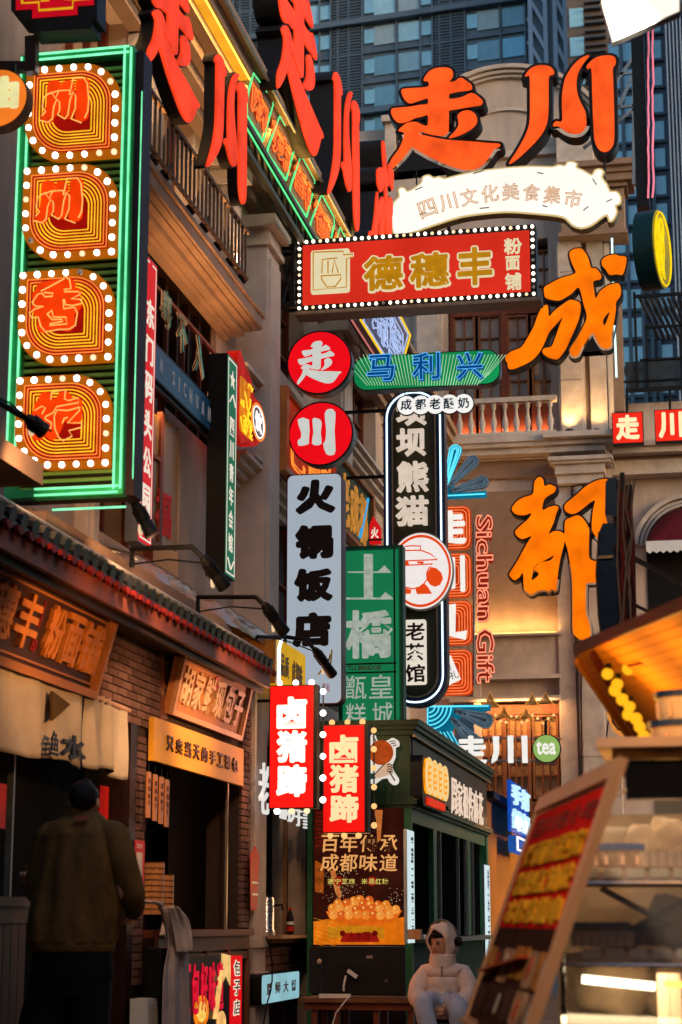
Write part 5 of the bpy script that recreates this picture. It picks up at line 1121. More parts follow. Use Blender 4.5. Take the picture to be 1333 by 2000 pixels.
# blue and yellow hexagon neon, oblique
qx = -3.6; pl = PX(qx); bh_ = thing('blue_hexagon_neon', 'oblique neon hexagon with pale blue tube writing and a yellow border above the green pill', 'neon sign', (qx, pl.uv(760, 640)[0], pl.uv(760, 690)[1]))
h6 = [pl.uv(*p) for p in ((722, 560), (705, 625), (752, 700), (778, 740), (802, 655), (765, 585))]
MB(pl).poly(ccw(h6), -.1, -.02).build('backing', M('mauve_board', (.10, .085, .12), .5, .1, .3), bh_)
def ins(h, f_): cx = sum(p[0] for p in h) / len(h); cy = sum(p[1] for p in h) / len(h); return [(cx + (p[0] - cx) * f_, cy + (p[1] - cy) * f_) for p in h]
MB(pl).line(h6, .014, 0, 5, True).build('yellow_tube', E('yellow_hex_tube', srgb(250, 200, 30), 1.1, 0), bh_); a = MB(pl); a.line(ins(h6, .9), .01, 0, 5, True); b6 = ins(h6, .7); put(a, '锦里', min(p[0] for p in b6), max(p[0] for p in b6), min(p[1] for p in b6), max(p[1] for p in b6), .01, .02, .02, neon=.014); put(a, '茶', min(p[0] for p in b6) + .3, max(p[0] for p in b6) - .3, min(p[1] for p in b6) + .1, max(p[1] for p in b6) - .1, .02, .02, .03, neon=.014); a.build('pale_blue_tube', E('pale_blue_tube', srgb(170, 190, 235), 1.0, .2), bh_)
a = MB(pl); a.line(ins(h6, 1.08), .012, -.08, 5, True); a.build('pink_tube', E('pink_tube', srgb(225, 130, 120), .7, .1), bh_)
# ================================================================ teal fans, orange squares and latin lettering
GP = PY(27.6)
teal = E('teal_panel', srgb(8, 130, 165), .55, .25, 4); tealt = E('teal_tube', srgb(95, 225, 250), 1.2, .1); grp = M('grey_petal', (.11, .16, .19), .45, .1, .2, 6); grt = E('grey_blue_tube', srgb(110, 135, 155), .5, .2)
def petal(pl, x0, y0, x1, y1, wd, lit, parent, w_=0):
    a = Vector(pl.uv(x0, y0)); b = Vector(pl.uv(x1, y1)); d = (b - a).normalized(); n = Vector((-d.y, d.x)); k = abs(pl.uv(x0 + 1, y0)[0] - pl.uv(x0, y0)[0]); R = wd * k / 2
    def lp(s_):
        r2 = R * s_; c = b - d * R; base = a + d * (R * (1 - s_) * 2.2)
        return [tuple(base + n * r2 * .28), ] + [tuple(c + n * (r2 * math.cos(t)) + d * (r2 * math.sin(t))) for t in [math.pi * i / 10 for i in range(11)]] + [tuple(base - n * r2 * .28)]
    MB(pl).poly(ccw(lp(1)), w_ - .05, w_).build('petal', teal if lit else grp, parent)
    m_ = MB(pl)
    for s_ in (.86, .55, .3): m_.line(lp(s_), .009, w_ + .012, 4, True)
    m_.build('petal_tube', tealt if lit else grt, parent)
f1 = thing('teal_fan_sign', 'teal fan neon with two grey petals, upper one beside the olive sign', 'neon sign', GP.at(900, 975, -.05), 'teal fan neons')
MB(GP).poly(ccw([GP.uv(*p) for p in ((858, 975), (950, 971), (950, 958), (895, 962), (880, 935), (858, 945))]), -.06, 0).build('base_plate', teal, f1)
petal(GP, 870, 952, 893, 868, 26, True, f1); petal(GP, 876, 952, 932, 892, 26, False, f1, .01); petal(GP, 880, 960, 955, 938, 26, False, f1, .02); MB(GP).line([GP.uv(868, 969), GP.uv(948, 965)], .012, .02).build('tube', tealt, f1)
f2 = thing('teal_fan_sign', 'large teal fan neon with curved tubes and two grey petals over the kiosk roof', 'neon sign', GP.at(890, 1490, -.05), 'teal fan neons'); G2 = PY(27.0)
MB(G2).poly(ccw([G2.uv(*p) for p in ((834, 1378), (958, 1376), (958, 1388), (905, 1392), (890, 1412), (882, 1432), (908, 1472), (905, 1482), (892, 1478), (834, 1425))]), -.06, 0).build('base_plate', teal, f2)
m_ = MB(G2); c0 = G2.uv(838, 1380); k = abs(G2.uv(835, 1400)[0] - G2.uv(834, 1400)[0])
for R in (12, 20, 28, 36, 44): m_.line([(c0[0] + R * k * math.cos(-t), c0[1] + R * k * math.sin(-t)) for t in [math.pi / 2 * i / 10 for i in range(11)]], .01, .012, 4)
m_.line([G2.uv(838, 1380), G2.uv(955, 1379)], .014, .012); m_.line([G2.uv(836, 1380), G2.uv(836, 1428)], .01, .012)
for i in range(6): m_.line([G2.uv(846 + i * 7, 1430 - abs(i - 3)), G2.uv(868 + i * 8, 1462 + i * 3)], .007, .012, 4)
m_.build('tube', tealt, f2); petal(G2, 888, 1388, 963, 1412, 32, False, f2, .02); petal(G2, 882, 1402, 940, 1464, 32, False, f2, .03)
osq = E('orange_square_field', srgb(216, 62, 16), .7, .25, 4); oln = E('orange_square_tube', srgb(252, 130, 70), 1.1, .15); wch = E('white_channel_letter', srgb(240, 235, 228), 1.0, .05)
gift = thing('orange_square_sign', 'column of four orange rounded squares with white characters 走川有礼 edged by neon lines', 'neon sign', GP.at(880, 1360, -.1))
SQ = [(840, 989, 920, 1073), (840, 1081, 921, 1167), (842, 1174, 922, 1260), (844, 1269, 923, 1358)]
for i, b in enumerate(SQ):
    q = GP.R(*b); MB(GP).poly(ccw(rrect(*q, .1)), -.08, 0).build('square', osq, gift); m_ = MB(GP)
    for j in range(5): e = .02 + j * .042; m_.line(rrect(q[0] + e, q[1] - e, q[2] + e, q[3] - e, max(.02, .1 - e * .3), 3), .007, .012, 4, True)
    m_.build('square_tube', oln, gift)
m_ = MB(GP); put(m_, '走', *GP.R(850, 998, 911, 1064), .02, .04, .05); put(m_, '川', *GP.R(855, 1086, 909, 1158), .02, .04, .05)
for p in ([(874, 1182), (891, 1180), (890, 1236), (913, 1232), (910, 1250), (876, 1242)],): m_.poly(ccw([GP.uv(*x) for x in p]), 0, .04)
m_.poly(ccw([GP.uv(*x) for x in ((868, 1292), (881, 1280), (901, 1327), (875, 1340), (860, 1345))]), 0.01, .04); m_.build('white_letter', wch, gift)
m_ = MB(GP); put(m_, '有', *GP.R(873, 1298, 883, 1312), .046, .006, .0, rot=.3); put(m_, '礼', *GP.R(879, 1311, 896, 1327), .046, .006, 0, rot=.3); m_.build('black_writing', black, gift)
MB().tube([GP.at(925, 1020, -.05), GP.at(925, 1340, -.05)], .02, 5).build('mounting_bar', greym, gift)
sg = thing('gift_lettering', 'vertical red outlined neon lettering Sichuan Gift on the end wall', 'neon sign', GP.at(948, 1336, -.05)); PLr = PL(GP.o, GP.U, GP.V)
class RotPL(PL):                                   # same plane, text running downwards
    pass
RP_ = RotPL((0, 27.6, 0), (0, 0, -1), (1, 0, 0))
def ruv(x, y): q = GP.at(x, y); return RP_.o and ((q - RP_.o).dot(RP_.U), (q - RP_.o).dot(RP_.V))
for s_, y0, y1, x0, x1 in (('Sichuan', 1006, 1215, 929, 967), ('Gift', 1228, 1335, 930, 968)):
    a = ruv(x0, y0); b = ruv(x1, y1); m_ = MB(RP_); put(m_, s_, a[0], b[0], a[1], b[1], .0, .03, .05); m_.build('letter_backing', E('dull_red_letter', srgb(165, 40, 22), .55, .2), sg)
    m_ = MB(RP_); put(m_, s_, a[0], b[0], a[1], b[1], .03, .02, .045, neon=.022); m_.build('outline_tube', E('pink_orange_tube', srgb(255, 150, 115), 1.15, .05), sg)
# white 走川 with round tea badge
TQ = PY(26.8); tz = thing('white_character_sign', 'white characters 走川 on rails, partly behind the teal fan', 'neon sign', TQ.at(980, 1492, -.05))
m_ = MB(TQ); put(m_, '走', *TQ.R(890, 1437, 951, 1494), .0, .06, .045)
for p in ([(963, 1438), (975, 1438), (975, 1470), (971, 1484), (961, 1491), (961, 1484), (965, 1468)], [(992, 1437), (1003, 1437), (1003, 1490), (993, 1490)], [(1019, 1437), (1030, 1437), (1031, 1490), (1021, 1490)]): m_.poly(ccw([TQ.uv(*x) for x in p]), -.03, .03)
m_.build('letter', wch, tz); MB().bar(TQ.at(900, 1440, -.06), TQ.at(1098, 1442, -.06), .02).bar(TQ.at(900, 1485, -.06), TQ.at(1060, 1484, -.06), .025).build('rail', greym, tz)
tb_ = thing('tea_badge', 'round pale green badge lettered tea, right end of the white characters', 'round sign', TQ.at(1068, 1491, 0)); c_ = TQ.uv(1068, 1462); R = TQ.uv(1096, 1462)[0] - c_[0]
MB(TQ).poly(circ(*c_, R, 40), -.08, 0).build('casing', dark, tb_); MB(TQ).poly(circ(*c_, R - .012, 40), .0005, .004).build('lit_face', E('pale_green_face', srgb(150, 188, 100), .85, .08), tb_)
m_ = MB(TQ); put(m_, 'tea', *TQ.R(1048, 1446, 1086, 1474), .01, .02, .02); m_.build('lettering', wch, tb_); MB().bar(TQ.at(1066, 1408, -.04), TQ.at(1066, 1434, -.04), .04).build('bracket', black, tb_)
# gold temple-roof light garland in front of the lower windows
gd = thing('gold_light_garland', 'gold wire light garland shaped as little pointed roofs in front of the lower windows', 'light decoration', TQ.at(1010, 1430, -.3)); G3 = PY(28.8)
gw = E('gold_wire', srgb(225, 150, 60), .8, .3, 6); gpan = M('gold_gauze', (.42, .26, .09), .5, .3, .3, 9, alpha=.8)
m_ = MB(G3); p_ = MB(G3)
for x, y, s_ in ((958, 1372, 20), (985, 1395, 15), (1040, 1370, 15), (1066, 1366, 14), (1028, 1396, 12)):
    p_.poly(ccw([G3.uv(*q) for q in ((x, y - s_), (x + s_ * .4, y), (x + s_ * 1.1, y + s_ * .5), (x - s_ * 1.1, y + s_ * .5), (x - s_ * .4, y))]), -.02, .02)
    m_.line([G3.uv(*q) for q in ((x - s_ * 1.3, y + s_ * .8), (x - s_ * .5, y), (x, y - s_ * 1.1), (x + s_ * .5, y), (x + s_ * 1.3, y + s_ * .8))], .008, .03, 4)
for r0 in (1400, 1412, 1424): m_.line([G3.uv(938 + i * 6.2, r0 + 7 * math.sin(i * .9 + r0)) for i in range(25)], .006, .03, 4)
p_.build('gauze_roof', gpan, gd); m_.build('wire_light', gw, gd)
bulbs(gd, [G3.at(938 + i * 10.3, 1405 + 8 * math.sin(i * 1.7), .05) for i in range(15)], .05, BULBO)
# red panels on the right wing
for i, (b, ch, lb) in enumerate((((1196, 805, 1257, 866), '走', 'square red lit sign with a cream 走 on the balcony ledge'), ((1279, 799, 1342, 862), '川', 'square red lit sign with a cream 川 cut by the right edge'))):
    pl = PY(29.2); q = pl.R(*b); t = thing('square_red_sign', lb, 'lightbox sign', pl.P((q[0] + q[1]) / 2, q[2], -.08), 'square red signs on the ledge'); MB(pl).box(*q, -.16, -.001).build('casing', dark, t)
    MB(pl).box(q[0] + .012, q[1] - .012, q[2] + .012, q[3] - .012, -.0005, .004).build('lit_face', E('square_red_face', srgb(245, 42, 24), .95, .15, 3), t); m_ = MB(pl); k = .06; put(m_, ch, q[0] + k, q[1] - k, q[2] + k * .9, q[3] - k * .9, .02, .03, .05); m_.build('letter', E('cream_lit_letter', srgb(255, 232, 180), 1.0, .1), t)
    MB().bar(pl.at((b[0] + b[2]) / 2 - 2, b[1] - 42, -.1), pl.at((b[0] + b[2]) / 2 - 2, b[1], -.1), .04).build('hanger', black, t)
# pink neon blade, yellow disc
pk = thing('pink_neon_blade', 'tall narrow black sign edge with two wavering pink neon tubes at the upper right', 'neon sign', PY(24).at(1262, 400, 0)); pl = PY(24)
MB(pl).box(*pl.R(1238, 60, 1263, 402), -.3, -.02).build('casing', black, pk)
for x, n_, w_ in ((1267, 'pink_tube', .02), (1276, 'pink_tube', .04)):
    m_ = MB(); rn = random.Random(int(x)); m_.tube([pl.at(x + rn.uniform(-1, 1) + (0 if w_ < .03 else 1 * math.sin(k)), 20 + k * 16, w_) for k in range(24)], .013, 6); m_.build('pink_tube', E('pink_neon', srgb(240, 125, 145), 1.1, .35, 3), pk)
m_ = MB(pl)
for (a, b) in (((1208, 145), (1240, 142)), ((1208, 210), (1240, 206)), ((1200, 165), (1240, 108)), ((1208, 210), (1235, 150)), ((1238, 100), (1238, 360)), ((1120, 250), (1200, 160)), ((1140, 290), (1240, 212))): m_.bar(PY(27.2).at(*a), PY(27.2).at(*b), .045)
m_.build('steel_strut', greym, pk)
yd = thing('yellow_disc_sign', 'yellow neon disc on a dark green drum seen nearly edge-on at the right', 'neon sign', PY(22).at(1285, 568, 0)); pl = PL(PY(22).at(1291, 487), (.22, .975, 0)); R = .49
MB(pl).poly(circ(0, 0, .42, 40, R), -.24, 0).build('drum_casing', M('dark_teal_drum', (.006, .03, .028), .45, .2, .2), yd); MB(pl).poly(circ(0, 0, .415, 40, R * .985), .001, .01).build('yellow_face', M('yellow_board', (.35, .26, .01), .6), yd)
m_ = MB(pl); rn = random.Random(9)
m_.line(circ(0, 0, .38, 30, R * .93), .012, .03, 4, True)
for k in range(9): c = rn.uniform(-.3, .3); m_.line([(c + rn.uniform(-.05, .05), -.42 * .9 * math.cos(c * 3) + j * .84 * .9 * math.cos(c * 3) / 6) for j in range(7)], .011, .03, 4)
m_.build('yellow_tube', E('yellow_lit_tube', srgb(250, 215, 10), 1.0, .2), yd)
# bright lamp head, top right
fl_ = thing('street_floodlight', 'blazing white rectangular floodlight cut by the top edge', 'floodlight', PY(8.5).at(1250, 20, 0)); pl = PY(8.5)
q = [pl.uv(*p) for p in ((1173, 8), (1196, 82), (1330, 22), (1330, -60), (1180, -60))]
MB(pl).poly(ccw(q), -.06, -.002).build('housing', greym, fl_); cxm = sum(a for a, b in q) / 5; cym = sum(b for a, b in q) / 5
MB(pl).poly(ccw([(cxm + (a - cxm) * .965, cym + (b - cym) * .965) for a, b in q]), -.001, .006).build('lit_panel', E('floodlight_panel', (1, .84, .68), 1.25, .1), fl_)
MB().bar(pl.at(1326, 10, -.05), pl.at(1380, -30, -.05), .03).build('arm', M('bronze_arm', (.2, .1, .04), .4, .6), fl_)
lamp('street_flood_light', 'SPOT', pl.at(1250, 40, .12), 60, (1, .8, .58), .1, aim=(-3.5, 13, 3.2), spot=120, blend=.8)
# blue neon sign beyond the kiosk
bx = -2.62; pl = PX(bx); bn = thing('blue_neon_sign', 'blue neon sign with thick white characters and a small blue box below, past the kiosk', 'neon sign', (bx, pl.uv(1015, 1600)[0], pl.uv(1015, 1670)[1]))
u0_, u1_ = pl.uv(997, 1560)[0], pl.uv(1033, 1590)[0]; zt_, zb_ = pl.uv(1015, 1535)[1], pl.uv(1015, 1630)[1]
MB(pl).box(u0_, u1_, zb_, zt_, -.04, 0).build('blue_board', E('deep_blue_board', srgb(20, 80, 190), .7, .2, 3), bn); m_ = MB(pl); um = (u0_ + u1_) / 2; vm = (zt_ + zb_) / 2
for ch, a, b, c, d in (('手', u0_, um, vm, zt_), ('打', um, u1_, vm, zt_), ('鲜', u0_, um, zb_, vm), ('奶', um, u1_, zb_, vm)): put(m_, ch, a + .1, b - .1, c + .03, d - .03, .02, .04, .045)
m_.build('letter', E('ice_blue_letter', srgb(190, 230, 250), 1.1, .15), bn)
c_, d_ = pl.uv(1015, 1634)[1], pl.uv(1015, 1666)[1]; MB(pl).box(u0_ + .6, u1_ - .3, d_, c_, -.1, 0).build('small_box', E('small_blue_box', srgb(35, 95, 185), .7, .2), bn)
m_ = MB(pl); m_.line([(u0_ + .65, d_ + .03), (u1_ - .35, d_ + .03), (u1_ - .35, c_ - .03), (u0_ + .65, c_ - .03)], .014, .02, 5, True); m_.build('white_tube', E('white_tube2', (.9, .95, 1), 1.5, 0), bn)
# orange cartoon neon corner, behind the canopy
oc = thing('orange_neon_sign', 'rounded orange outline neon sign half hidden behind the canopy bulbs', 'neon sign', PY(27).at(1215, 1440, 0)); pl = PY(27)
o_ = [pl.uv(*p) for p in ((1190, 1385), (1192, 1415), (1203, 1432), (1225, 1440), (1262, 1440), (1262, 1380))]; MB(pl).poly(ccw(smooth2(o_, 3)), -.08, 0).build('lit_board', E('amber_board', srgb(240, 150, 70), .8, .1), oc)
m_ = MB(pl); m_.line([pl.uv(*p) for p in ((1196, 1386), (1198, 1410), (1208, 1424), (1240, 1431))], .02, .03); m_.build('brown_outline', M('brown_outline', (.12, .03, .01), .5), oc)
# ================================================================ green kiosk
KX = -2.82; KY0, KY1 = 18.0, 24.3; KW = -3.82
kk = thing('green_kiosk', 'dark green timber kiosk with moulded cornices and open serving hatches', 'kiosk', ((KX + KW) / 2, 21, 0)); F = PY(KY0); S = PX(KX)
zr = F.uv(760, 1408)[1]; zf0 = F.uv(760, 1568)[1]; zp1 = F.uv(700, 1578)[1]; zp0 = F.uv(700, 1846)[1]
MB().wbox(KW, KX - .0, KY0, KY1, zf0 + .02, zr - .1).build('fascia', greencas, kk)
m_ = MB()
for i, (e, a, b) in enumerate(((.10, zr - .05, zr), (.075, zr - .09, zr - .05), (.04, zr - .14, zr - .09), (.05, zf0 + .02, zf0 + .055), (.07, zf0 - .02, zf0 + .02), (.03, zf0 - .05, zf0 - .02))): m_.wbox(KW - .02, KX + e, KY0 - e, KY1 + .05, a, b)
m_.build('cornice', greencas, kk)
m_ = MB(); m_.wbox(KX + .05, KX + .078, KY0 - .078, KY1 + .05, zf0 + .022, zf0 + .03); m_.wbox(KX + .03, KX + .056, KY0 - .03, KY1 + .04, zr - .16, zr - .142); m_.wbox(KX + .02, KX + .104, KY0 - .10, KY1 + .04, zr + .001, zr + .008)
m_.build('gilt_bead', M('old_gold_edge', (.30, .17, .06), .4, .4, .3, 9), kk)
MB().wbox(KX, KX + .012, KY0 + .1, KY1 - .1, zf0 + .08, zr - .17).build('brown_frieze', M('walnut_frieze', (.09, .045, .02), .5, 0, .4, 4, streak=(1, .1, 1)), kk)
m_ = MB(); m_.wbox(KW, KW + .05, KY0 - .02, KY0 + .1, 0, zf0); m_.wbox(KX - .06, KX + .01, KY0 - .012, KY0 + .06, 0, zf0); m_.wbox(KX - .08, KX + .01, KY1 - .2, KY1, 0, zf0); m_.build('corner_post', greenb, kk)
m_ = MB()
for px in (852, 918): y = S.uv(px, 1720)[0]; m_.wbox(KX - .06, KX - .005, y - .12, y + .12, .9, zf0 - .05)
m_.wbox(KX - .06, KX - .004, KY0 + .07, KY1 - .2, zf0 - .18, zf0 - .05); m_.build('green_mullion', greenb, kk)
m_ = MB()
for px in (862, 897, 912, 925): y = S.uv(px, 1720)[0]; m_.wbox(KX - .03, KX + .004, y - .012, y + .012, .9, zf0 - .18)
m_.build('door_rail', M('pale_alu', (.28, .26, .22), .35, .5), kk)
MB().wbox(KX - .1, KX - .085, KY0 + .08, KY1 - .2, 0, zf0 - .05).build('dark_glazing', M('near_black_glass', (.004, .004, .004), .9, 0, .2, spec=0), kk)
MB().wbox(KX - .05, KX + .005, KY0 + .07, KY1 - .2, 0, .85).build('base_panel', M('near_black_green', (.008, .022, .01), .6, 0, .3, 4, spec=.06), kk); MB().wbox(KX - .05, KX + .22, KY0 + .1, KY1 - .3, .85, .89).build('counter_shelf', M('shelf_board', (.25, .19, .12), .5), kk)
MB(F).box(KW, KX - .07, 0, zp0 - .03, -.3, -.05).build('front_panel', wooddk, kk); MB(F).box(KW, KX - .07, zp1 + .005, zf0, -.3, -.05).build('upper_panel', wooddk, kk)
# narrow lit strips with writing
for i, (px0, px1, ya, yb, lb) in enumerate(((792, 812, 1622, 1842, 'vertical white light strip with tiny dark letters on the near corner of the kiosk'), (944, 960, 1690, 1868, 'vertical white light strip with tiny dark letters on the far corner of the kiosk'))):
    sp = PX(KX + .03); u0_, u1_ = sp.uv(px0 + 2, (ya + yb) / 2)[0], sp.uv(px1 - 2, (ya + yb) / 2)[0]; z1_, z0_ = sp.uv((px0 + px1) / 2, ya)[1], sp.uv((px0 + px1) / 2, yb)[1]
    t = thing('light_strip_sign', lb, 'lightbox sign', sp.P((u0_ + u1_) / 2, z0_, 0)); MB(sp).box(u0_, u1_, z0_, z1_, -.02, .0).build('lit_face', E('cool_white_face', srgb(205, 225, 228), 1.0, .06), t); MB(sp).box(u0_ - .02, u0_ - .001, z0_, z1_, -.02, .01).build('edge', M('alu_edge', (.35, .4, .42), .35, .6), t)
    a = MB(sp); um = u0_ + (u1_ - u0_) * .72; v = z1_ - .06; hw = (u1_ - u0_) * .13; rs_ = random.Random(i)
    while v > z0_ + .08:
        h = rs_.choice((.008, .014, .026, .03)); a.box(um - hw * rs_.uniform(.5, 1), um + hw, v - h, v, 0, .004); v -= h + rs_.choice((.01, .014, .05))
    a.build('lettering', M('blue_black_ink', (.01, .02, .06), .5), t)
# poster
po = thing('food_poster', 'lit food poster with fried dough balls in a basket, on the kiosk front', 'poster', F.P((KW + KX) / 2, zp0, 0)); Q = F.R(613, 1578, 797, 1845)
MB(F).box(Q[0] - .01, Q[1] + .015, Q[2] - .02, Q[3] + .02, -.05, -.002).build('frame', dark, po); MB(F).box(*Q, -.0015, .002).build('print_ground', E('poster_brown', srgb(52, 16, 8), .8, .5, 4), po)
def pf(m_, pts, w1=.004): m_.poly(ccw([F.uv(*p) for p in pts]), .002, w1)
gpr = lambda n_, r, g_, b_, s_=.85, v=.2: E('print_' + n_, srgb(r, g_, b_), s_, v, 14)
m_ = MB(F); pf(m_, [(613, 1800), (640, 1795), (700, 1805), (797, 1790), (797, 1845), (613, 1845)]); m_.build('table_print', gpr('orange', 225, 112, 12), po)
m_ = MB(F)
for k in range(7): m_.bar(F.at(613, 1793 + k * 8, .006), F.at(665, 1806 + k * 9, .006), .012, .002)
for k in range(5): m_.bar(F.at(613, 1838 - k * 9, .0075), F.at(650 - k * 4, 1800, .0075), .008, .002)
m_.build('basket_weave_print', gpr('straw', 240, 160, 50), po)
m_ = MB(F); pf(m_, [(637, 1780), (645, 1795), (690, 1808), (745, 1808), (775, 1796), (786, 1778)], .006); m_.build('basket_print', gpr('basket', 222, 100, 18), po)
m_ = MB(F); pf(m_, [(640, 1812), (700, 1806), (750, 1812), (752, 1832), (640, 1832)], .0055); m_.build('cloth_print', gpr('ochre', 205, 130, 20, .8), po)
bp_ = [sharedmesh('dough_ball_print', MB(PY(0)).poly(circ(0, 0, .043, 14), 0, .004), gpr('ball%d' % k, *c)) for k, c in enumerate(((236, 130, 40), (220, 92, 26), (244, 150, 60)))]
hl = MB(F); rn = random.Random(2)
for row, (y, x0, n_) in enumerate(((1758, 690, 3), (1766, 662, 7), (1775, 650, 9), (1786, 652, 8))):
    for k in range(n_):
        x = x0 + k * 15.5 + rn.uniform(-2, 2); yy = y + rn.uniform(-2, 2); inst(bp_[rn.randrange(3)], 'dough_ball_print', F.at(x, yy, .008 + row * .003 + k * .0002), po)
        c = F.uv(x - 2.5, yy - 3); hl.poly(circ(c[0], c[1], .012, 8), .0125 + row * .003 + k * .0002, .0135 + row * .003 + k * .0002)
hl.build('ball_highlight_print', gpr('pale_gold', 255, 190, 100), po)
gold2 = gpr('gold_text', 235, 165, 95, .95, .15)
m_ = MB(F)
for ch, x in zip('百年傳承', (627, 664, 703, 742)): put(m_, ch, *F.R(x, 1631, x + 34, 1664), .012, .004, .012, shear=.08)
for ch, x in zip('成都味道', (626, 663, 702, 741)): put(m_, ch, *F.R(x, 1668, x + 35, 1702), .012, .004, .012, shear=.08)
m_.build('poster_writing', gold2, po)
m_ = MB(F); row_text(m_, '遂宁芝麻', *F.R(640, 1716, 695, 1727), w_=.012, d=.003, bold=.02); row_text(m_, '米易红糖', *F.R(706, 1716, 760, 1727), w_=.012, d=.003, bold=.02); m_.build('small_poster_writing', gpr('khaki', 210, 190, 90), po)
m_ = MB(F); [m_.poly(circ(*F.uv(x, 1721), .045, 14), .003, .006) for x in (662, 727)]; pf(m_, [(665, 1840), (672, 1822), (735, 1822), (742, 1840)], .009); m_.build('red_splash_print', gpr('dark_red', 150, 20, 14), po)
m_ = MB(F); row_text(m_, '大布因', *F.R(680, 1820, 724, 1836), w_=.014, d=.004, bold=.03); [m_.poly(circ(*F.uv(x, 1823), .028, 12), .01, .013) for x in (670, 733)]; m_.build('brand_print', gpr('dark_brand', 110, 12, 8), po)
m_ = MB(F)
for k in range(130): x, y = rn.gauss(668, 18), rn.uniform(1700, 1765); c = F.uv(x, y); (m_.poly(circ(c[0], c[1], .0035, 4), .003, .005) if 616 < x < 795 else None)
for k in range(24): c = F.uv(rn.uniform(760, 792), rn.uniform(1735, 1765)); m_.poly(circ(c[0], c[1], .0035, 4), .003, .005)
m_.build('sesame_print', gpr('sesame', 240, 200, 150), po)
m_ = MB(F); pf(m_, [(731, 1582), (748, 1582), (744, 1640), (738, 1646), (735, 1600)]); pf(m_, [(645, 1700), (656, 1745), (664, 1757), (668, 1750), (655, 1700)]); m_.build('spoon_print', gpr('spoon', 200, 110, 50), po)
m_ = MB(F); pf(m_, [(616, 1680), (634, 1690), (632, 1745), (616, 1742)]); m_.build('figure_print', gpr('copper', 170, 80, 20, .7, .5), po)
m_ = MB(F)
for k in range(9): m_.box(*F.R(616 + (k % 2) * 3, 1585 + k * 8, 640, 1590 + k * 8), .002, .004)
m_.build('brick_print', gpr('brick_red', 105, 22, 10, .7), po); lamp('poster_glow', 'AREA', F.P((KW + KX) / 2, 1.4, .3), 2.5, (1, .5, .2), .6, aim=F.P((KW + KX) / 2, 1.2, 3))
# frying-pan sign
fp = thing('fritter_sign', 'cut-out sign of a hand holding a brown fried ball, on the kiosk fascia', 'shop sign', F.at(748, 1535, .05)); Fs = PY(KY0 - .12)
o_ = [(722, 1530), (722, 1450), (726, 1435), (728, 1434), (733, 1436), (737, 1447), (752, 1448), (763, 1443), (768, 1441), (778, 1447), (779, 1457), (772, 1460), (772, 1478), (766, 1492), (768, 1505), (778, 1520), (777, 1530), (768, 1533), (760, 1526), (757, 1520), (745, 1521)]
MB(Fs).poly(ccw(smooth2([Fs.uv(*p) for p in o_], 2)), -.05, 0).build('white_cutout', E('cutout_cream', srgb(238, 228, 215), .85, .05), fp)
m_ = MB(Fs); m_.poly(circ(*Fs.uv(745, 1470), .118, 28), .0, .012); m_.build('fried_ball', E('ball_brown', srgb(190, 75, 22), .7, .25, 14), fp)
m_ = MB(Fs); [m_.ball(Fs.at(745 + 17 * math.cos(k * 2.4) * (k / 9) ** .5, 1470 + 17 * math.sin(k * 2.4) * (k / 9) ** .5, .014), .006, 5, 3) for k in range(9)]; m_.build('sesame_seed', M('sesame_seed', (.7, .35, .12), .5), fp)
m_ = MB(Fs); m_.poly(ccw(smooth2([Fs.uv(*p) for p in ((733, 1512), (745, 1500), (752, 1494), (757, 1490), (766, 1494), (768, 1504), (765, 1511), (752, 1516), (736, 1520))], 2)), 0, .014); m_.build('hand', E('hand_tan', srgb(232, 190, 155), .75, .05), fp)
m_ = MB(Fs)
for k in range(4): m_.line([Fs.uv(757, 1494 + k * 4.5), Fs.uv(763, 1492 + k * 4.8), Fs.uv(768, 1496 + k * 4.6)], .005, .016, 4)
m_.line([Fs.uv(*p) for p in ((732, 1514), (744, 1500), (753, 1492))], .005, .016, 4); m_.bar(Fs.at(762, 1508, .01), Fs.at(772, 1525, .01), .03, .01); m_.bar(Fs.at(729, 1438, .004), Fs.at(736, 1450, .004), .014, .01)
for k in range(3): m_.bar(Fs.at(762 + k * 3, 1452 + k * 4 - 3, .01), Fs.at(772 + k * 1.5, 1447 + k * 4, .01), .012, .008)
m_.build('dark_lines', M('dark_brown_line', (.06, .02, .01), .5), fp); MB(Fs).poly(ccw([Fs.uv(*p) for p in ((722, 1510), (732, 1511), (735, 1520), (722, 1523))]), 0, .012).build('green_sleeve', M('jade_sleeve', (.08, .4, .3), .5), fp)
# side fascia signs
S2 = PX(KX + .12); ov = thing('fried_twist_sign', 'black backed sign of four glowing orange twists over a red strip, kiosk side', 'shop sign', S2.at(845, 1580, -.05))
def so(x0, x1): return S2.uv(x0, 1520)[0], S2.uv(x1, 1520)[0]
ua_, ub2 = S2.uv(827, 1500)[0], S2.uv(867, 1530)[0]; zt_, zb_ = S2.uv(845, 1488)[1], S2.uv(845, 1556)[1]
MB(S2).poly(ccw(rrect(ua_ - .05, ub2 + .05, zb_ - .12, zt_ + .02, .1)), -.12, 0).build('backing', black, ov); m_ = MB(S2); m2 = MB(S2)
for k in range(4):
    c = ua_ + (k + .5) * (ub2 - ua_) / 4; rz = (zt_ - zb_) / 2; el = circ(c, (zt_ + zb_) / 2, (ub2 - ua_) / 7.2, 18, rz); m_.poly(ccw(el), 0 + k * .002, .03 + k * .002); m2.line(el, .012, .035 + k * .002, 4, True)
    for j in range(5): m2.ball(S2.P(c, zb_ + rz * 2 * (j + .7) / 5.6, .04 + k * .002), .02, 5, 3)
m_.build('glowing_twist', E('glow_twist', srgb(250, 150, 10), 1.0, .35, 7), ov); m2.build('pale_edge', E('pale_edge', srgb(255, 215, 140), .9, 0), ov)
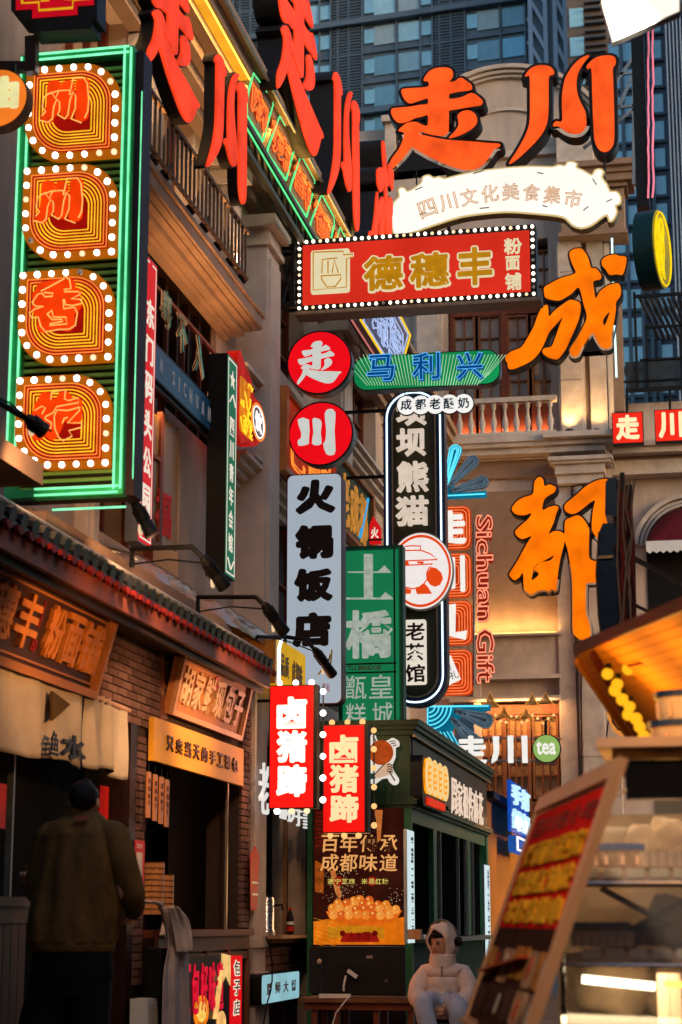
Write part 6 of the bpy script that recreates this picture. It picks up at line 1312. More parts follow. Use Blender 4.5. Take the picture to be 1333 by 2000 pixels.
MB(S2).box(ua_ + .15, ub2 - .1, zb_ - .1, zb_ - .03, 0, .03).build('red_strip', E('red_strip', srgb(228, 50, 20), .9, .3, 20), ov)
zj = thing('white_character_sign', 'row of white channel characters 周家祖传麻花 along the kiosk side', 'shop sign', S2.at(915, 1600, -.05)); ua_, ub2 = S2.uv(883, 1530)[0], S2.uv(946, 1580)[0]; zt_, zb_ = S2.uv(915, 1535)[1], S2.uv(915, 1600)[1]
m_ = MB(S2); row_text(m_, '周家祖传麻花', ua_, ub2, zb_, zt_, w_=-.01, d=.012, bold=.0); m_.build('letter', E('warm_white_letter', srgb(245, 215, 190), .9, .08), zj); MB().bar((KX + .06, ua_, zb_ + .05), (KX + .06, ub2, zb_ + .05), .03).build('rail', black, zj)
# orange timber stall beyond
ob = thing('orange_stall', 'orange plank stall beyond the green kiosk', 'kiosk', (-3.2, 26.6, 0)); m_ = MB(); zo = PX(-2.9).uv(970, 1600)[1] + .25
bmw = sharedmesh('plank', MB().wbox(-.02, .02, 0, .24, .0, 2.6), M('orange_plank', (.45, .15, .02), .7, 0, .3, 5, streak=(1, 1, .1)))
MB().wbox(-3.9, -2.93, 24.6, 29.4, 0, 2.45).build('body', wooddk, ob)
for k in range(19): inst(bmw, 'plank', (-2.9, 24.65 + k * .25, .0), ob)
MB().wbox(-4.0, -2.75, 24.5, 29.5, 2.61, 2.7).build('roof', dark, ob); lamp('orange_stall_light', 'AREA', (-2.45, 26.5, 2.4), 12, (1, .45, .12), 1.5, aim=(-2.9, 26.5, 1.2), sy=.2)
# ================================================================ pig-trotter lightboxes with globe bulbs
for (bx_, Yd, bme, lb, bri) in (((528, 1340, 612, 1577), 16.4, BULBH, 'bright red lightbox 卤猪蹄 with blown-out white letters, left of the pair', 1.35), ((632, 1417, 712, 1625), 16.9, BULBO, 'dimmer red lightbox 卤猪蹄 with cream letters, right of the pair', 1.0)):
    pl = PY(Yd); q = pl.R(*bx_); t = thing('bulb_lightbox', lb, 'lightbox sign', pl.P((q[0] + q[1]) / 2, q[2], -.06), 'pair of red bulb lightboxes')
    MB(pl).box(q[0] - .01, q[1] + .035, q[2] - .01, q[3] + .01, -.13, -.002).build('casing', dark, t); MB(pl).box(*q, -.0015, .003).build('lit_face', E('trotter_red%d' % int(bri * 10), srgb(245, 22, 16), bri * .92, .08, 3), t)
    m_ = MB(pl); wd = q[1] - q[0]; hg = q[3] - q[2]
    for k, ch in enumerate('卤猪蹄'): v = q[3] - hg * (.09 + .28 * k); put(m_, ch, q[0] + wd * .16, q[1] - wd * .14, v - hg * .265, v, .012, .02, .06 if bri > 1.1 else .045)
    m_.build('letter', E('trotter_letter%d' % int(bri * 10), srgb(255, 240, 215) if bri > 1.1 else srgb(250, 220, 165), 1.5 if bri > 1.1 else 1.0, .03), t)
    pts = [pl.P(q[0] + wd * f_, q[3] + .03, -.02) for f_ in (.2, .58, .95)] + [pl.P(q[0] + wd * f_, q[2] - .03, -.02) for f_ in (.16, .5, .85)] + [pl.P(q[1] + .085, q[3] - hg * (.05 + .178 * k), -.02) for k in range(6)]
    bulbs(t, pts, .058, bme)
    MB().bar(pl.P(q[0] - .25, q[3] - .12, -.06), pl.P(q[0], q[3] - .12, -.06), .025).bar(pl.P(q[1] + .08, q[2], -.05), pl.P(q[1] + .08, q[3], -.05), .012).build('bracket', black, t)
    if bri > 1.1: lamp('lightbox_glow', 'AREA', pl.P((q[0] + q[1]) / 2, (q[2] + q[3]) / 2, .12), 6, (1, .3, .15), .5, aim=pl.P(0, 0, 5), sy=1.0)
# yellow board and white tube by the end of the eaves
yb_ = thing('yellow_board_sign', 'small yellow board sign edged by a white tube above the bright red lightbox', 'shop sign', PX(-3.75).at(565, 1345)); pl = PX(-3.75); q = (pl.uv(540, 1300)[0], pl.uv(597, 1300)[0], pl.uv(568, 1350)[1], pl.uv(568, 1262)[1])
MB(pl).box(*q, -.1, 0).build('yellow_panel', E('yellow_print_panel', srgb(228, 172, 12), .75, .1, 3), yb_); MB(pl).box(q[0] - .03, q[0] - .001, q[2], q[3], -.3, 0).build('side_panel', M('amber_side', (.35, .14, .02), .5), yb_)
m_ = MB(pl); um = (q[0] + q[1]) / 2; row_text(m_, '品质', q[0] + .15, q[0] + .5, q[3] - .32, q[3] - .12, w_=.004, d=.004, bold=.03); row_text(m_, '成都味', um, q[1] - .15, q[3] - .35, q[3] - .12, w_=.004, d=.004, bold=.03); m_.build('lettering', M('olive_ink', (.16, .09, .01), .5), yb_)
MB(pl).line([(q[0] + .02, q[2]), (q[0] + .02, q[3] - .1), (q[0] + .12, q[3])], .016, .02).build('white_tube', nw, yb_)
# white neon characters on the kiosk window head
wn = thing('white_neon_characters', 'row of tall white neon characters 老麻抄手 along the window head by the stone pier', 'neon sign', (-3.9, ys(550, 1560), zs(550, 1610))); pl = PX(-3.88)
m_ = MB(pl)
for ch, x0, x1, yt, yb in (('老', 507, 526, 1490, 1590), ('麻', 548, 561, 1550, 1600), ('抄', 563, 576, 1560, 1606), ('手', 578, 590, 1568, 1614)): put(m_, ch, pl.uv(x0, (yt + yb) / 2)[0], pl.uv(x1, (yt + yb) / 2)[0], pl.uv((x0 + x1) / 2, yb)[1], pl.uv((x0 + x1) / 2, yt)[1], .0, .02, .0)
m_.build('letter', E('white_stroke', (.9, .88, .85), .8, 0), wn)
m_ = MB(pl); [m_.box(pl.uv(592, 1600)[0], pl.uv(598, 1600)[0], pl.uv(595, 1618)[1] + .03 * k_, pl.uv(595, 1618)[1] + .03 * k_ + .016, 0, .02) for k_ in range(6)]; m_.build('small_letter', MATS['white_stroke'], wn)
# ================================================================ shop front boards
def lean_board(tl, tr2, bl2, xt, xb, px_mid, name, label, cat):
    pass
def tilted(xb, zb, tilt):                          # board hanging outward at the top
    return PL((xb, 0, zb), (0, 1, 0), (tilt, 0, 1))
warmE = None
# board 1: dark carved board of the noodle shop
zb1 = X1 = None
b0 = PX(-3.93).at(176, 1363); b1 = PX(-3.78).at(206, 1190); T = tilted(-3.93, b0.z, .15 / (b1.z - b0.z)); W1 = (b1 - T.o).dot(T.V)
t = thing('carved_shop_board', 'large dark carved board with orange raised characters 德穗丰粉面铺 under the near eaves', 'shop sign', (-3.85, 11, b0.z))
yA, yB = b0.y - 3.0, b0.y; MB(T).box(yA, yB, 0, W1, -.05, 0).build('board', M('dark_walnut_board', (.06, .022, .012), .45, 0, .3, 4, .3, 30, streak=(1, .1, 1)), t)
m_ = MB(T)
for k, (e, w_, th) in enumerate(((0, .05, .05), (.075, .018, .014))):
    for b in ((yA, yB - e, W1 - e - th, W1 - e), (yA, yB - e, e, e + th), (yB - e - th, yB - e, e + th, W1 - e - th)): m_.box(*b, 0, w_)
m_.build('frame', woodor, t)
m_ = MB(T); let_o = M('orange_gilt_letter', (.62, .19, .025), .5, 0, .25, 8); UT = lambda px, py: T.uv(px, py)[0]
for ch, x0, x1 in (('德', -75, -38), ('穗', -32, 12), ('丰', 16, 60), ('粉', 78, 108), ('面', 112, 142), ('铺', 145, 182)): u0_, u1_ = UT(x0, 1230 + x0 * .4), UT(x1, 1230 + x1 * .4); put(m_, ch, u0_, u1_, W1 * .24, W1 * .80, .01, .03, .03)
m_.build('letter', let_o, t); m_ = MB(T); u0_ = UT(66, 1250); m_.box(u0_ - .005, u0_ + .005, W1 * .5, W1 * .78, .0, .012); put(m_, '印', u0_ - .03, u0_ + .05, W1 * .24, W1 * .38, .005, .008, 0); m_.build('small_seal', redm, t)
# board 2: pale carved board
b0 = PX(-3.96).at(332, 1395); b1 = PX(-3.86).at(353, 1266); T = tilted(-3.96, b0.z, .10 / (b1.z - b0.z)); W1 = (b1 - T.o).dot(T.V); yA = T.uv(342, 1335)[0]; yB = T.uv(476, 1400)[0]
t = thing('carved_shop_board', 'tan carved wooden board with raised characters 胡家现包子 in a moulded frame', 'shop sign', (-3.9, (yA + yB) / 2, b0.z)); tanb = M('tan_carved_wood', (.42, .15, .045), .55, 0, .25, 6, .4, 35)
MB(T).box(yA, yB, 0, W1, -.05, 0).build('board', tanb, t); m_ = MB(T)
for b in ((yA, yB, W1 - .04, W1), (yA, yB, 0, .04), (yA, yA + .05, .04, W1 - .04), (yB - .05, yB, .04, W1 - .04)): m_.box(*b, 0, .035)
m_.build('frame', M('light_tan_frame', (.50, .24, .11), .4, 0, .2, 6), t); m_ = MB(T); row_text(m_, '胡家鲜现包子', yA + .12, yB - .12, W1 * .2, W1 * .8, w_=.006, d=.03, bold=.022); m_.build('letter', M('light_carved_letter', (.58, .36, .20), .45, 0, .2, 8), t)
m_ = MB(T); um = (yA + yB) / 2; m_.poly(circ(um, W1 * .74, .06, 16), 0, .012); m_.build('red_mark', redm, t)
MB().wbox(-4.0, -3.985, yA - .12, yA - .02, b0.z - .05, b0.z + .5).build('side_cleat', woodred, t)
# board 3: yellow wood plank with dark writing
T = PX(-3.94); yA = T.uv(301, 1440)[0]; yB = T.uv(476, 1505)[0]; z1 = T.uv(390, 1432)[1]; z0 = T.uv(390, 1511)[1]
t = thing('plank_sign', 'bright yellow wood plank sign reading 只卖当天的手工现包 over the bun stall', 'shop sign', (-3.95, (yA + yB) / 2, z0)); MB(T).box(yA, yB, z0, z1, -.04, 0).build('plank', M('yellow_varnished_pine', (.78, .36, .03), .5, 0, .2, 3, .15, 20, streak=(1, .1, 1), spec=.08), t)
m_ = MB(T); row_text(m_, '只卖当天的手工现包', yA + .28, yB - .2, z0 + (z1 - z0) * .32, z0 + (z1 - z0) * .68, gap=.3, w_=.004, d=.01, bold=.03); m_.build('lettering', M('dark_brown_carving', (.05, .015, .005), .5), t)
lamp('stall_sign_light', 'SPOT', (-2.75, 14.2, 2.55), 32, (1, .52, .2), .06, aim=(-4.0, 14.3, 2.6), spot=75, blend=.8)
lamp('noodle_sign_light', 'SPOT', (-2.6, 10.2, 2.5), 30, (1, .5, .2), .06, aim=(-3.95, 11.0, 2.75), spot=95, blend=.8)
lamp('brick_wash', 'SPOT', (-2.9, 12.6, 2.5), 16, (1, .58, .32), .06, aim=(-4.0, 12.8, 2.2), spot=90, blend=.8)
# ---- curtains
def curtain(y0, y1, z1, z0a, z0b, x, name, label, seed):
    rn = random.Random(seed); m_ = MB(); n, k = 40, 14; ph = [rn.uniform(0, 6) for _ in range(4)]
    for i in range(n + 1):
        u = i / n; y = y0 + (y1 - y0) * u
        for j in range(k + 1):
            v = j / k; zz = z1 + ((z0a + (z0b - z0a) * u) + .02 * math.sin(u * 9 + ph[0]) - z1) * v
            a = .008 + .022 * v; m_.v.append(Vector((x + a * math.sin(u * 17 + ph[1] + v) + a * .6 * math.sin(u * 31 + ph[2] - v * 2), y, zz)))
    for i in range(n):
        for j in range(k): q = i * (k + 1) + j; m_.f.append([q, q + 1, q + k + 2, q + k + 1])
    o = m_.build(name, clothm, smooth=True); tag(o, label, 'curtain'); s_ = o.modifiers.new('s', 'SOLIDIFY'); s_.thickness = .003; return o
CP = PX(-3.93)
yc0, yc1, yc2 = CP.uv(-60, 1400)[0], CP.uv(163, 1420)[0], CP.uv(246, 1440)[0]
zt_ = CP.uv(170, 1358)[1]; c1 = curtain(yc0, yc1, zt_ + .02, CP.uv(20, 1465)[1], CP.uv(155, 1500)[1], -3.93, 'door_curtain', 'cream cloth curtain with brushed character 水 over the noodle shop door', 1)
c2 = curtain(yc1 + .03, yc2, zt_ - .02, CP.uv(172, 1495)[1], CP.uv(243, 1522)[1], -3.92, 'door_curtain', 'plain cream cloth curtain panel beside the brick pier', 5)
m_ = MB(CP); put(m_, '水', *CP.R(110, 1436, 158, 1484), .035, .004, .05); put(m_, '鱼', CP.uv(88, 1455)[0], CP.uv(104, 1455)[0], CP.uv(96, 1476)[1], CP.uv(96, 1428)[1], .035, .004, .03)
o = m_.build('brushed_character', black); o.parent = c1; o.location = Vector(o.location) - Vector(c1.location)
o = MB(CP).poly(ccw([CP.uv(*p) for p in ((92, 1350), (128, 1376), (92, 1408))]), .02, .036).build('olive_patch', M('olive_cloth', (.10, .055, .012), .8), None); o.parent = c1; o.location = Vector(o.location) - Vector(c1.location)
rd = thing('curtain_rod', 'pale bamboo rod carrying the door curtains', 'rod', (-3.93, yc1, zt_)); MB().tube([(-3.93, yc0, zt_ + .03), (-3.93, yc2 + .06, zt_ + .0)], .017, 8).build('rod', M('pink_bamboo', (.55, .30, .2), .5), rd)
for k in range(4): MB().bar((-3.925, yc1 + .1 + k * .13, zt_ - .03), (-3.925, yc1 + .1 + k * .13, zt_ + .03), .03, .012).build('loop', clothm, rd)
# ---- noodle shop interior and counter
DKI = thing('shop_counter', 'dark wooden counter with plank front at the lower left corner', 'counter', (-3.9, 9.6, 0)); cz_ = PX(-3.75).at(30, 1752).z
yE_ = PX(-3.75).uv(62, 1790)[0]
MB().wbox(-4.3, -3.72, 8.6, yE_, cz_ - .05, cz_).build('counter_top', wood, DKI); MB().wbox(-4.25, -3.765, 8.65, yE_ - .06, 0, cz_ - .14).build('body', wooddk, DKI); MB().wbox(-4.27, -3.74, 8.62, yE_ - .03, cz_ - .14, cz_ - .05).build('apron', wood, DKI)
pm2 = sharedmesh('plank', MB().wbox(-.008, .008, 0, .105, 0, cz_ - .15), woodred)
for k in range(14): inst(pm2, 'plank', (-3.755, yE_ - .08 - .115 * (k + 1), 0), DKI)
door = thing('shop_door', 'dark glass shop door with steel bars behind the man', 'door', (-4.2, 12.0, 0)); m_ = MB()
for px in (20, 232, 244): y = PX(-4.15).uv(px, 1600)[0]; m_.wbox(-4.17, -4.13, y - .012, y + .012, 0, 2.3)
m_.build('steel_bar', greym, door); MB().wbox(-4.25, -4.2, 10.4, yP0 - .1, 0, 2.3).build('dark_pane', M('dark_green_glass', (.006, .0055, .004), .7, 0, .3, 2, spec=.02), door); MB().wbox(-4.24, -3.99, yP0 - .16, yP0 - .01, 0, 2.45).build('jamb', wooddk, door)
rb_ = thing('red_hanging_banner', 'glossy red hanging banner inside the noodle shop, behind the man', 'banner', PX(-4.15).at(198, 1610)); MB(PX(-4.15)).box(*PX(-4.15).R(190, 1535, 207, 1612), .0, .02).build('banner', redpap, rb_)
rb2 = thing('red_hanging_banner', 'red hanging banner at the left edge of the noodle shop doorway', 'banner', PX(-4.15).at(2, 1650)); MB(PX(-4.15)).box(*PX(-4.15).R(-12, 1530, 6, 1618), .0, .02).build('banner', redpap, rb2)
# notice on the brick pier
N_ = PX(-3.975); nt2 = thing('paper_notice', 'red bordered white paper notice pasted on the brick pier', 'notice', N_.at(271, 1785)); MB(N_).box(*N_.R(262, 1642, 281, 1783), .0, .004).build('red_border', redpap, nt2); MB(N_).box(*N_.R(265, 1665, 276, 1772), .004, .007).build('white_sheet', M('paper_white', (.6, .5, .42), .8), nt2); MB(N_).box(*N_.R(266, 1648, 277, 1657), .004, .007).build('pink_heading', M('pink_print', (.6, .25, .2), .8), nt2)
# ---- bun stall
bs_ = thing('bun_stall_counter', 'brown panelled wooden counter of the bun stall', 'counter', (-3.95, 14.3, 0)); yA, yB = yP1 + .04, yQ0 - .02; zc_ = PX(-3.85).at(460, 1828).z
zc_ = zs(440, 1815)
MB().wbox(-4.3, -3.86, yA, yB, zc_ - .05, zc_).build('counter_top', woodred, bs_); MB().wbox(-4.25, -3.93, yA, yB, 0, zc_ - .05).build('body', wooddk, bs_); m_ = MB()
m_.wbox(-3.93, -3.9, yA, yB, zc_ - .16, zc_ - .05); m_.wbox(-3.93, -3.905, yA, yB, zc_ - .24, zc_ - .18)
for k in range(5): y = yA + (yB - yA - .06) * k / 4; m_.wbox(-3.93, -3.895, y, y + .06, 0, zc_ - .165)
m_.build('rails_and_stiles', wood, bs_)
MB().wbox(-4.9, -4.85, yA - .1, yB + .1, 0, 2.4).build('back_panel', wooddk, bs_); m_ = MB()
for px in (443, 460): y = PX(-4.05).uv(px, 1650)[0]; m_.wbox(-4.06, -4.04, y - .012, y + .012, zc_, 2.3)
m_.build('window_rail', M('pale_alu2', (.3, .27, .2), .35, .5), bs_)
# menu slips
for k, (px, lb) in enumerate(((292, 'orange wooden menu slip hanging alone nearest the pier'), (305, 'second hanging wooden menu slip, with small characters'), (317, 'third hanging wooden menu slip, with small characters'), (328, 'hanging wooden menu slip farthest from the pier'))):
    p0 = PX(-3.9).at(px, 1508 + k * 5); p1 = PX(-3.9).at(px - 4, 1597 + k * 6); t = thing('menu_slip', lb, 'menu tag', p1, 'hanging wooden menu slips'); pl = PX(-3.9)
    y = (p0.y + p1.y) / 2; MB(pl).box(y - .045, y + .045, p1.z, p0.z, -.005, .006).build('slip', M('orange_bamboo_slip', (.52, .19, .06), .45, 0, .25, 8, streak=(1, 1, .1)), t); m_ = MB(pl); col_text(m_, '鲜肉包子', y - .025, y + .025, p1.z + .08, p0.z - .04, w_=.008, d=.003, bold=.01, gap=.25); m_.build('writing', M('red_brown_ink', (.12, .02, .01), .5), t)
    MB().tube([(-3.9, y, p0.z), (-3.9, y, p0.z + .06)], .004, 4).build('string', black, t)
# steamers
bam = M('bamboo_steamer', (.50, .21, .07), .5, 0, .25, 9, .3, 40); bam2 = M('dark_bamboo_band', (.24, .085, .025), .5, 0, .25, 9)
for (px, n_, r_, gname) in ((291, 9, .11, 'left'), (313, 7, .10, 'right')):
    base = PX(-4.08).at(px, 1786); 
    for k in range(n_):
        z = base.z + k * .042
        if z + .05 > zs(px, 1680) + .12 and k > 7: continue
        t = thing('bamboo_steamer', ('%s bamboo steamer tray in the %s stack by the brick pier' % (('lowest', 'second lowest', 'third', 'fourth', 'fifth', 'sixth', 'seventh', 'eighth', 'topmost')[k] if k < n_ - 1 else 'topmost', 'taller' if gname == 'left' else 'shorter')), 'steamer', (base.x, base.y, z), 'stacked bamboo steamers')
        MB().lathe((base.x, base.y, z), [(r_, 0), (r_, .03), (r_ * .96, .031), (r_ * .96, .01)], 14).build('tray_ring', bam, t); MB().lathe((base.x, base.y, z + .031), [(r_ * 1.02, 0), (r_ * 1.02, .007)], 14).build('band', bam2, t)
MB
# cloths over the counter
def drape(path, wd, mat, name, label, cat, x, seed=0, th=.01, parent=None):
    rn = random.Random(seed); m_ = MB(); n = len(path); k = 12
    for i, (px, py, w2) in enumerate(path):
        c = PX(x).at(px, py)
        for j in range(k + 1):
            a = j / k - .5; m_.v.append(Vector((c.x + .02 * math.cos(a * 14 + i * .35 + seed) + .012 * math.cos(a * 31 + seed), c.y + a * w2 * wd, c.z + .008 * math.sin(j * 2.1 + i))))
    for i in range(n - 1):
        for j in range(k): q = i * (k + 1) + j; m_.f.append([q, q + k + 1, q + k + 2, q + 1])
    o = m_.build(name, mat, smooth=True); tag(o, label, cat); s_ = o.modifiers.new('s', 'SOLIDIFY'); s_.thickness = th; s2 = o.modifiers.new('b', 'SUBSURF'); s2.levels = 1; s2.render_levels = 1; return o
greyc = M('grey_apron_cloth', (.42, .33, .30), .95, 0, .2, 8, .5, 60)
drape([(330, 1772, .55), (336, 1790, .7), (344, 1815, .8), (350, 1850, .7), (350, 1880, 1.1), (350, 1930, 1.15), (352, 1980, 1.2), (352, 2040, 1.25)], .62, greyc, 'hanging_apron', 'long grey apron hanging from the bun stall counter', 'apron', -3.74, 1)
drape([(340, 1770, .5), (352, 1790, 1), (358, 1810, 1), (360, 1835, .9), (362, 1862, .85)], .42, M('pale_cloth', (.55, .45, .40), .95, 0, .2, 8, .4, 60), 'hanging_towel', 'short pale towel over the top of the grey apron', 'towel', -3.70, 3)
drape([(290, 1762, 1.2), (308, 1762, .6), (318, 1775, .35), (326, 1800, .25), (318, 1830, .3)], .28, MATS['pale_cloth'], 'twisted_cloth', 'twisted white cloth trailing off the counter below the steamers', 'cloth', -3.86, 5)
# black speaker, white box
t = thing('black_speaker', 'black upright case hanging on the counter left of the grey apron', 'speaker case', PX(-3.84).at(308, 1940)); q = PX(-3.84).R(298, 1850, 320, 1945); MB(PX(-3.84)).box(*q, -.06, .06).build('case', black, t, bevel=.01); MB(PX(-3.84)).box(q[0] + .05, q[1] - .05, q[2] + .05, q[3] - .2, .06, .066).build('grille', dark, t)
t = thing('paper_box', 'white paper box standing at the foot of the black case', 'box', PX(-3.82).at(296, 2010)); q = PX(-3.82).R(287, 1950, 309, 2020); MB(PX(-3.82)).box(*q, -.12, .0).build('carton', whitem, t); MB(PX(-3.82)).box(q[0] + .03, q[1] - .03, q[2], q[2] + .2, .0, .004).build('label_print', M('beige_label', (.5, .42, .33), .8), t)
# lit buns sign
BPx = PX(-3.84); q = BPx.R(330, 1885, 449, 2030); q = (BPx.uv(330, 1940)[0], BPx.uv(449, 1940)[0], BPx.uv(390, 2040)[1], BPx.uv(390, 1868)[1])
t = thing('bun_light_poster', 'dark light poster with red handwriting and a glowing bowl of food under the bun counter', 'poster', BPx.P((q[0] + q[1]) / 2, q[2], 0)); MB(BPx).box(*q, -.04, 0).build('dark_field', M('black_print', (.012, .006, .006), .4), t)
m_ = MB(BPx); row_text(m_, '手工包好味道', q[0] + .1, q[1] - .2, q[3] - .42, q[3] - .05, gap=.2, w_=.004, d=.004, bold=.025); m_.build('red_handwriting', E('red_handwriting', srgb(225, 18, 50), .9, .2), t)
m_ = MB(BPx); cc = BPx.uv(393, 1976); m_.poly(circ(*cc, .21, 28, .12), 0, .006); m_.build('bowl_print', E('glowing_bowl', srgb(250, 130, 20), .95, .4, 9), t); m_ = MB(BPx); m_.poly(circ(cc[0], cc[1] - .0, .14, 24, .075), .006, .009); m_.build('filling_print', E('filling_print', srgb(255, 205, 90), .9, .5, 20), t)
m_ = MB(BPx); cc = BPx.uv(432, 2000); m_.poly(circ(*cc, .14, 20, .1), 0, .006); m_.bar(BPx.at(428, 1895, .004), BPx.at(416, 1990, .004), .07, .004); m_.build('bun_print', E('bun_print', srgb(255, 190, 110), .95, .3, 9), t)
m_ = MB(BPx); m_.poly(ccw([BPx.uv(*p) for p in ((432, 1862), (449, 1866), (449, 1925), (440, 1905), (434, 1920))]), .002, .008); m_.build('cream_corner_print', E('cream_corner', srgb(250, 200, 120), .9, .2), t)
q = (BPx.uv(450, 1930)[0], BPx.uv(472, 1930)[0], BPx.uv(461, 2040)[1], BPx.uv(461, 1867)[1]); t = thing('red_strip_sign', 'narrow red lit sign with outlined white characters right of the bun poster', 'lightbox sign', BPx.P((q[0] + q[1]) / 2, q[2], 0)); MB(BPx).box(*q, -.05, .004).build('lit_face', E('strip_red', srgb(222, 12, 20), .95, .05), t)
um = (q[0] + q[1]) / 2; m_ = MB(BPx); m2 = MB(BPx)
for k, ch in enumerate('包子店'): v = q[3] - .03 - k * .155; put(m_, ch, um - .11, um + .11, v - .13, v, .006, .004, .09); put(m2, ch, um - .1, um + .1, v - .12, v - .01, .012, .004, .01)
m_.build('letter_outline', E('strip_white', srgb(250, 225, 200), 1.0, 0), t); m2.build('letter', M('strip_dark_ink', (.08, .01, .008), .5), t); lamp('bun_sign_glow', 'AREA', BPx.P(um - .5, q[3] - .3, .15), 1.6, (1, .35, .12), .8, aim=BPx.P(um - .5, q[3] - .3, 3))
# kiosk window with stone piers: frame, shelf, urn, bottle, paper strips, blue lightbox
t = thing('window_hatch', 'dark open window hatch between the two stone piers', 'window', (-4.05, (yR1 + yT0) / 2, zk)); MB().wbox(-4.9, -4.85, yR1 - .1, yT0 + .1, 0, 2.7).build('dark_back', wooddk, t); y = PX(-4.05).uv(560, 1700)[0]; MB().wbox(-4.08, -4.04, y - .03, y + .03, zk, 2.7).build('mullion', M('worn_timber', (.22, .11, .05), .6), t); MB().wbox(-4.28, -4.2, yR1, yT0, 2.1, 2.16).build('lintel_bar', wooddk, t)
t = thing('serving_shelf', 'thick wooden serving shelf under the window hatch', 'shelf', (-3.9, (yR1 + yT0) / 2, zk)); MB().wbox(-4.25, -3.82, yR1 + .01, yT0 - .01, zk, zk + .03).build('board', M('worn_shelf', (.32, .19, .12), .5, 0, .3), t); MB().wbox(-4.2, -3.9, yR1 + .02, yT0 - .02, zk - .04, zk - .001).build('batten', wooddk, t)
p = PX(-3.98).at(521, 1822); p.z = zk + .031; t = thing('steel_urn', 'tall brushed steel water urn on the serving shelf', 'urn', p); MB().lathe(p, [(.075, 0), (.075, .04), (.068, .05), (.068, .31), (.06, .335), (.02, .34)], 18).build('body', steel, t, smooth=True); MB().lathe(p, [(.08, -.0), (.08, .03)], 18).build('base_ring', M('pale_steel', (.6, .5, .42), .3, .8), t); m_ = MB(); m_.tube([p + Vector((.07, .02, .26)), p + Vector((.13, .04, .27)), p + Vector((.14, .04, .22))], .012, 6); m_.ball(p + Vector((0, 0, .35)), .014, 6, 4); m_.build('tap_and_knob', black, t)
p = PX(-3.98).at(567, 1816); p.z = zk + .031; t = thing('cola_bottle', 'dark cola bottle with red cap and red label on the serving shelf', 'bottle', p); MB().lathe(p, [(.032, 0), (.035, .02), (.035, .14), (.03, .17), (.014, .215), (.013, .23)], 14).build('bottle', M('cola_glass', (.02, .008, .005), .08, 0, .1), t, smooth=True); MB().lathe(p, [(.0365, .03), (.0365, .075)], 14).build('red_label', redpap, t); MB().lathe(p, [(.0365, .09), (.0365, .12)], 14).build('white_label', whitem, t); MB().lathe(p, [(.016, .228), (.016, .25)], 12).build('red_cap', redpap, t)
SP2 = PX(-3.945)
t = thing('red_paper_strip', 'red pointed paper strip hanging on the near stone pier', 'paper strip', SP2.at(497, 1780)); m_ = MB(SP2); m_.poly(ccw([SP2.uv(*p_) for p_ in ((489, 1778), (488, 1672), (498, 1652), (506, 1672), (501, 1778))]), 0, .006); m_.build('strip', redpap, t); m_ = MB(SP2); m_.box(*SP2.R(491, 1722, 503, 1726), .006, .009); m_.box(*SP2.R(491, 1745, 503, 1749), .006, .009); m_.build('white_print', whitem, t)
t = thing('red_paper_diamond', 'small red paper diamond on the far stone pier', 'paper cut', SP2.at(602, 1740)); m_ = MB(SP2); m_.poly(ccw([SP2.uv(*p_) for p_ in ((603, 1692), (608, 1708), (603, 1740), (597, 1708))]), 0, .006); m_.build('diamond', redpap, t)
BLp = PX(-3.86); q = (BLp.uv(512, 1926)[0], BLp.uv(584, 1930)[0], BLp.uv(548, 1955)[1], BLp.uv(548, 1901)[1]); t = thing('blue_lightbox', 'pale blue rounded lightbox with small brown characters under the serving shelf', 'lightbox sign', BLp.P((q[0] + q[1]) / 2, q[2], -.05)); MB(BLp).poly(ccw(rrect(q[0] - .01, q[1] + .01, q[2] - .01, q[3] + .01, .04)), -.13, -.001).build('casing', black, t); MB(BLp).poly(ccw(rrect(*q, .035)), -.0005, .004).build('lit_face', E('pale_cyan_face', srgb(150, 200, 210), .8, .15, 2), t)
m_ = MB(BLp); row_text(m_, '胖师大饼', q[0] + .1, q[1] - .08, q[2] + .07, q[3] - .07, gap=.4, w_=.006, d=.004, bold=.01); m_.build('lettering', M('brown_ink2', (.14, .07, .02), .5), t)
t = thing('power_cable', 'black cable dangling from the serving shelf over the blue lightbox', 'cable', (-3.84, yR1 + .6, zk)); c3 = [(520, 1830), (527, 1850), (532, 1880), (532, 1915), (528, 1940), (522, 1960), (515, 2000)]; MB().tube([PX(-3.84).at(*c) for c in c3], .007, 5).build('cable', black, t)
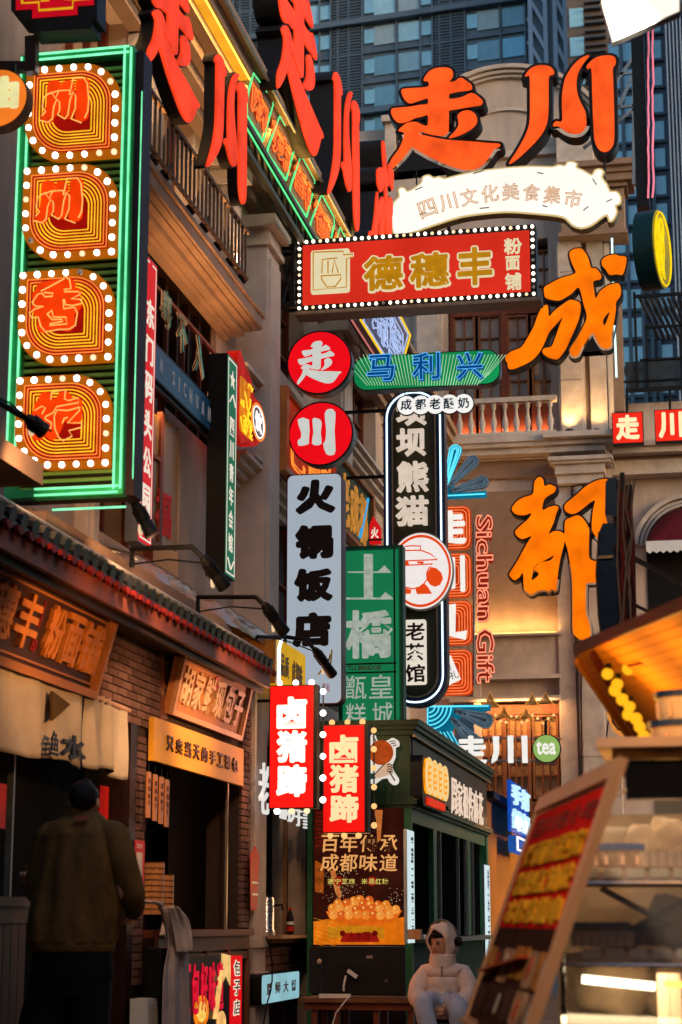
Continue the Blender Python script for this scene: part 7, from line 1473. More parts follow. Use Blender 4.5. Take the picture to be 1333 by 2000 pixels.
# ---- television backs and table in front of the kiosk
TPz = PY(16.9); q = TPz.R(628, 1848, 792, 1944); t = thing('black_monitor', 'large black monitor seen from behind on the low table', 'monitor', TPz.P((q[0] + q[1]) / 2, q[2], 0)); MB(TPz).box(*q, -.05, 0).build('shell', M('matte_black_plastic', (.008, .008, .009), .5, 0, .2, 8), t, bevel=.01); m_ = MB(TPz)
for k in range(5): m_.box(q[0] + .12, q[1] - .12, q[2] + .12 + k * .03, q[2] + .13 + k * .03, 0, .004)
m_.build('vent', dark, t); m_ = MB(TPz); m_.box(*TPz.R(716, 1866, 728, 1872), 0, .003); m_.box(*TPz.R(752, 1913, 758, 1918), 0, .003); m_.build('tiny_label', M('grey_label', (.25, .2, .18), .6), t)
q = TPz.R(606, 1850, 655, 1936); t = thing('black_cabinet', 'low dark cabinet with a plug in front of the poster wall', 'cabinet', PY(17.4).at(630, 1940)); MB(PY(17.5)).box(*PY(17.5).R(604, 1850, 660, 1940), -.3, 0).build('body', M('charcoal_cabinet', (.015, .012, .012), .6), t); P5 = PY(17.45); m_ = MB(P5); m_.ball(P5.at(627, 1878, .06), .025, 8, 5); m_.build('socket', M('beige_plug', (.45, .28, .18), .5), t); MB().tube([P5.at(632, 1887, .08), P5.at(645, 1896, .1), P5.at(662, 1903, .12), P5.at(680, 1903, .12)], .006, 5).build('white_cable', whitem, t)
m_ = MB(); m_.tube([TPz.at(680, 1905, .1), TPz.at(676, 1925, .1), TPz.at(676, 1935, .1)], .01, 5); m_.bar(TPz.at(684, 1895, .1), TPz.at(702, 1908, .1), .05, .03); o = m_.build('white_adapter', whitem); tag(o, 'white plug adapter and cable hanging in front of the monitor', 'adapter')
zt_ = TPz.at(700, 1947).z; t = thing('low_table', 'low dark wooden table under the monitor', 'table', (TPz.at(700, 1950).x, 16.8, 0)); xa, xb_ = TPz.at(600, 1948).x, TPz.at(822, 1948).x
MB().wbox(xa, xb_, 16.55, 17.2, zt_ - .035, zt_).build('table_top', M('brown_edge_top', (.14, .065, .03), .45, 0, .3, 5), t); m_ = MB(); m_.wbox(xa + .04, xb_ - .04, 16.6, 16.63, zt_ - .1, zt_ - .036); m_.build('apron', woodred, t)
lg = sharedmesh('leg', MB().wbox(-.025, .025, -.025, .025, 0, zt_ - .036), woodred)
for x in (xa + .12, xa + .32, xb_ - .35, xb_ - .05):
    for y in (16.66, 17.1): inst(lg, 'leg', (x, y, 0), t)
t = thing('power_strip', 'white power strip lying on the low table with a looping cable', 'power strip', (TPz.at(670, 1945).x, 16.62, zt_)); c = TPz.at(668, 1942); MB().wbox(c.x - .14, c.x + .14, 16.57, 16.62, zt_ + .001, zt_ + .035).build('strip', whitem, t); MB().tube([(c.x + .14, 16.57, zt_ + .02), (c.x + .1, 16.5, zt_ - .03), (c.x + .03, 16.48, zt_ - .12), (c.x - .01, 16.48, zt_ - .25), (c.x - .01, 16.5, 0)], .006, 5).build('cable', whitem, t)
# takeaway boxes on the kiosk shelf
p = PX(KX + .1).at(822, 1848); t = thing('food_carton', 'white and orange takeaway carton on the kiosk shelf behind the seated person', 'carton', (KX + .1, p.y, .891)); MB().wbox(KX + .02, KX + .18, p.y - .2, p.y + .2, .891, .93).build('carton', whitem, t); MB().wbox(KX + .03, KX + .15, p.y - .35, p.y - .22, .891, .98).build('orange_packet', M('orange_packet', (.5, .2, .08), .5), t)
# ================================================================ people
def skin(name, verts, edges, mat, parent, sub=2, root=0, disp=0, dsc=.1):
    me = bpy.data.meshes.new(name); me.from_pydata([Vector(v[:3]) for v in verts], edges, []); o = bpy.data.objects.new(name, me); COL.objects.link(o)
    m = o.modifiers.new('skin', 'SKIN'); m.use_smooth_shade = True
    for i, v in enumerate(verts): sv = me.skin_vertices[0].data[i]; sv.radius = (v[3], v[4] if len(v) > 4 else v[3]); sv.use_root = (i == root)
    s_ = o.modifiers.new('sub', 'SUBSURF'); s_.levels = s_.render_levels = sub
    if disp:
        tx = bpy.data.textures.new(name, 'CLOUDS'); tx.noise_scale = dsc; d = o.modifiers.new('d', 'DISPLACE'); d.texture = tx; d.strength = disp; d.texture_coords = 'LOCAL'
    bpy.context.view_layer.update(); dg = bpy.context.evaluated_depsgraph_get(); nm = bpy.data.meshes.new_from_object(o.evaluated_get(dg)); bpy.data.objects.remove(o)
    o = bpy.data.objects.new(name, nm); nm.materials.clear(); nm.materials.append(mat); COL.objects.link(o); nm.polygons.foreach_set('use_smooth', [True] * len(nm.polygons))
    p0 = LOC[parent.name]; nm.transform(Matrix.Translation(-p0)); o.parent = parent; LOC[o.name] = p0.copy(); return o
skinm = M('skin', (.58, .29, .17), .5, 0, .1, 12); hairm = M('black_hair', (.006, .005, .005), .5, 0, .3, 60, .6, 150)
# -- man seen from behind at the left counter
HP = PY(9.6); A = lambda px, py, w_=0: HP.at(px, py, w_)
hx0 = A(150, 1700); mt = thing('person', 'man seen from behind in dark olive jacket and black trousers at the left counter', 'person', (hx0.x, 9.6, 0))
V = lambda p, *r: (p.x, p.y, p.z) + r
def Zz(p, z): return Vector((p.x, p.y, z))
# body: head, neck, trunk, arms, legs as one surface
hd = A(168, 1563, .03); nk = A(163, 1586); ch_ = A(158, 1650); pv = A(148, 1830); shl = A(100, 1622); shr = A(222, 1620); ell = A(72, 1730, -.02); elr = A(246, 1745, .03); hl_ = A(30, 1700, -.28); hr_ = A(215, 1785, -.26)
hipl = A(112, 1860); hipr = A(176, 1860)
body = [V(pv, .1, .07), V(ch_, .1, .07), V(nk, .055), V(hd, .066, .085), V(hd + Vector((0, 0, .04)), .055, .07), V(shl, .05), V(ell, .035), V(hl_, .028), V(shr, .05), V(elr, .035), V(hr_, .028),
        V(hipl, .07), (hipl.x - .06, 9.62, .5, .05), (hipl.x - .08, 9.62, .09, .04), V(hipr, .07), (hipr.x + .0, 9.6, .5, .05), (hipr.x + .0, 9.62, .09, .04)]
skin('body', body, [(0, 1), (1, 2), (2, 3), (3, 4), (1, 5), (5, 6), (6, 7), (1, 8), (8, 9), (9, 10), (0, 11), (11, 12), (12, 13), (0, 14), (14, 15), (15, 16)], skinm, mt)
jk = M('olive_jacket', (.12, .065, .018), .8, 0, .3, 7, .5, 35)
from mathutils import noise
def loft(name, rings, mat, parent, n=36, fold=.012, fs=6.0, cap=True, extra=None, vf=0):
    m_ = MB(); k = len(rings)
    for (c, rx, ry) in rings:
        for j in range(n):
            t = 2 * math.pi * j / n; p = Vector((c[0] + rx * math.cos(t), c[1] + ry * math.sin(t), c[2]))
            f_ = noise.noise(Vector((p.x * fs, p.y * fs, p.z * fs * .45))) + .5 * abs(noise.noise(Vector((p.x * fs * 2.2, p.y * fs * 2.2, p.z * fs * .8))))
            if vf: z_ = (c[2] - rings[0][0][2]) / (rings[-1][0][2] - rings[0][0][2]); f_ += vf * (1 - z_) * (math.sin(t * 7 + 2 * math.sin(c[2] * 5)) * .5 + .4 * math.sin(t * 13 + 1.3 + c[2] * 3)) * (.4 + .6 * min(1, z_ * 5))
            m_.v.append(p + Vector((math.cos(t), math.sin(t), 0)) * (fold * f_))
    for i in range(k - 1):
        for j in range(n): m_.f.append([i * n + j, i * n + (j + 1) % n, (i + 1) * n + (j + 1) % n, (i + 1) * n + j])
    m_.f.append(list(range(n))[::-1]); m_.f.append([(k - 1) * n + j for j in range(n)])
    if extra: extra(m_)
    return m_.build(name, mat, parent, smooth=True)
def dense(keys, m):
    out = []; K = len(keys)
    for i in range(m + 1):
        f_ = i / m * (K - 1); a_ = min(K - 2, int(f_)); t = f_ - a_; t = t * t * (3 - 2 * t) if True else t
        p, q = keys[a_], keys[a_ + 1]; out.append((Vector(p[0]).lerp(Vector(q[0]), t), p[1] + (q[1] - p[1]) * t, p[2] + (q[2] - p[2]) * t))
    return out
def sleeves(lists):
    def ex(m_):
        for pts in lists:
            P_ = []; R_2 = []
            for i in range(len(pts) - 1):
                for s_ in range(6): t = s_ / 6; P_.append(Vector(pts[i][0]).lerp(Vector(pts[i + 1][0]), t)); rr_2 = pts[i][1] + (pts[i + 1][1] - pts[i][1]) * t; R_2.append(rr_2 * (1 + .07 * noise.noise(P_[-1] * 13)))
            P_.append(Vector(pts[-1][0])); R_2.append(pts[-1][1]); m_.tube(P_, 0, 18, radii=R_2)
    return ex
keys = [(A(140, 1848), .215, .16), (A(141, 1840), .235, .175), (A(144, 1800), .24, .18), (A(150, 1730), .232, .175), (A(155, 1670), .225, .165), (A(160, 1630), .205, .15), (A(161, 1606), .15, .115), (A(161, 1590), .085, .08), (A(161, 1580), .065, .066)]
loft('jacket', dense(keys, 48), jk, mt, n=64, fold=.03, fs=7, vf=.8, extra=sleeves([[(A(118, 1628, .0), .075), (A(98, 1636, .0), .085), (A(84, 1690, -.01), .082), (A(70, 1742, -.03), .07), (A(52, 1722, -.15), .06), (A(40, 1708, -.24), .045)], [(A(205, 1626, 0), .075), (A(224, 1636, 0), .085), (A(242, 1690, .01), .08), (A(256, 1745, -.02), .068), (A(250, 1768, -.12), .055), (A(236, 1782, -.22), .042)]]))
MB().lathe(A(160, 1590), [(.088, -.03), (.085, 0), (.072, .035), (.066, .03)], 18, (0, .15, 1)).build('collar', jk, mt, smooth=True)
MB(HP).box(*HP.R(162, 1597, 188, 1605), .118, .135).build('neck_label', M('dusty_pink_label', (.35, .10, .07), .7), mt)
hm_ = MB(); hc_ = A(141, 1846); hm_.lathe(hc_, [(.22, -.03), (.228, -.01), (.228, .015), (.222, .03)], 28); hm_.v = [Vector((q_.x, 9.6 + (q_.y - 9.6) * .76, q_.z)) for q_ in hm_.v]; hm_.build('jacket_hem', jk, mt, smooth=True)
tr2_ = M('black_trousers', (.006, .006, .007), .85, 0, .2, 9, .3, 50)
lx, rx_ = A(78, 1990).x, A(172, 1990).x
loft('trousers', dense([(A(140, 1990) * 1 + Vector((0, 0, .12)), .19, .14), (A(142, 1900), .215, .155), (A(142, 1862), .205, .15), (A(142, 1835), .2, .14)], 12), tr2_, mt, fold=.012, extra=sleeves([[((A(112, 1880).x, 9.6, .82), .125), ((lx + .01, 9.6, .52), .115), ((lx - .01, 9.62, .1), .09)], [((A(174, 1880).x, 9.6, .82), .125), ((rx_, 9.6, .52), .115), ((rx_, 9.62, .1), .09)]]))
for x in (lx - .01, rx_): MB().ball((x, 9.66, .05), .1, 10, 6, (.5, 1.3, .5)).build('shoe', black, mt, smooth=True)
hb = MB(); hb.ball(hd + Vector((0, -.004, .018)), .09, 20, 14, (.84, 1.0, .98)); hb.v = [q_ + (q_ - hd) * (.10 * noise.noise(q_ * 26)) for q_ in hb.v]; hb.build('hair', hairm, mt, smooth=True)
m_ = MB(); [m_.ball(hd + Vector((s_ * .074, .005, -.018)), .027, 8, 5, (.4, .7, 1)) for s_ in (-1, 1)]; m_.build('ear', skinm, mt, smooth=True)
def hand(c, fdir, up, mat, parent, s_=1.0):
    f = Vector(fdir).normalized(); u = Vector(up).normalized(); sd_ = f.cross(u).normalized(); c = Vector(c)
    vs_ = [V(c, .028 * s_, .016 * s_), V(c + f * .05 * s_, .034 * s_, .015 * s_)]; ed = [(0, 1)]; b = [(0, 0)]
    m_ = MB(); m_.ball(c + f * .035 * s_, .042 * s_, 10, 6, (1, 1, .6))
    for k, (o_, L) in enumerate(((-.028, .055), (-.01, .065), (.01, .062), (.027, .05))):
        p0 = c + f * .06 * s_ + sd_ * o_ * s_; m_.tube([p0 - f * .02 * s_, p0 + f * L * .5 * s_ - u * .006, p0 + f * L * .8 * s_ - u * .03 * s_, p0 + f * L * .75 * s_ - u * .05 * s_], .009 * s_, 6, radii=[.01 * s_, .0095 * s_, .0085 * s_, .007 * s_])
    p0 = c + f * .02 * s_ - sd_ * .035 * s_; m_.tube([p0, p0 + f * .03 * s_ - sd_ * .018 * s_, p0 + f * .06 * s_ - sd_ * .01 * s_ - u * .02 * s_], .011 * s_, 6, radii=[.013 * s_, .011 * s_, .008 * s_]); return m_.build('hand', mat, parent, smooth=True)
hand(A(34, 1706, -.24), (-.5, .8, .1), (0, 0, 1), skinm, mt); hand(A(222, 1782, -.24), (-.3, .9, -.1), (0, 0, 1), skinm, mt)
st_ = thing('cooking_tongs', 'thin metal tongs held up by the man at the left edge', 'tongs', A(35, 1690, -.3)); MB().tube([A(8, 1700, -.36), A(63, 1628, -.28)], .005, 5).tube([A(4, 1690, -.36), A(63, 1628, -.28)], .005, 5).build('tongs', steel, st_)
# -- seated person in a pale puffer jacket
QP = PY(14.8); B = lambda px, py, w_=0: QP.at(px, py, w_)
sp_ = thing('person', 'seated person in a pale beige hooded puffer jacket with headphones and light jeans', 'person', (B(865, 1960).x, 14.8, 0))
seat_z = .33; pz = B(868, 1985); neck = B(866, 1875); hd = B(863, 1843, .03)
body = [V(Vector((pz.x, 14.85, seat_z + .1)), .13, .1), V(B(868, 1930), .14, .1), V(neck, .05), V(hd, .075, .09), V(hd + Vector((0, 0, .04)), .06, .075), V(B(832, 1893), .06), V(B(818, 1942, .08), .045), V(B(856, 1966, .28), .03), V(B(905, 1893), .06), V(B(918, 1945, .08), .045), V(B(874, 1968, .28), .03),
        (pz.x - .1, 14.75, seat_z + .08, .08), (B(845, 1955).x, 14.35, .47, .06), (B(872, 1990).x, 14.25, .10, .045), (pz.x + .1, 14.75, seat_z + .08, .08), (pz.x + .16, 14.35, .42, .06), (pz.x + .14, 14.45, .08, .045)]
skin('body', body, [(0, 1), (1, 2), (2, 3), (3, 4), (1, 5), (5, 6), (6, 7), (1, 8), (8, 9), (9, 10), (0, 11), (11, 12), (12, 13), (0, 14), (14, 15), (15, 16)], skinm, sp_)
pf_ = M('beige_puffer', (.78, .58, .46), .75, 0, .14, 9, .25, 40)
jv = []; je = []
ty = [(1992, .15, .14), (1978, .175, .155), (1962, .16, .145), (1948, .185, .16), (1932, .165, .15), (1918, .185, .155), (1903, .165, .145), (1890, .14, .125), (1878, .085, .085)]
for i, (y, a, b) in enumerate(ty): jv.append(V(B(868, y), a, b)); (je.append((i - 1, i)) if i else None)
def sleeve(pts, at):
    k = at
    for p, r in pts: jv.append(V(p, r)); je.append((k, len(jv) - 1)); k = len(jv) - 1
sleeve([(B(834, 1896), .085), (B(826, 1910, .03), .07), (B(821, 1922, .05), .085), (B(817, 1934, .08), .07), (B(819, 1948, .12), .082), (B(830, 1958, .18), .068), (B(845, 1964, .24), .068)], 7)
sleeve([(B(903, 1896), .085), (B(911, 1910, .03), .07), (B(916, 1922, .05), .088), (B(920, 1935, .08), .072), (B(918, 1950, .12), .088), (B(904, 1960, .18), .07), (B(888, 1966, .24), .072)], 7)
skin('puffer_jacket', jv, je, pf_, sp_, sub=2, disp=.012, dsc=.05)
MB().bar(B(868, 1886, .135), B(869, 1990, .165), .012, .01).build('zip', M('zip_tape', (.3, .2, .15), .5), sp_)
m_ = MB(); Qe = QP.off(.135); put(m_, '⌒', *Qe.R(884, 1886, 893, 1893), .02, .01, .01) if False else m_.poly(ccw([Qe.uv(*p_) for p_ in ((877, 1886), (886, 1884), (893, 1888), (893, 1894), (890, 1890), (885, 1888))]), .0, .03); m_.build('chest_emblem', M('dark_embroidery', (.03, .015, .01), .6), sp_)
# hood: open shell round the face, face turned a little left and down
fd = Vector((-.42, -.88, -.22)).normalized(); hc = hd + Vector((.012, .02, .015)); hmb = MB(); n, k = 26, 16; R = .135
up_ = Vector((0, 0, 1)); sx_ = fd.cross(up_).normalized(); uy = sx_.cross(fd)
for j in range(k + 1):
    th = math.radians(48) + (math.pi - math.radians(48)) * j / k
    for i in range(n): ph = 2 * math.pi * i / n; d = fd * math.cos(th) + (sx_ * math.cos(ph) * .86 + uy * math.sin(ph) * 1.12) * math.sin(th); e = .01 * math.sin(ph * 5 + j * .8); hmb.v.append(hc + d * (R + e))
for j in range(k):
    for i in range(n): hmb.f.append([j * n + i, j * n + (i + 1) % n, (j + 1) * n + (i + 1) % n, (j + 1) * n + i])
ho = hmb.build('hood', pf_, sp_, smooth=True); s_ = ho.modifiers.new('s', 'SOLIDIFY'); s_.thickness = .014
m_ = MB(); m_.lathe(B(866, 1876, .03), [(.1, -.05), (.105, 0), (.095, .05), (.085, .055)], 18, (0, -.1, 1)); m_.build('high_collar', pf_, sp_, smooth=True)
fm = MB(); fc = hd + fd * .01; fm.ball(fc, .088, 16, 12, (.84, .95, 1.12)); fm.ball(fc + fd * .088 - uy * .008, .016, 8, 6, (.8, .8, 1.3)); fm.ball(fc + fd * .07 - uy * .068, .03, 8, 6); fm.build('face', skinm, sp_, smooth=True)
m_ = MB(); [m_.ball(fc + fd * .078 + sx_ * s_2 * .032 + uy * .018, .011, 8, 5, (1, 1, .5)) for s_2 in (-1, 1)]; [m_.bar(fc + fd * .082 + sx_ * (s_2 * .032 - .015) + uy * .036, fc + fd * .082 + sx_ * (s_2 * .032 + .015) + uy * .036, .006) for s_2 in (-1, 1)]; m_.build('eyes_and_brows', black, sp_)
m_ = MB(); m_.bar(fc + fd * .084 - sx_ * .018 - uy * .045, fc + fd * .084 + sx_ * .018 - uy * .045, .007); m_.build('mouth', M('lips', (.22, .06, .05), .5), sp_); m_ = MB(); m_.ball(fc + uy * .07 + fd * .01, .07, 12, 8, (1, 1, .5)); m_.build('hair', hairm, sp_, smooth=True)
hp2 = thing('headphones', 'black over-ear headphones with a pale band worn over the hood', 'headphones', hc + Vector((0, 0, .1))); m_ = MB(); m_.lathe(hc + sx_ * .13 - fd * .01, [(.035, -.012), (.04, 0), (.036, .018)], 14, sx_); m_.lathe(hc - sx_ * .13 - fd * .01, [(.035, -.018), (.04, 0), (.036, .012)], 14, sx_); m_.build('ear_cups', black, hp2)
MB().tube([hc + sx_ * .145 * math.cos(t_) + uy * .165 * math.sin(t_) - fd * .01 for t_ in [math.pi * i / 14 for i in range(15)]], .008, 6).build('head_band', M('grey_band', (.2, .19, .18), .3, .6), hp2)
hand(B(854, 1968, .3), (.8, -.3, -.1), (0, -.5, .8), skinm, sp_, .9); hand(B(878, 1970, .3), (-.8, -.3, -.1), (0, -.5, .8), skinm, sp_, .9)
jn = M('pale_blue_jeans', (.42, .44, .50), .85, 0, .18, 9, .4, 60)
skin('jeans', [(pz.x, 14.8, seat_z + .08, .15, .11), (pz.x - .09, 14.65, seat_z + .12, .1), (B(842, 1955).x, 14.35, .46, .082), (B(858, 1985).x, 14.28, .27, .075), (B(874, 2010).x, 14.25, .1, .065), (pz.x + .1, 14.65, seat_z + .1, .1), (pz.x + .17, 14.35, .42, .08), (pz.x + .16, 14.42, .1, .065)], [(0, 1), (1, 2), (2, 3), (3, 4), (0, 5), (5, 6), (6, 7)], jn, sp_, disp=.012, dsc=.06)
for x, y in ((B(876, 2010).x, 14.18), (pz.x + .16, 14.36)): MB().ball((x, y, .05), .1, 10, 6, (.45, 1.25, .5)).build('shoe', whitem, sp_, smooth=True)
so_ = thing('stool', 'low dark stool under the seated person', 'stool', (pz.x, 14.9, 0)); MB().wbox(pz.x - .16, pz.x + .16, 14.78, 15.08, seat_z - .04, seat_z).build('seat', wooddk, so_)
for x in (-.13, .13):
    for y in (14.81, 15.05): MB().wbox(pz.x + x - .015, pz.x + x + .015, y - .015, y + .015, 0, seat_z - .041).build('leg', wooddk, so_)
# ================================================================ near right stall
TR = PY(5.2).at(1217, 1490); TL = PY(6.9).at(1059, 1567); BR = PY(5.2).at(1045, 2000)
Vd = (TR - BR).normalized(); Ud = (TR - TL).normalized(); ln = TR.z / Vd.z
BPn = PL(TL - Vd * ln, Ud, Vd); BPn.U = Ud; BPn.V = Vd; BPn.N = Ud.cross(Vd).normalized(); wB_ = (TR - TL).length; top_v = ln
u1 = (TR - TL).length; BV = lambda px, py: BPn.uv(px, py)
ab = thing('menu_board', 'large leaning red menu board in a pale wooden frame, blurred in the right foreground', 'menu board', (TL + BR) / 2 - Vector((0, 0, (TL.z + BR.z) / 2)))
pine = M('pale_pine_frame', (.55, .27, .13), .45, 0, .2, 3, .1, 20, streak=(1, 1, .1))
zt_ = top_v; w0_ = 0
m_ = MB(BPn); m_.box(-.03, u1, zt_ - .04, zt_ + .015, -.012, .014); m_.box(u1 - .09, u1, 0, zt_ - .04, -.012, .014); m_.box(-.03, .015, 0, zt_ - .04, -.012, .012); m_.build('frame', pine, ab)
MB(BPn).box(.015, u1 - .055, 0, zt_ - .05, -.01, 0).build('back_board', M('blue_grey_edge', (.10, .12, .14), .5), ab)
a0, a1 = .02, u1 - .10
MB(BPn).box(a0, a1, zt_ - .47, zt_ - .055, 0, .004).build('red_field', M('menu_red', (.72, .012, .008), .9, 0, .2, 2, spec=.02), ab)
m_ = MB(BPn); row_text(m_, '四川名小吃', a0 + .1, a1 - .04, zt_ - .145, zt_ - .085, w_=.006, d=.003, bold=.01); m_.build('dark_heading', M('maroon_print', (.22, .01, .01), .6), ab)
m_ = MB(BPn)
for k in range(3): row_text(m_, ('烤面筋豆腐', '糍粑红油饺', '冰粉凉糕串')[k], a0 + .12, a1 - .07, zt_ - .26 - k * .1, zt_ - .175 - k * .1, w_=.006, d=.004, bold=.06, gap=.06)
m_.build('yellow_lettering', M('mustard_print', (.80, .38, .02), .9, 0, .15, spec=.02), ab)
rn = random.Random(21); pal = [(.05, .02, .014), (.16, .10, .07), (.30, .12, .045), (.38, .20, .10), (.10, .03, .02), (.26, .19, .15), (.42, .16, .03), (.07, .03, .02), (.20, .05, .02)]
MB(BPn).box(a0, a1, zt_ - 1.5, zt_ - .47, 0, .003).build('dark_print_ground', M('dark_print_ground', (.045, .016, .011), .9, 0, .5, 6, spec=.02), ab)
kk_ = 0
for r_ in range(7):
    u = a0 + .02; v1_ = zt_ - .53 - r_ * .13
    while u < a1 - .1:
        wd_ = rn.uniform(.16, .38); c_ = rn.choice(pal); q = rn.uniform(0, .03)
        MB(BPn).poly(ccw(rrect(u, min(a1 - .02, u + wd_), v1_ - .10 - q, v1_ - q * .5, .025, 3)), .003, .006 + .0004 * (kk_ % 3)).build('dish_photo', M('dish_print_%d' % pal.index(c_), c_, .9, 0, .7, 14, spec=.02), ab)
        if rn.random() < .6: MB(BPn).poly(circ(u + wd_ * .45, v1_ - .06, .035, 12), .006, .0085).build('dish_photo', M('dish_print_food_%d' % (kk_ % 3), ((.5, .2, .05), (.45, .05, .02), (.5, .42, .3))[kk_ % 3], .9, 0, .6, 30, spec=.02), ab)
        u += wd_ + .03; kk_ += 1
MB(BPn).box(a0, a1 - .3, zt_ - .825, zt_ - .81, 0, .03).build('ledge', pine, ab); m_ = MB(BPn); m_.bar(BPn.P(a0 + .7, zt_ - 1.2, .01), BPn.P(a0 + .95, zt_ - .9, .01), .12, .01); m_.bar(BPn.P(a0 + .1, zt_ - .63, .008), BPn.P(a1 - .45, zt_ - .56, .008), .06, .006); m_.build('pepper_print', M('pepper_red', (.55, .06, .02), .4), ab)
# glass food cabinet
CY = 6.6; C = PY(CY); fc_ = thing('food_cabinet', 'glass food display cabinet with shelves and a lit tube, blurred at the right edge', 'display cabinet', C.at(1260, 2000) * 1 - Vector((0, 0, C.at(1260, 2000).z)))
q = C.R(1196, 1442, 1560, 1478); beige = M('warm_beige_laminate', (.52, .36, .26), .4, 0, .12, 3); brk = M('brown_laminate', (.28, .18, .13), .4, 0, .12, 3)
MB(C).box(q[0] - .05, q[1], q[2] + .03, q[3], -1.0, .1).build('top_shelf', beige, fc_); MB(C).box(q[0], q[1], C.uv(1250, 1482)[1], q[2] + .029, -1.0, .02).build('top_fascia', brk, fc_)
MB(C).box(C.uv(1222, 1520)[0], q[1], C.uv(1250, 1560)[1], C.uv(1250, 1486)[1], -.1, .0).build('black_panel', M('gloss_black_panel', (.008, .009, .012), .12, 0, .1), fc_); MB(C).box(C.uv(1222, 1520)[0], q[1], C.uv(1250, 1485.5)[1], C.uv(1250, 1482.5)[1], -.02, .015).build('chrome_edge', steel, fc_)
xL = C.uv(1100, 1800)[0]; MB(C).box(xL - .1, q[1], 0, C.uv(1250, 1560)[1], -1.0, -.97).build('back_panel', M('khaki_panel', (.24, .17, .095), .5, 0, .35, 2.5), fc_)
m_ = MB(C)
for y0, y1 in ((1704, 1724), (1862, 1884)): v = C.uv(1250, (y0 + y1) / 2)[1]; m_.box(xL, q[1], v - .02, v + .02, -.75, -.02)
m_.build('shelf', beige, fc_); m_ = MB(C)
for x in (1293, 1318): u = C.uv(x, 1960)[0]; m_.box(u - .02, u + .02, 0, C.uv(1290, 1905)[1], -.3, -.22)
m_.build('post', beige, fc_); MB(C).box(xL, q[1], 0, C.uv(1250, 1560)[1], .0, .006).build('front_glass', M('clear_glass', (.8, .82, .8), .05, 0, 0, spec=.6, alpha=.10), fc_)
tl_ = E('tube_white', (1, .85, .55), 6, 0); MB().tube([C.at(1134, 1914, -.1), C.at(1278, 1929, -.1)], .014, 8).build('tube_lamp', tl_, fc_); MB().tube([C.at(1296, 1924, -.15), C.at(1420, 1932, -.15)], .01, 8).build('yellow_tube', E('tube_yellow', (1, .6, .1), 2.5, 0), fc_)
lamp('cabinet_tube', 'AREA', C.at(1206, 1935, -.12), 2.2, (1, .72, .4), .4, aim=C.at(1206, 2100, -.3)); lamp('cabinet_inner_fill', 'AREA', C.at(1260, 1575, -.4), 3, (1, .66, .38), .8, aim=C.at(1260, 1900, -.5))  # second lamp is an added warm fill for the upper bay
blu = M('blue_plastic_rim', (.01, .03, .11), .35, 0, .1); jar = M('dim_jar_contents', (.20, .14, .08), .35, 0, .5, 30)
vs1 = C.uv(1250, 1704)[1] + .021; vs2 = C.uv(1250, 1862)[1] + .021; vt_ = C.uv(1250, 1442)[1] + .001
def tub(px, zb, r, h, w_, lb, mat=jar):
    u = C.uv(px, 1700)[0]; p = C.P(u, zb, w_); t = thing('food_tub', lb, 'food tub', p, 'blue lidded tubs on the cabinet'); MB().lathe(p, [(r * .9, 0), (r, h)], 18).build('tub', mat, t, smooth=True); MB().lathe(p + Vector((0, 0, h)), [(r * 1.08, 0), (r * 1.08, .022)], 18).build('blue_lid', blu, t)
    m2 = MB()
    for a_ in range(9): an = a_ * .7; m2.bar(p + Vector((math.cos(an) * r * .97, math.sin(an) * r * .97, .01)), p + Vector((math.cos(an) * r * 1.0, math.sin(an) * r * 1.0, h - .02)), .012)
    m2.build('label_stripes', beige, t)
tub(1205, vs1, .085, .06, -.2, 'blue lidded tub on the middle cabinet shelf behind the menu board'); tub(1160, vs2, .1, .06, -.25, 'blue lidded tub on the lower cabinet shelf, left side'); tub(1235, vs2, .09, .05, -.45, 'small blue lidded tub further back on the lower cabinet shelf')
wj = M('pale_tub', (.5, .42, .35), .35, 0, .2, 9); tub(1345, vt_, .12, .05, -.2, 'blue lidded tub at the bottom of the stack on the cabinet top', wj); tub(1348, vt_ + .075, .10, .08, -.2, 'blue lidded tub at the top of the stack on the cabinet top', wj)
bagm = M('clear_plastic_bag', (.26, .19, .12), .2, 0, .4, 5, .6, 12, alpha=.55); breadm = M('golden_food', (.34, .20, .06), .5, 0, .4, 12)
rn = random.Random(12)
for i, (px, zb, r, lb) in enumerate(((1240, vs1, .075, 'crumpled clear bag of snacks on the middle cabinet shelf'), (1305, vs1, .095, 'larger crumpled clear bag on the middle cabinet shelf, right end'), (1300, vs2, .09, 'crumpled clear bag of snacks on the lower cabinet shelf'), (1180, C.uv(1200, 2010)[1], .15, 'crumpled clear bag at the bottom of the cabinet, left'), (1330, C.uv(1200, 2020)[1], .15, 'crumpled clear bag at the bottom of the cabinet, right'))):
    u = C.uv(px, 1700)[0]; p = C.P(u, zb + r * .9, -.5); o = MB().ball(p, r, 16, 12, (1, .8, 1.0)).build('snack_bag', bagm, smooth=True); tag(o, lb, 'food bag', 'clear snack bags in the cabinet'); tx = bpy.data.textures.new('bag', 'CLOUDS'); tx.noise_scale = .07; d = o.modifiers.new('d', 'DISPLACE'); d.texture = tx; d.strength = .09; d.texture_coords = 'LOCAL'
for i, (px, py, a_) in enumerate(((1300, 1640, .6), (1230, 1770, -.5), (1270, 1790, .5))):
    t = thing('sloping_tray', ('sloping dark tray against the cabinet glass, upper right', 'sloping brown tray in the middle cabinet bay', 'short dark tray leaning in the middle cabinet bay')[i], 'tray', C.at(px, py, -.6)); c = C.at(px, py, -.6); MB().bar(c - Vector((math.cos(a_) * .14, 0, math.sin(a_) * .14)), c + Vector((math.cos(a_) * .14, 0, math.sin(a_) * .14)), .3, .02).build('tray', (wooddk, breadm, wooddk)[i], t)
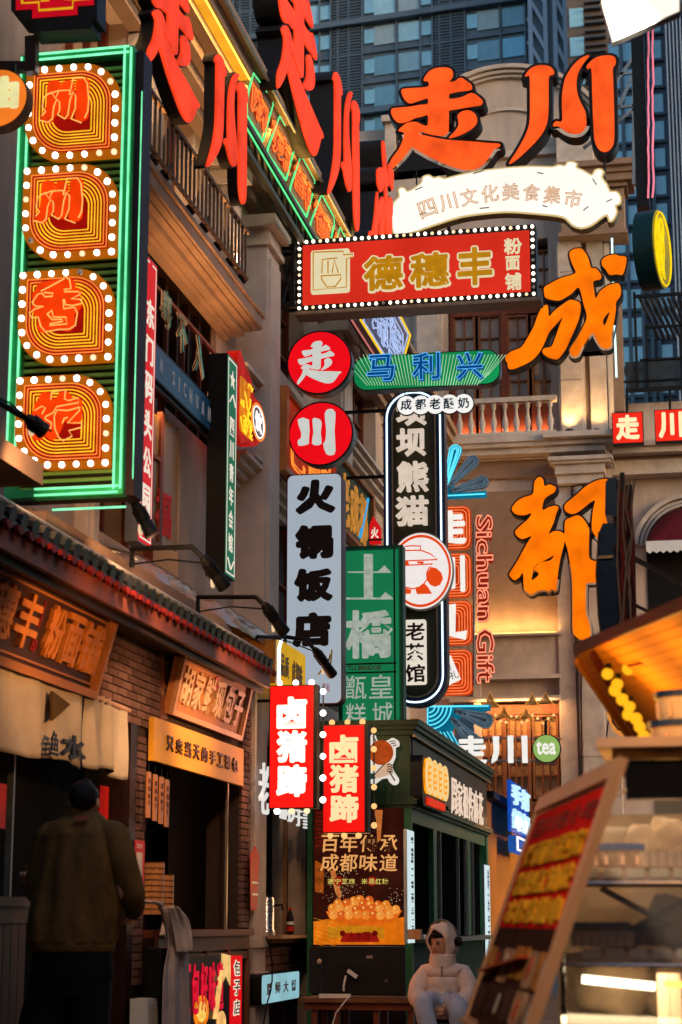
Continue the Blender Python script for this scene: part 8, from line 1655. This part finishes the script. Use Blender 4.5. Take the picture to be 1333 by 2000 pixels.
# canopy with bulbs
can = M('orange_canopy_boards', (.80, .34, .03), .7, 0, .12, 2, .1, 20, streak=(.12, 1, 1)); cn = thing('stall_canopy', 'amber lit boarded canopy of the near right stall with a dark red beam', 'canopy', PY(7.5).at(1250, 1300, 0))
a = PY(8.0).at(1127, 1277); b = PY(6.0).at(1345, 1190); b.z = a.z; b = PY(6.0).at(1345, 1190); c = PY(8.9).at(1240, 1443); d = PY(7.2).at(1430, 1446)
m_ = MB(); n = 14
up3 = Vector((0, 0, .03))
pmt = []
for k in range(n):
    s0, s1 = k / n + .004, (k + 1) / n - .004
    p0 = a.lerp(c, s0); p1 = b.lerp(d, s0); p2 = b.lerp(d, s1); p3 = a.lerp(c, s1); mb = MB(); i0 = 0
    mb.v = [p0, p1, p2, p3, p0 + up3, p1 + up3, p2 + up3, p3 + up3]; mb.f = [[0, 1, 2, 3], [7, 6, 5, 4], [0, 4, 5, 1], [1, 5, 6, 2], [2, 6, 7, 3], [3, 7, 4, 0]]; mb.build('board', can, cn)
beam = M('dark_red_beam', (.11, .018, .008), .45, 0, .3, 4)
MB().bar(a + Vector((-.0, 0, .02)), b + Vector((0, 0, .02)), .03, .045).build('edge_beam', beam, cn); a2 = a.lerp(b, .18); c2 = c.lerp(d, .16); MB().bar(a2 - up3, c2 - up3, .02, .03).build('rafter', beam, cn); MB().bar(a.lerp(c, .0) - up3, c - up3, .02, .03).build('side_trim', MATS['orange_canopy_boards'], cn)
MB().bar(PY(7.4).at(1240, 1258), PY(7.0).at(1440, 1262), .06, .05).build('cross_beam', beam, cn); MB().bar(PY(7.2).at(1338, 1250), PY(7.2).at(1338, 1330), .05).build('hanger_post', black, cn)
m_ = MB(); m_.tube([PY(7.6).at(1185, 1277), PY(7.3).at(1230, 1281), PY(7.0).at(1340, 1273)], .006, 5); m_.tube([PY(7.3).at(1228, 1300), PY(7.1).at(1290, 1290), PY(7.0).at(1340, 1280)], .006, 5); m_.build('string_wire', M('red_wire', (.15, .01, .008), .5), cn)
sb = thing('bulb_string', 'string of round yellow bulbs hanging along the canopy rafter', 'string lights', PY(7.6).at(1187, 1300)); bp2 = [(1187, 1316), (1228, 1306), (1206, 1336), (1202, 1348), (1216, 1366), (1230, 1380), (1227, 1396), (1243, 1404), (1250, 1420), (1258, 1438), (1337, 1294)]
bulbs(sb, [PY(7.5).at(*p) for p in bp2], .05, BULBY)
for p in bp2[:7]: q_ = PY(7.5).at(p[0] + 2, p[1] - 13); MB().lathe(q_ - Vector((0, 0, .015)), [(.012, 0), (.012, .03)], 8).build('socket', black, sb)
lamp('canopy_bulb_light', 'POINT', PY(7.6).at(1200, 1420, .35), 6, (1, .42, .06), .3); lamp('canopy_bulb_light', 'POINT', PY(7.0).at(1300, 1400, .5), 4, (1, .42, .06), .3)
# dark drum sign with frame and wires, seen from its side
dr = thing('stacked_drum_sign', 'tall dark sign casing seen edge-on with a steel frame and dangling red wires, right side', 'sign back', PY(12).at(1200, 1262, 0)); D1 = PY(12); navy = M('blue_black_casing', (.02, .028, .04), .3, .3, .2, 6)
MB(D1).poly(ccw([D1.uv(*p) for p in ((1183, 942), (1190, 933), (1206, 933), (1206, 1010), (1182, 1004))]), -.3, 0).build('upper_casing', navy, dr); MB(D1).poly(ccw([D1.uv(*p) for p in ((1170, 1040), (1178, 1022), (1200, 1022), (1208, 1050), (1210, 1262), (1177, 1262), (1169, 1200), (1165, 1120))]), -.3, 0).build('lower_casing', navy, dr)
m_ = MB(D1); m_.tube([D1.at(*p, .01) for p in ((1170, 1040), (1165, 1120), (1169, 1200), (1177, 1262))], .006, 5); m_.bar(D1.at(1168, 1090, .01), D1.at(1198, 1088, .01), .02); m_.build('brass_edge', M('brass_edge', (.35, .18, .08), .35, .7), dr)
m_ = MB(D1)
for p0, p1, t_ in (((1205, 935), (1208, 1262), .05), ((1216, 925), (1222, 1262), .03), ((1228, 945), (1233, 1262), .045), ((1206, 940), (1238, 1060), .02), ((1238, 1060), (1242, 1262), .02), ((1200, 1070), (1240, 1090), .025), ((1210, 1130), (1240, 1200), .02), ((1205, 1260), (1240, 1150), .02), ((1225, 1085), (1333, 1140), .03), ((1235, 1180), (1333, 1228), .02)): m_.bar(D1.at(*p0, -.05 if t_ > .03 else .02), D1.at(*p1, -.05 if t_ > .03 else .02), t_)
m_.build('steel_frame', M('rusty_black_steel', (.03, .018, .014), .5, .5, .4, 9), dr)
m_ = MB(); rn = random.Random(5)
for k in range(6): x = 1210 + k * 5; m_.tube([D1.at(x + rn.uniform(-5, 6), 960 + j * 50, .04) for j in range(7)], .005, 4)
m_.build('red_wires', M('red_wire2', (.25, .03, .02), .5), dr); m_ = MB()
for k in range(4): x = 1212 + k * 8; m_.tube([D1.at(x + rn.uniform(-6, 8), 940 + j * 54, .06) for j in range(7)], .006, 4)
m_.build('tan_wires', M('tan_wire', (.3, .17, .1), .5), dr)
lamp('added_board_lamp', 'SPOT', (-1.1, 2.6, 3.6), 130, (1, .72, .48), .15, aim=PY(6.1).at(1120, 1760), spot=42, blend=.7)  # added spot brightens the menu board; no such source is seen
ll = thing('added_board_spotlight', 'small black added spotlight over the lane, unseen, lighting the menu board', 'spotlight', (-1.1, 2.5, 3.66)); MB().lathe((-1.1, 2.55, 3.66), [(.06, 0), (.06, .16)], 12, (-.2, -.6, .6)).build('lamp_head', black, ll); MB().bar((-1.1, 2.5, 3.75), (2.6, 2.5, 3.75), .04).build('bracket', black, ll)
# rows of small cups and price tags in the cabinet
cup = sharedmesh('sauce_cup', MB().lathe((0, 0, 0), [(.016, 0), (.022, .045), (.024, .05)], 10), M('waxed_cup', (.45, .36, .27), .5, 0, .2, 9)); rn = random.Random(8)
for vb_, n0 in ((vs1, 1262), (vs2, 1120)):
    for k in range(7):
        p = C.at(n0 + k * 17, 1700, -.07); p.z = vb_ + .001; o = inst(cup, 'sauce_cup', p); tag(o, 'small waxed sauce cup, %s from the left on the %s cabinet shelf' % (('first', 'second', 'third', 'fourth', 'fifth', 'sixth', 'last')[k], 'middle' if vb_ == vs1 else 'lower'), 'cup', 'sauce cups in the cabinet')
m_ = MB(C)
for vb_ in (vs1, vs2):
    for k in range(5): u = C.uv(1150 + k * 46, 1700)[0]; m_.box(u - .03, u + .03, vb_ - .038, vb_ - .006, -.019, -.014)
m_.build('price_tag', M('price_tag', (.62, .55, .42), .6, 0, .2, 9), fc_)
m_ = MB(C); m_.box(xL - .012, xL + .004, 0, C.uv(1120, 1560)[1], -.02, .012); m_.tube([C.at(1100, 1900, .01), C.at(1103, 1780, .06), C.at(1120, 1660, .10), C.at(1160, 1580, .10), C.at(1225, 1545, .06)], .007, 6); m_.tube([C.at(1108, 1725, .02), C.at(1345, 1725, .02)], .006, 6); m_.tube([C.at(1105, 1884, .02), C.at(1345, 1886, .02)], .006, 6); m_.build('chrome_trim_and_highlight', steel, fc_)  # chrome edges; the curved tube stands in for a highlight on curved glass
# ---------------------------------------------------------------- loose pieces of these parts become parts of their own
def split_part(o):
    me = o.data; n = len(me.vertices); par = list(range(n))
    def fd_(a):
        while par[a] != a: par[a] = par[par[a]]; a = par[a]
        return a
    for p in me.polygons:
        vs = list(p.vertices); r0 = fd_(vs[0])
        for q in vs[1:]: par[fd_(q)] = r0
    gr = {}
    for p in me.polygons: gr.setdefault(fd_(p.vertices[0]), []).append(p)
    if len(gr) < 2 or len(gr) > 60: return
    base = o.name.split('.')[0]; mat = me.materials[0]; sm_ = me.polygons[0].use_smooth
    for k, ps in enumerate(gr.values()):
        idx = sorted({v for p in ps for v in p.vertices}); mp = {v: i for i, v in enumerate(idx)}
        nm = bpy.data.meshes.new(base); nm.from_pydata([me.vertices[v].co.copy() for v in idx], [], [[mp[v] for v in p.vertices] for p in ps]); nm.materials.append(mat)
        if sm_: nm.polygons.foreach_set('use_smooth', [True] * len(nm.polygons))
        if k == 0: o.data = nm
        else:
            c = o.copy(); c.data = nm; COL.objects.link(c)
SPLIT = {'neon_tube', 'price_tag', 'chrome_trim_and_highlight', 'tap_and_knob', 'inner_tube', 'masonry_joint', 'corner_post', 'door_rail', 'green_mullion', 'stone_pier', 'pilaster', 'steel_bar', 'window_rail', 'spoon_print', 'post', 'shelf', 'cable_tie', 'hanger_rod', 'hanger', 'bracket', 'steel_strut', 'string_course', 'finial', 'rail', 'gold_stripes', 'orange_ring', 'rails_and_stiles', 'white_print', 'jar', 'dark_heading', 'yellow_lettering', 'red_wires', 'tan_wires', 'string_wire', 'eyes_and_brows', 'ear', 'ear_cups', 'pepper_print', 'parapet_block', 'gilt_bead', 'tiny_label', 'letter_casing', 'lit_face', 'wall_panel', 'brick_print', 'basket_weave_print', 'balcony_rails', 'parapet_block', 'led_strip', 'fascia_board', 'label_stripes', 'pot_drawing', 'white_letter', 'glowing_twist'}
bpy.context.view_layer.update()
for o in list(COL.objects):
    if o.type == 'MESH' and o.name.split('.')[0] in SPLIT and o.get('kind') is None and not o.modifiers: split_part(o)
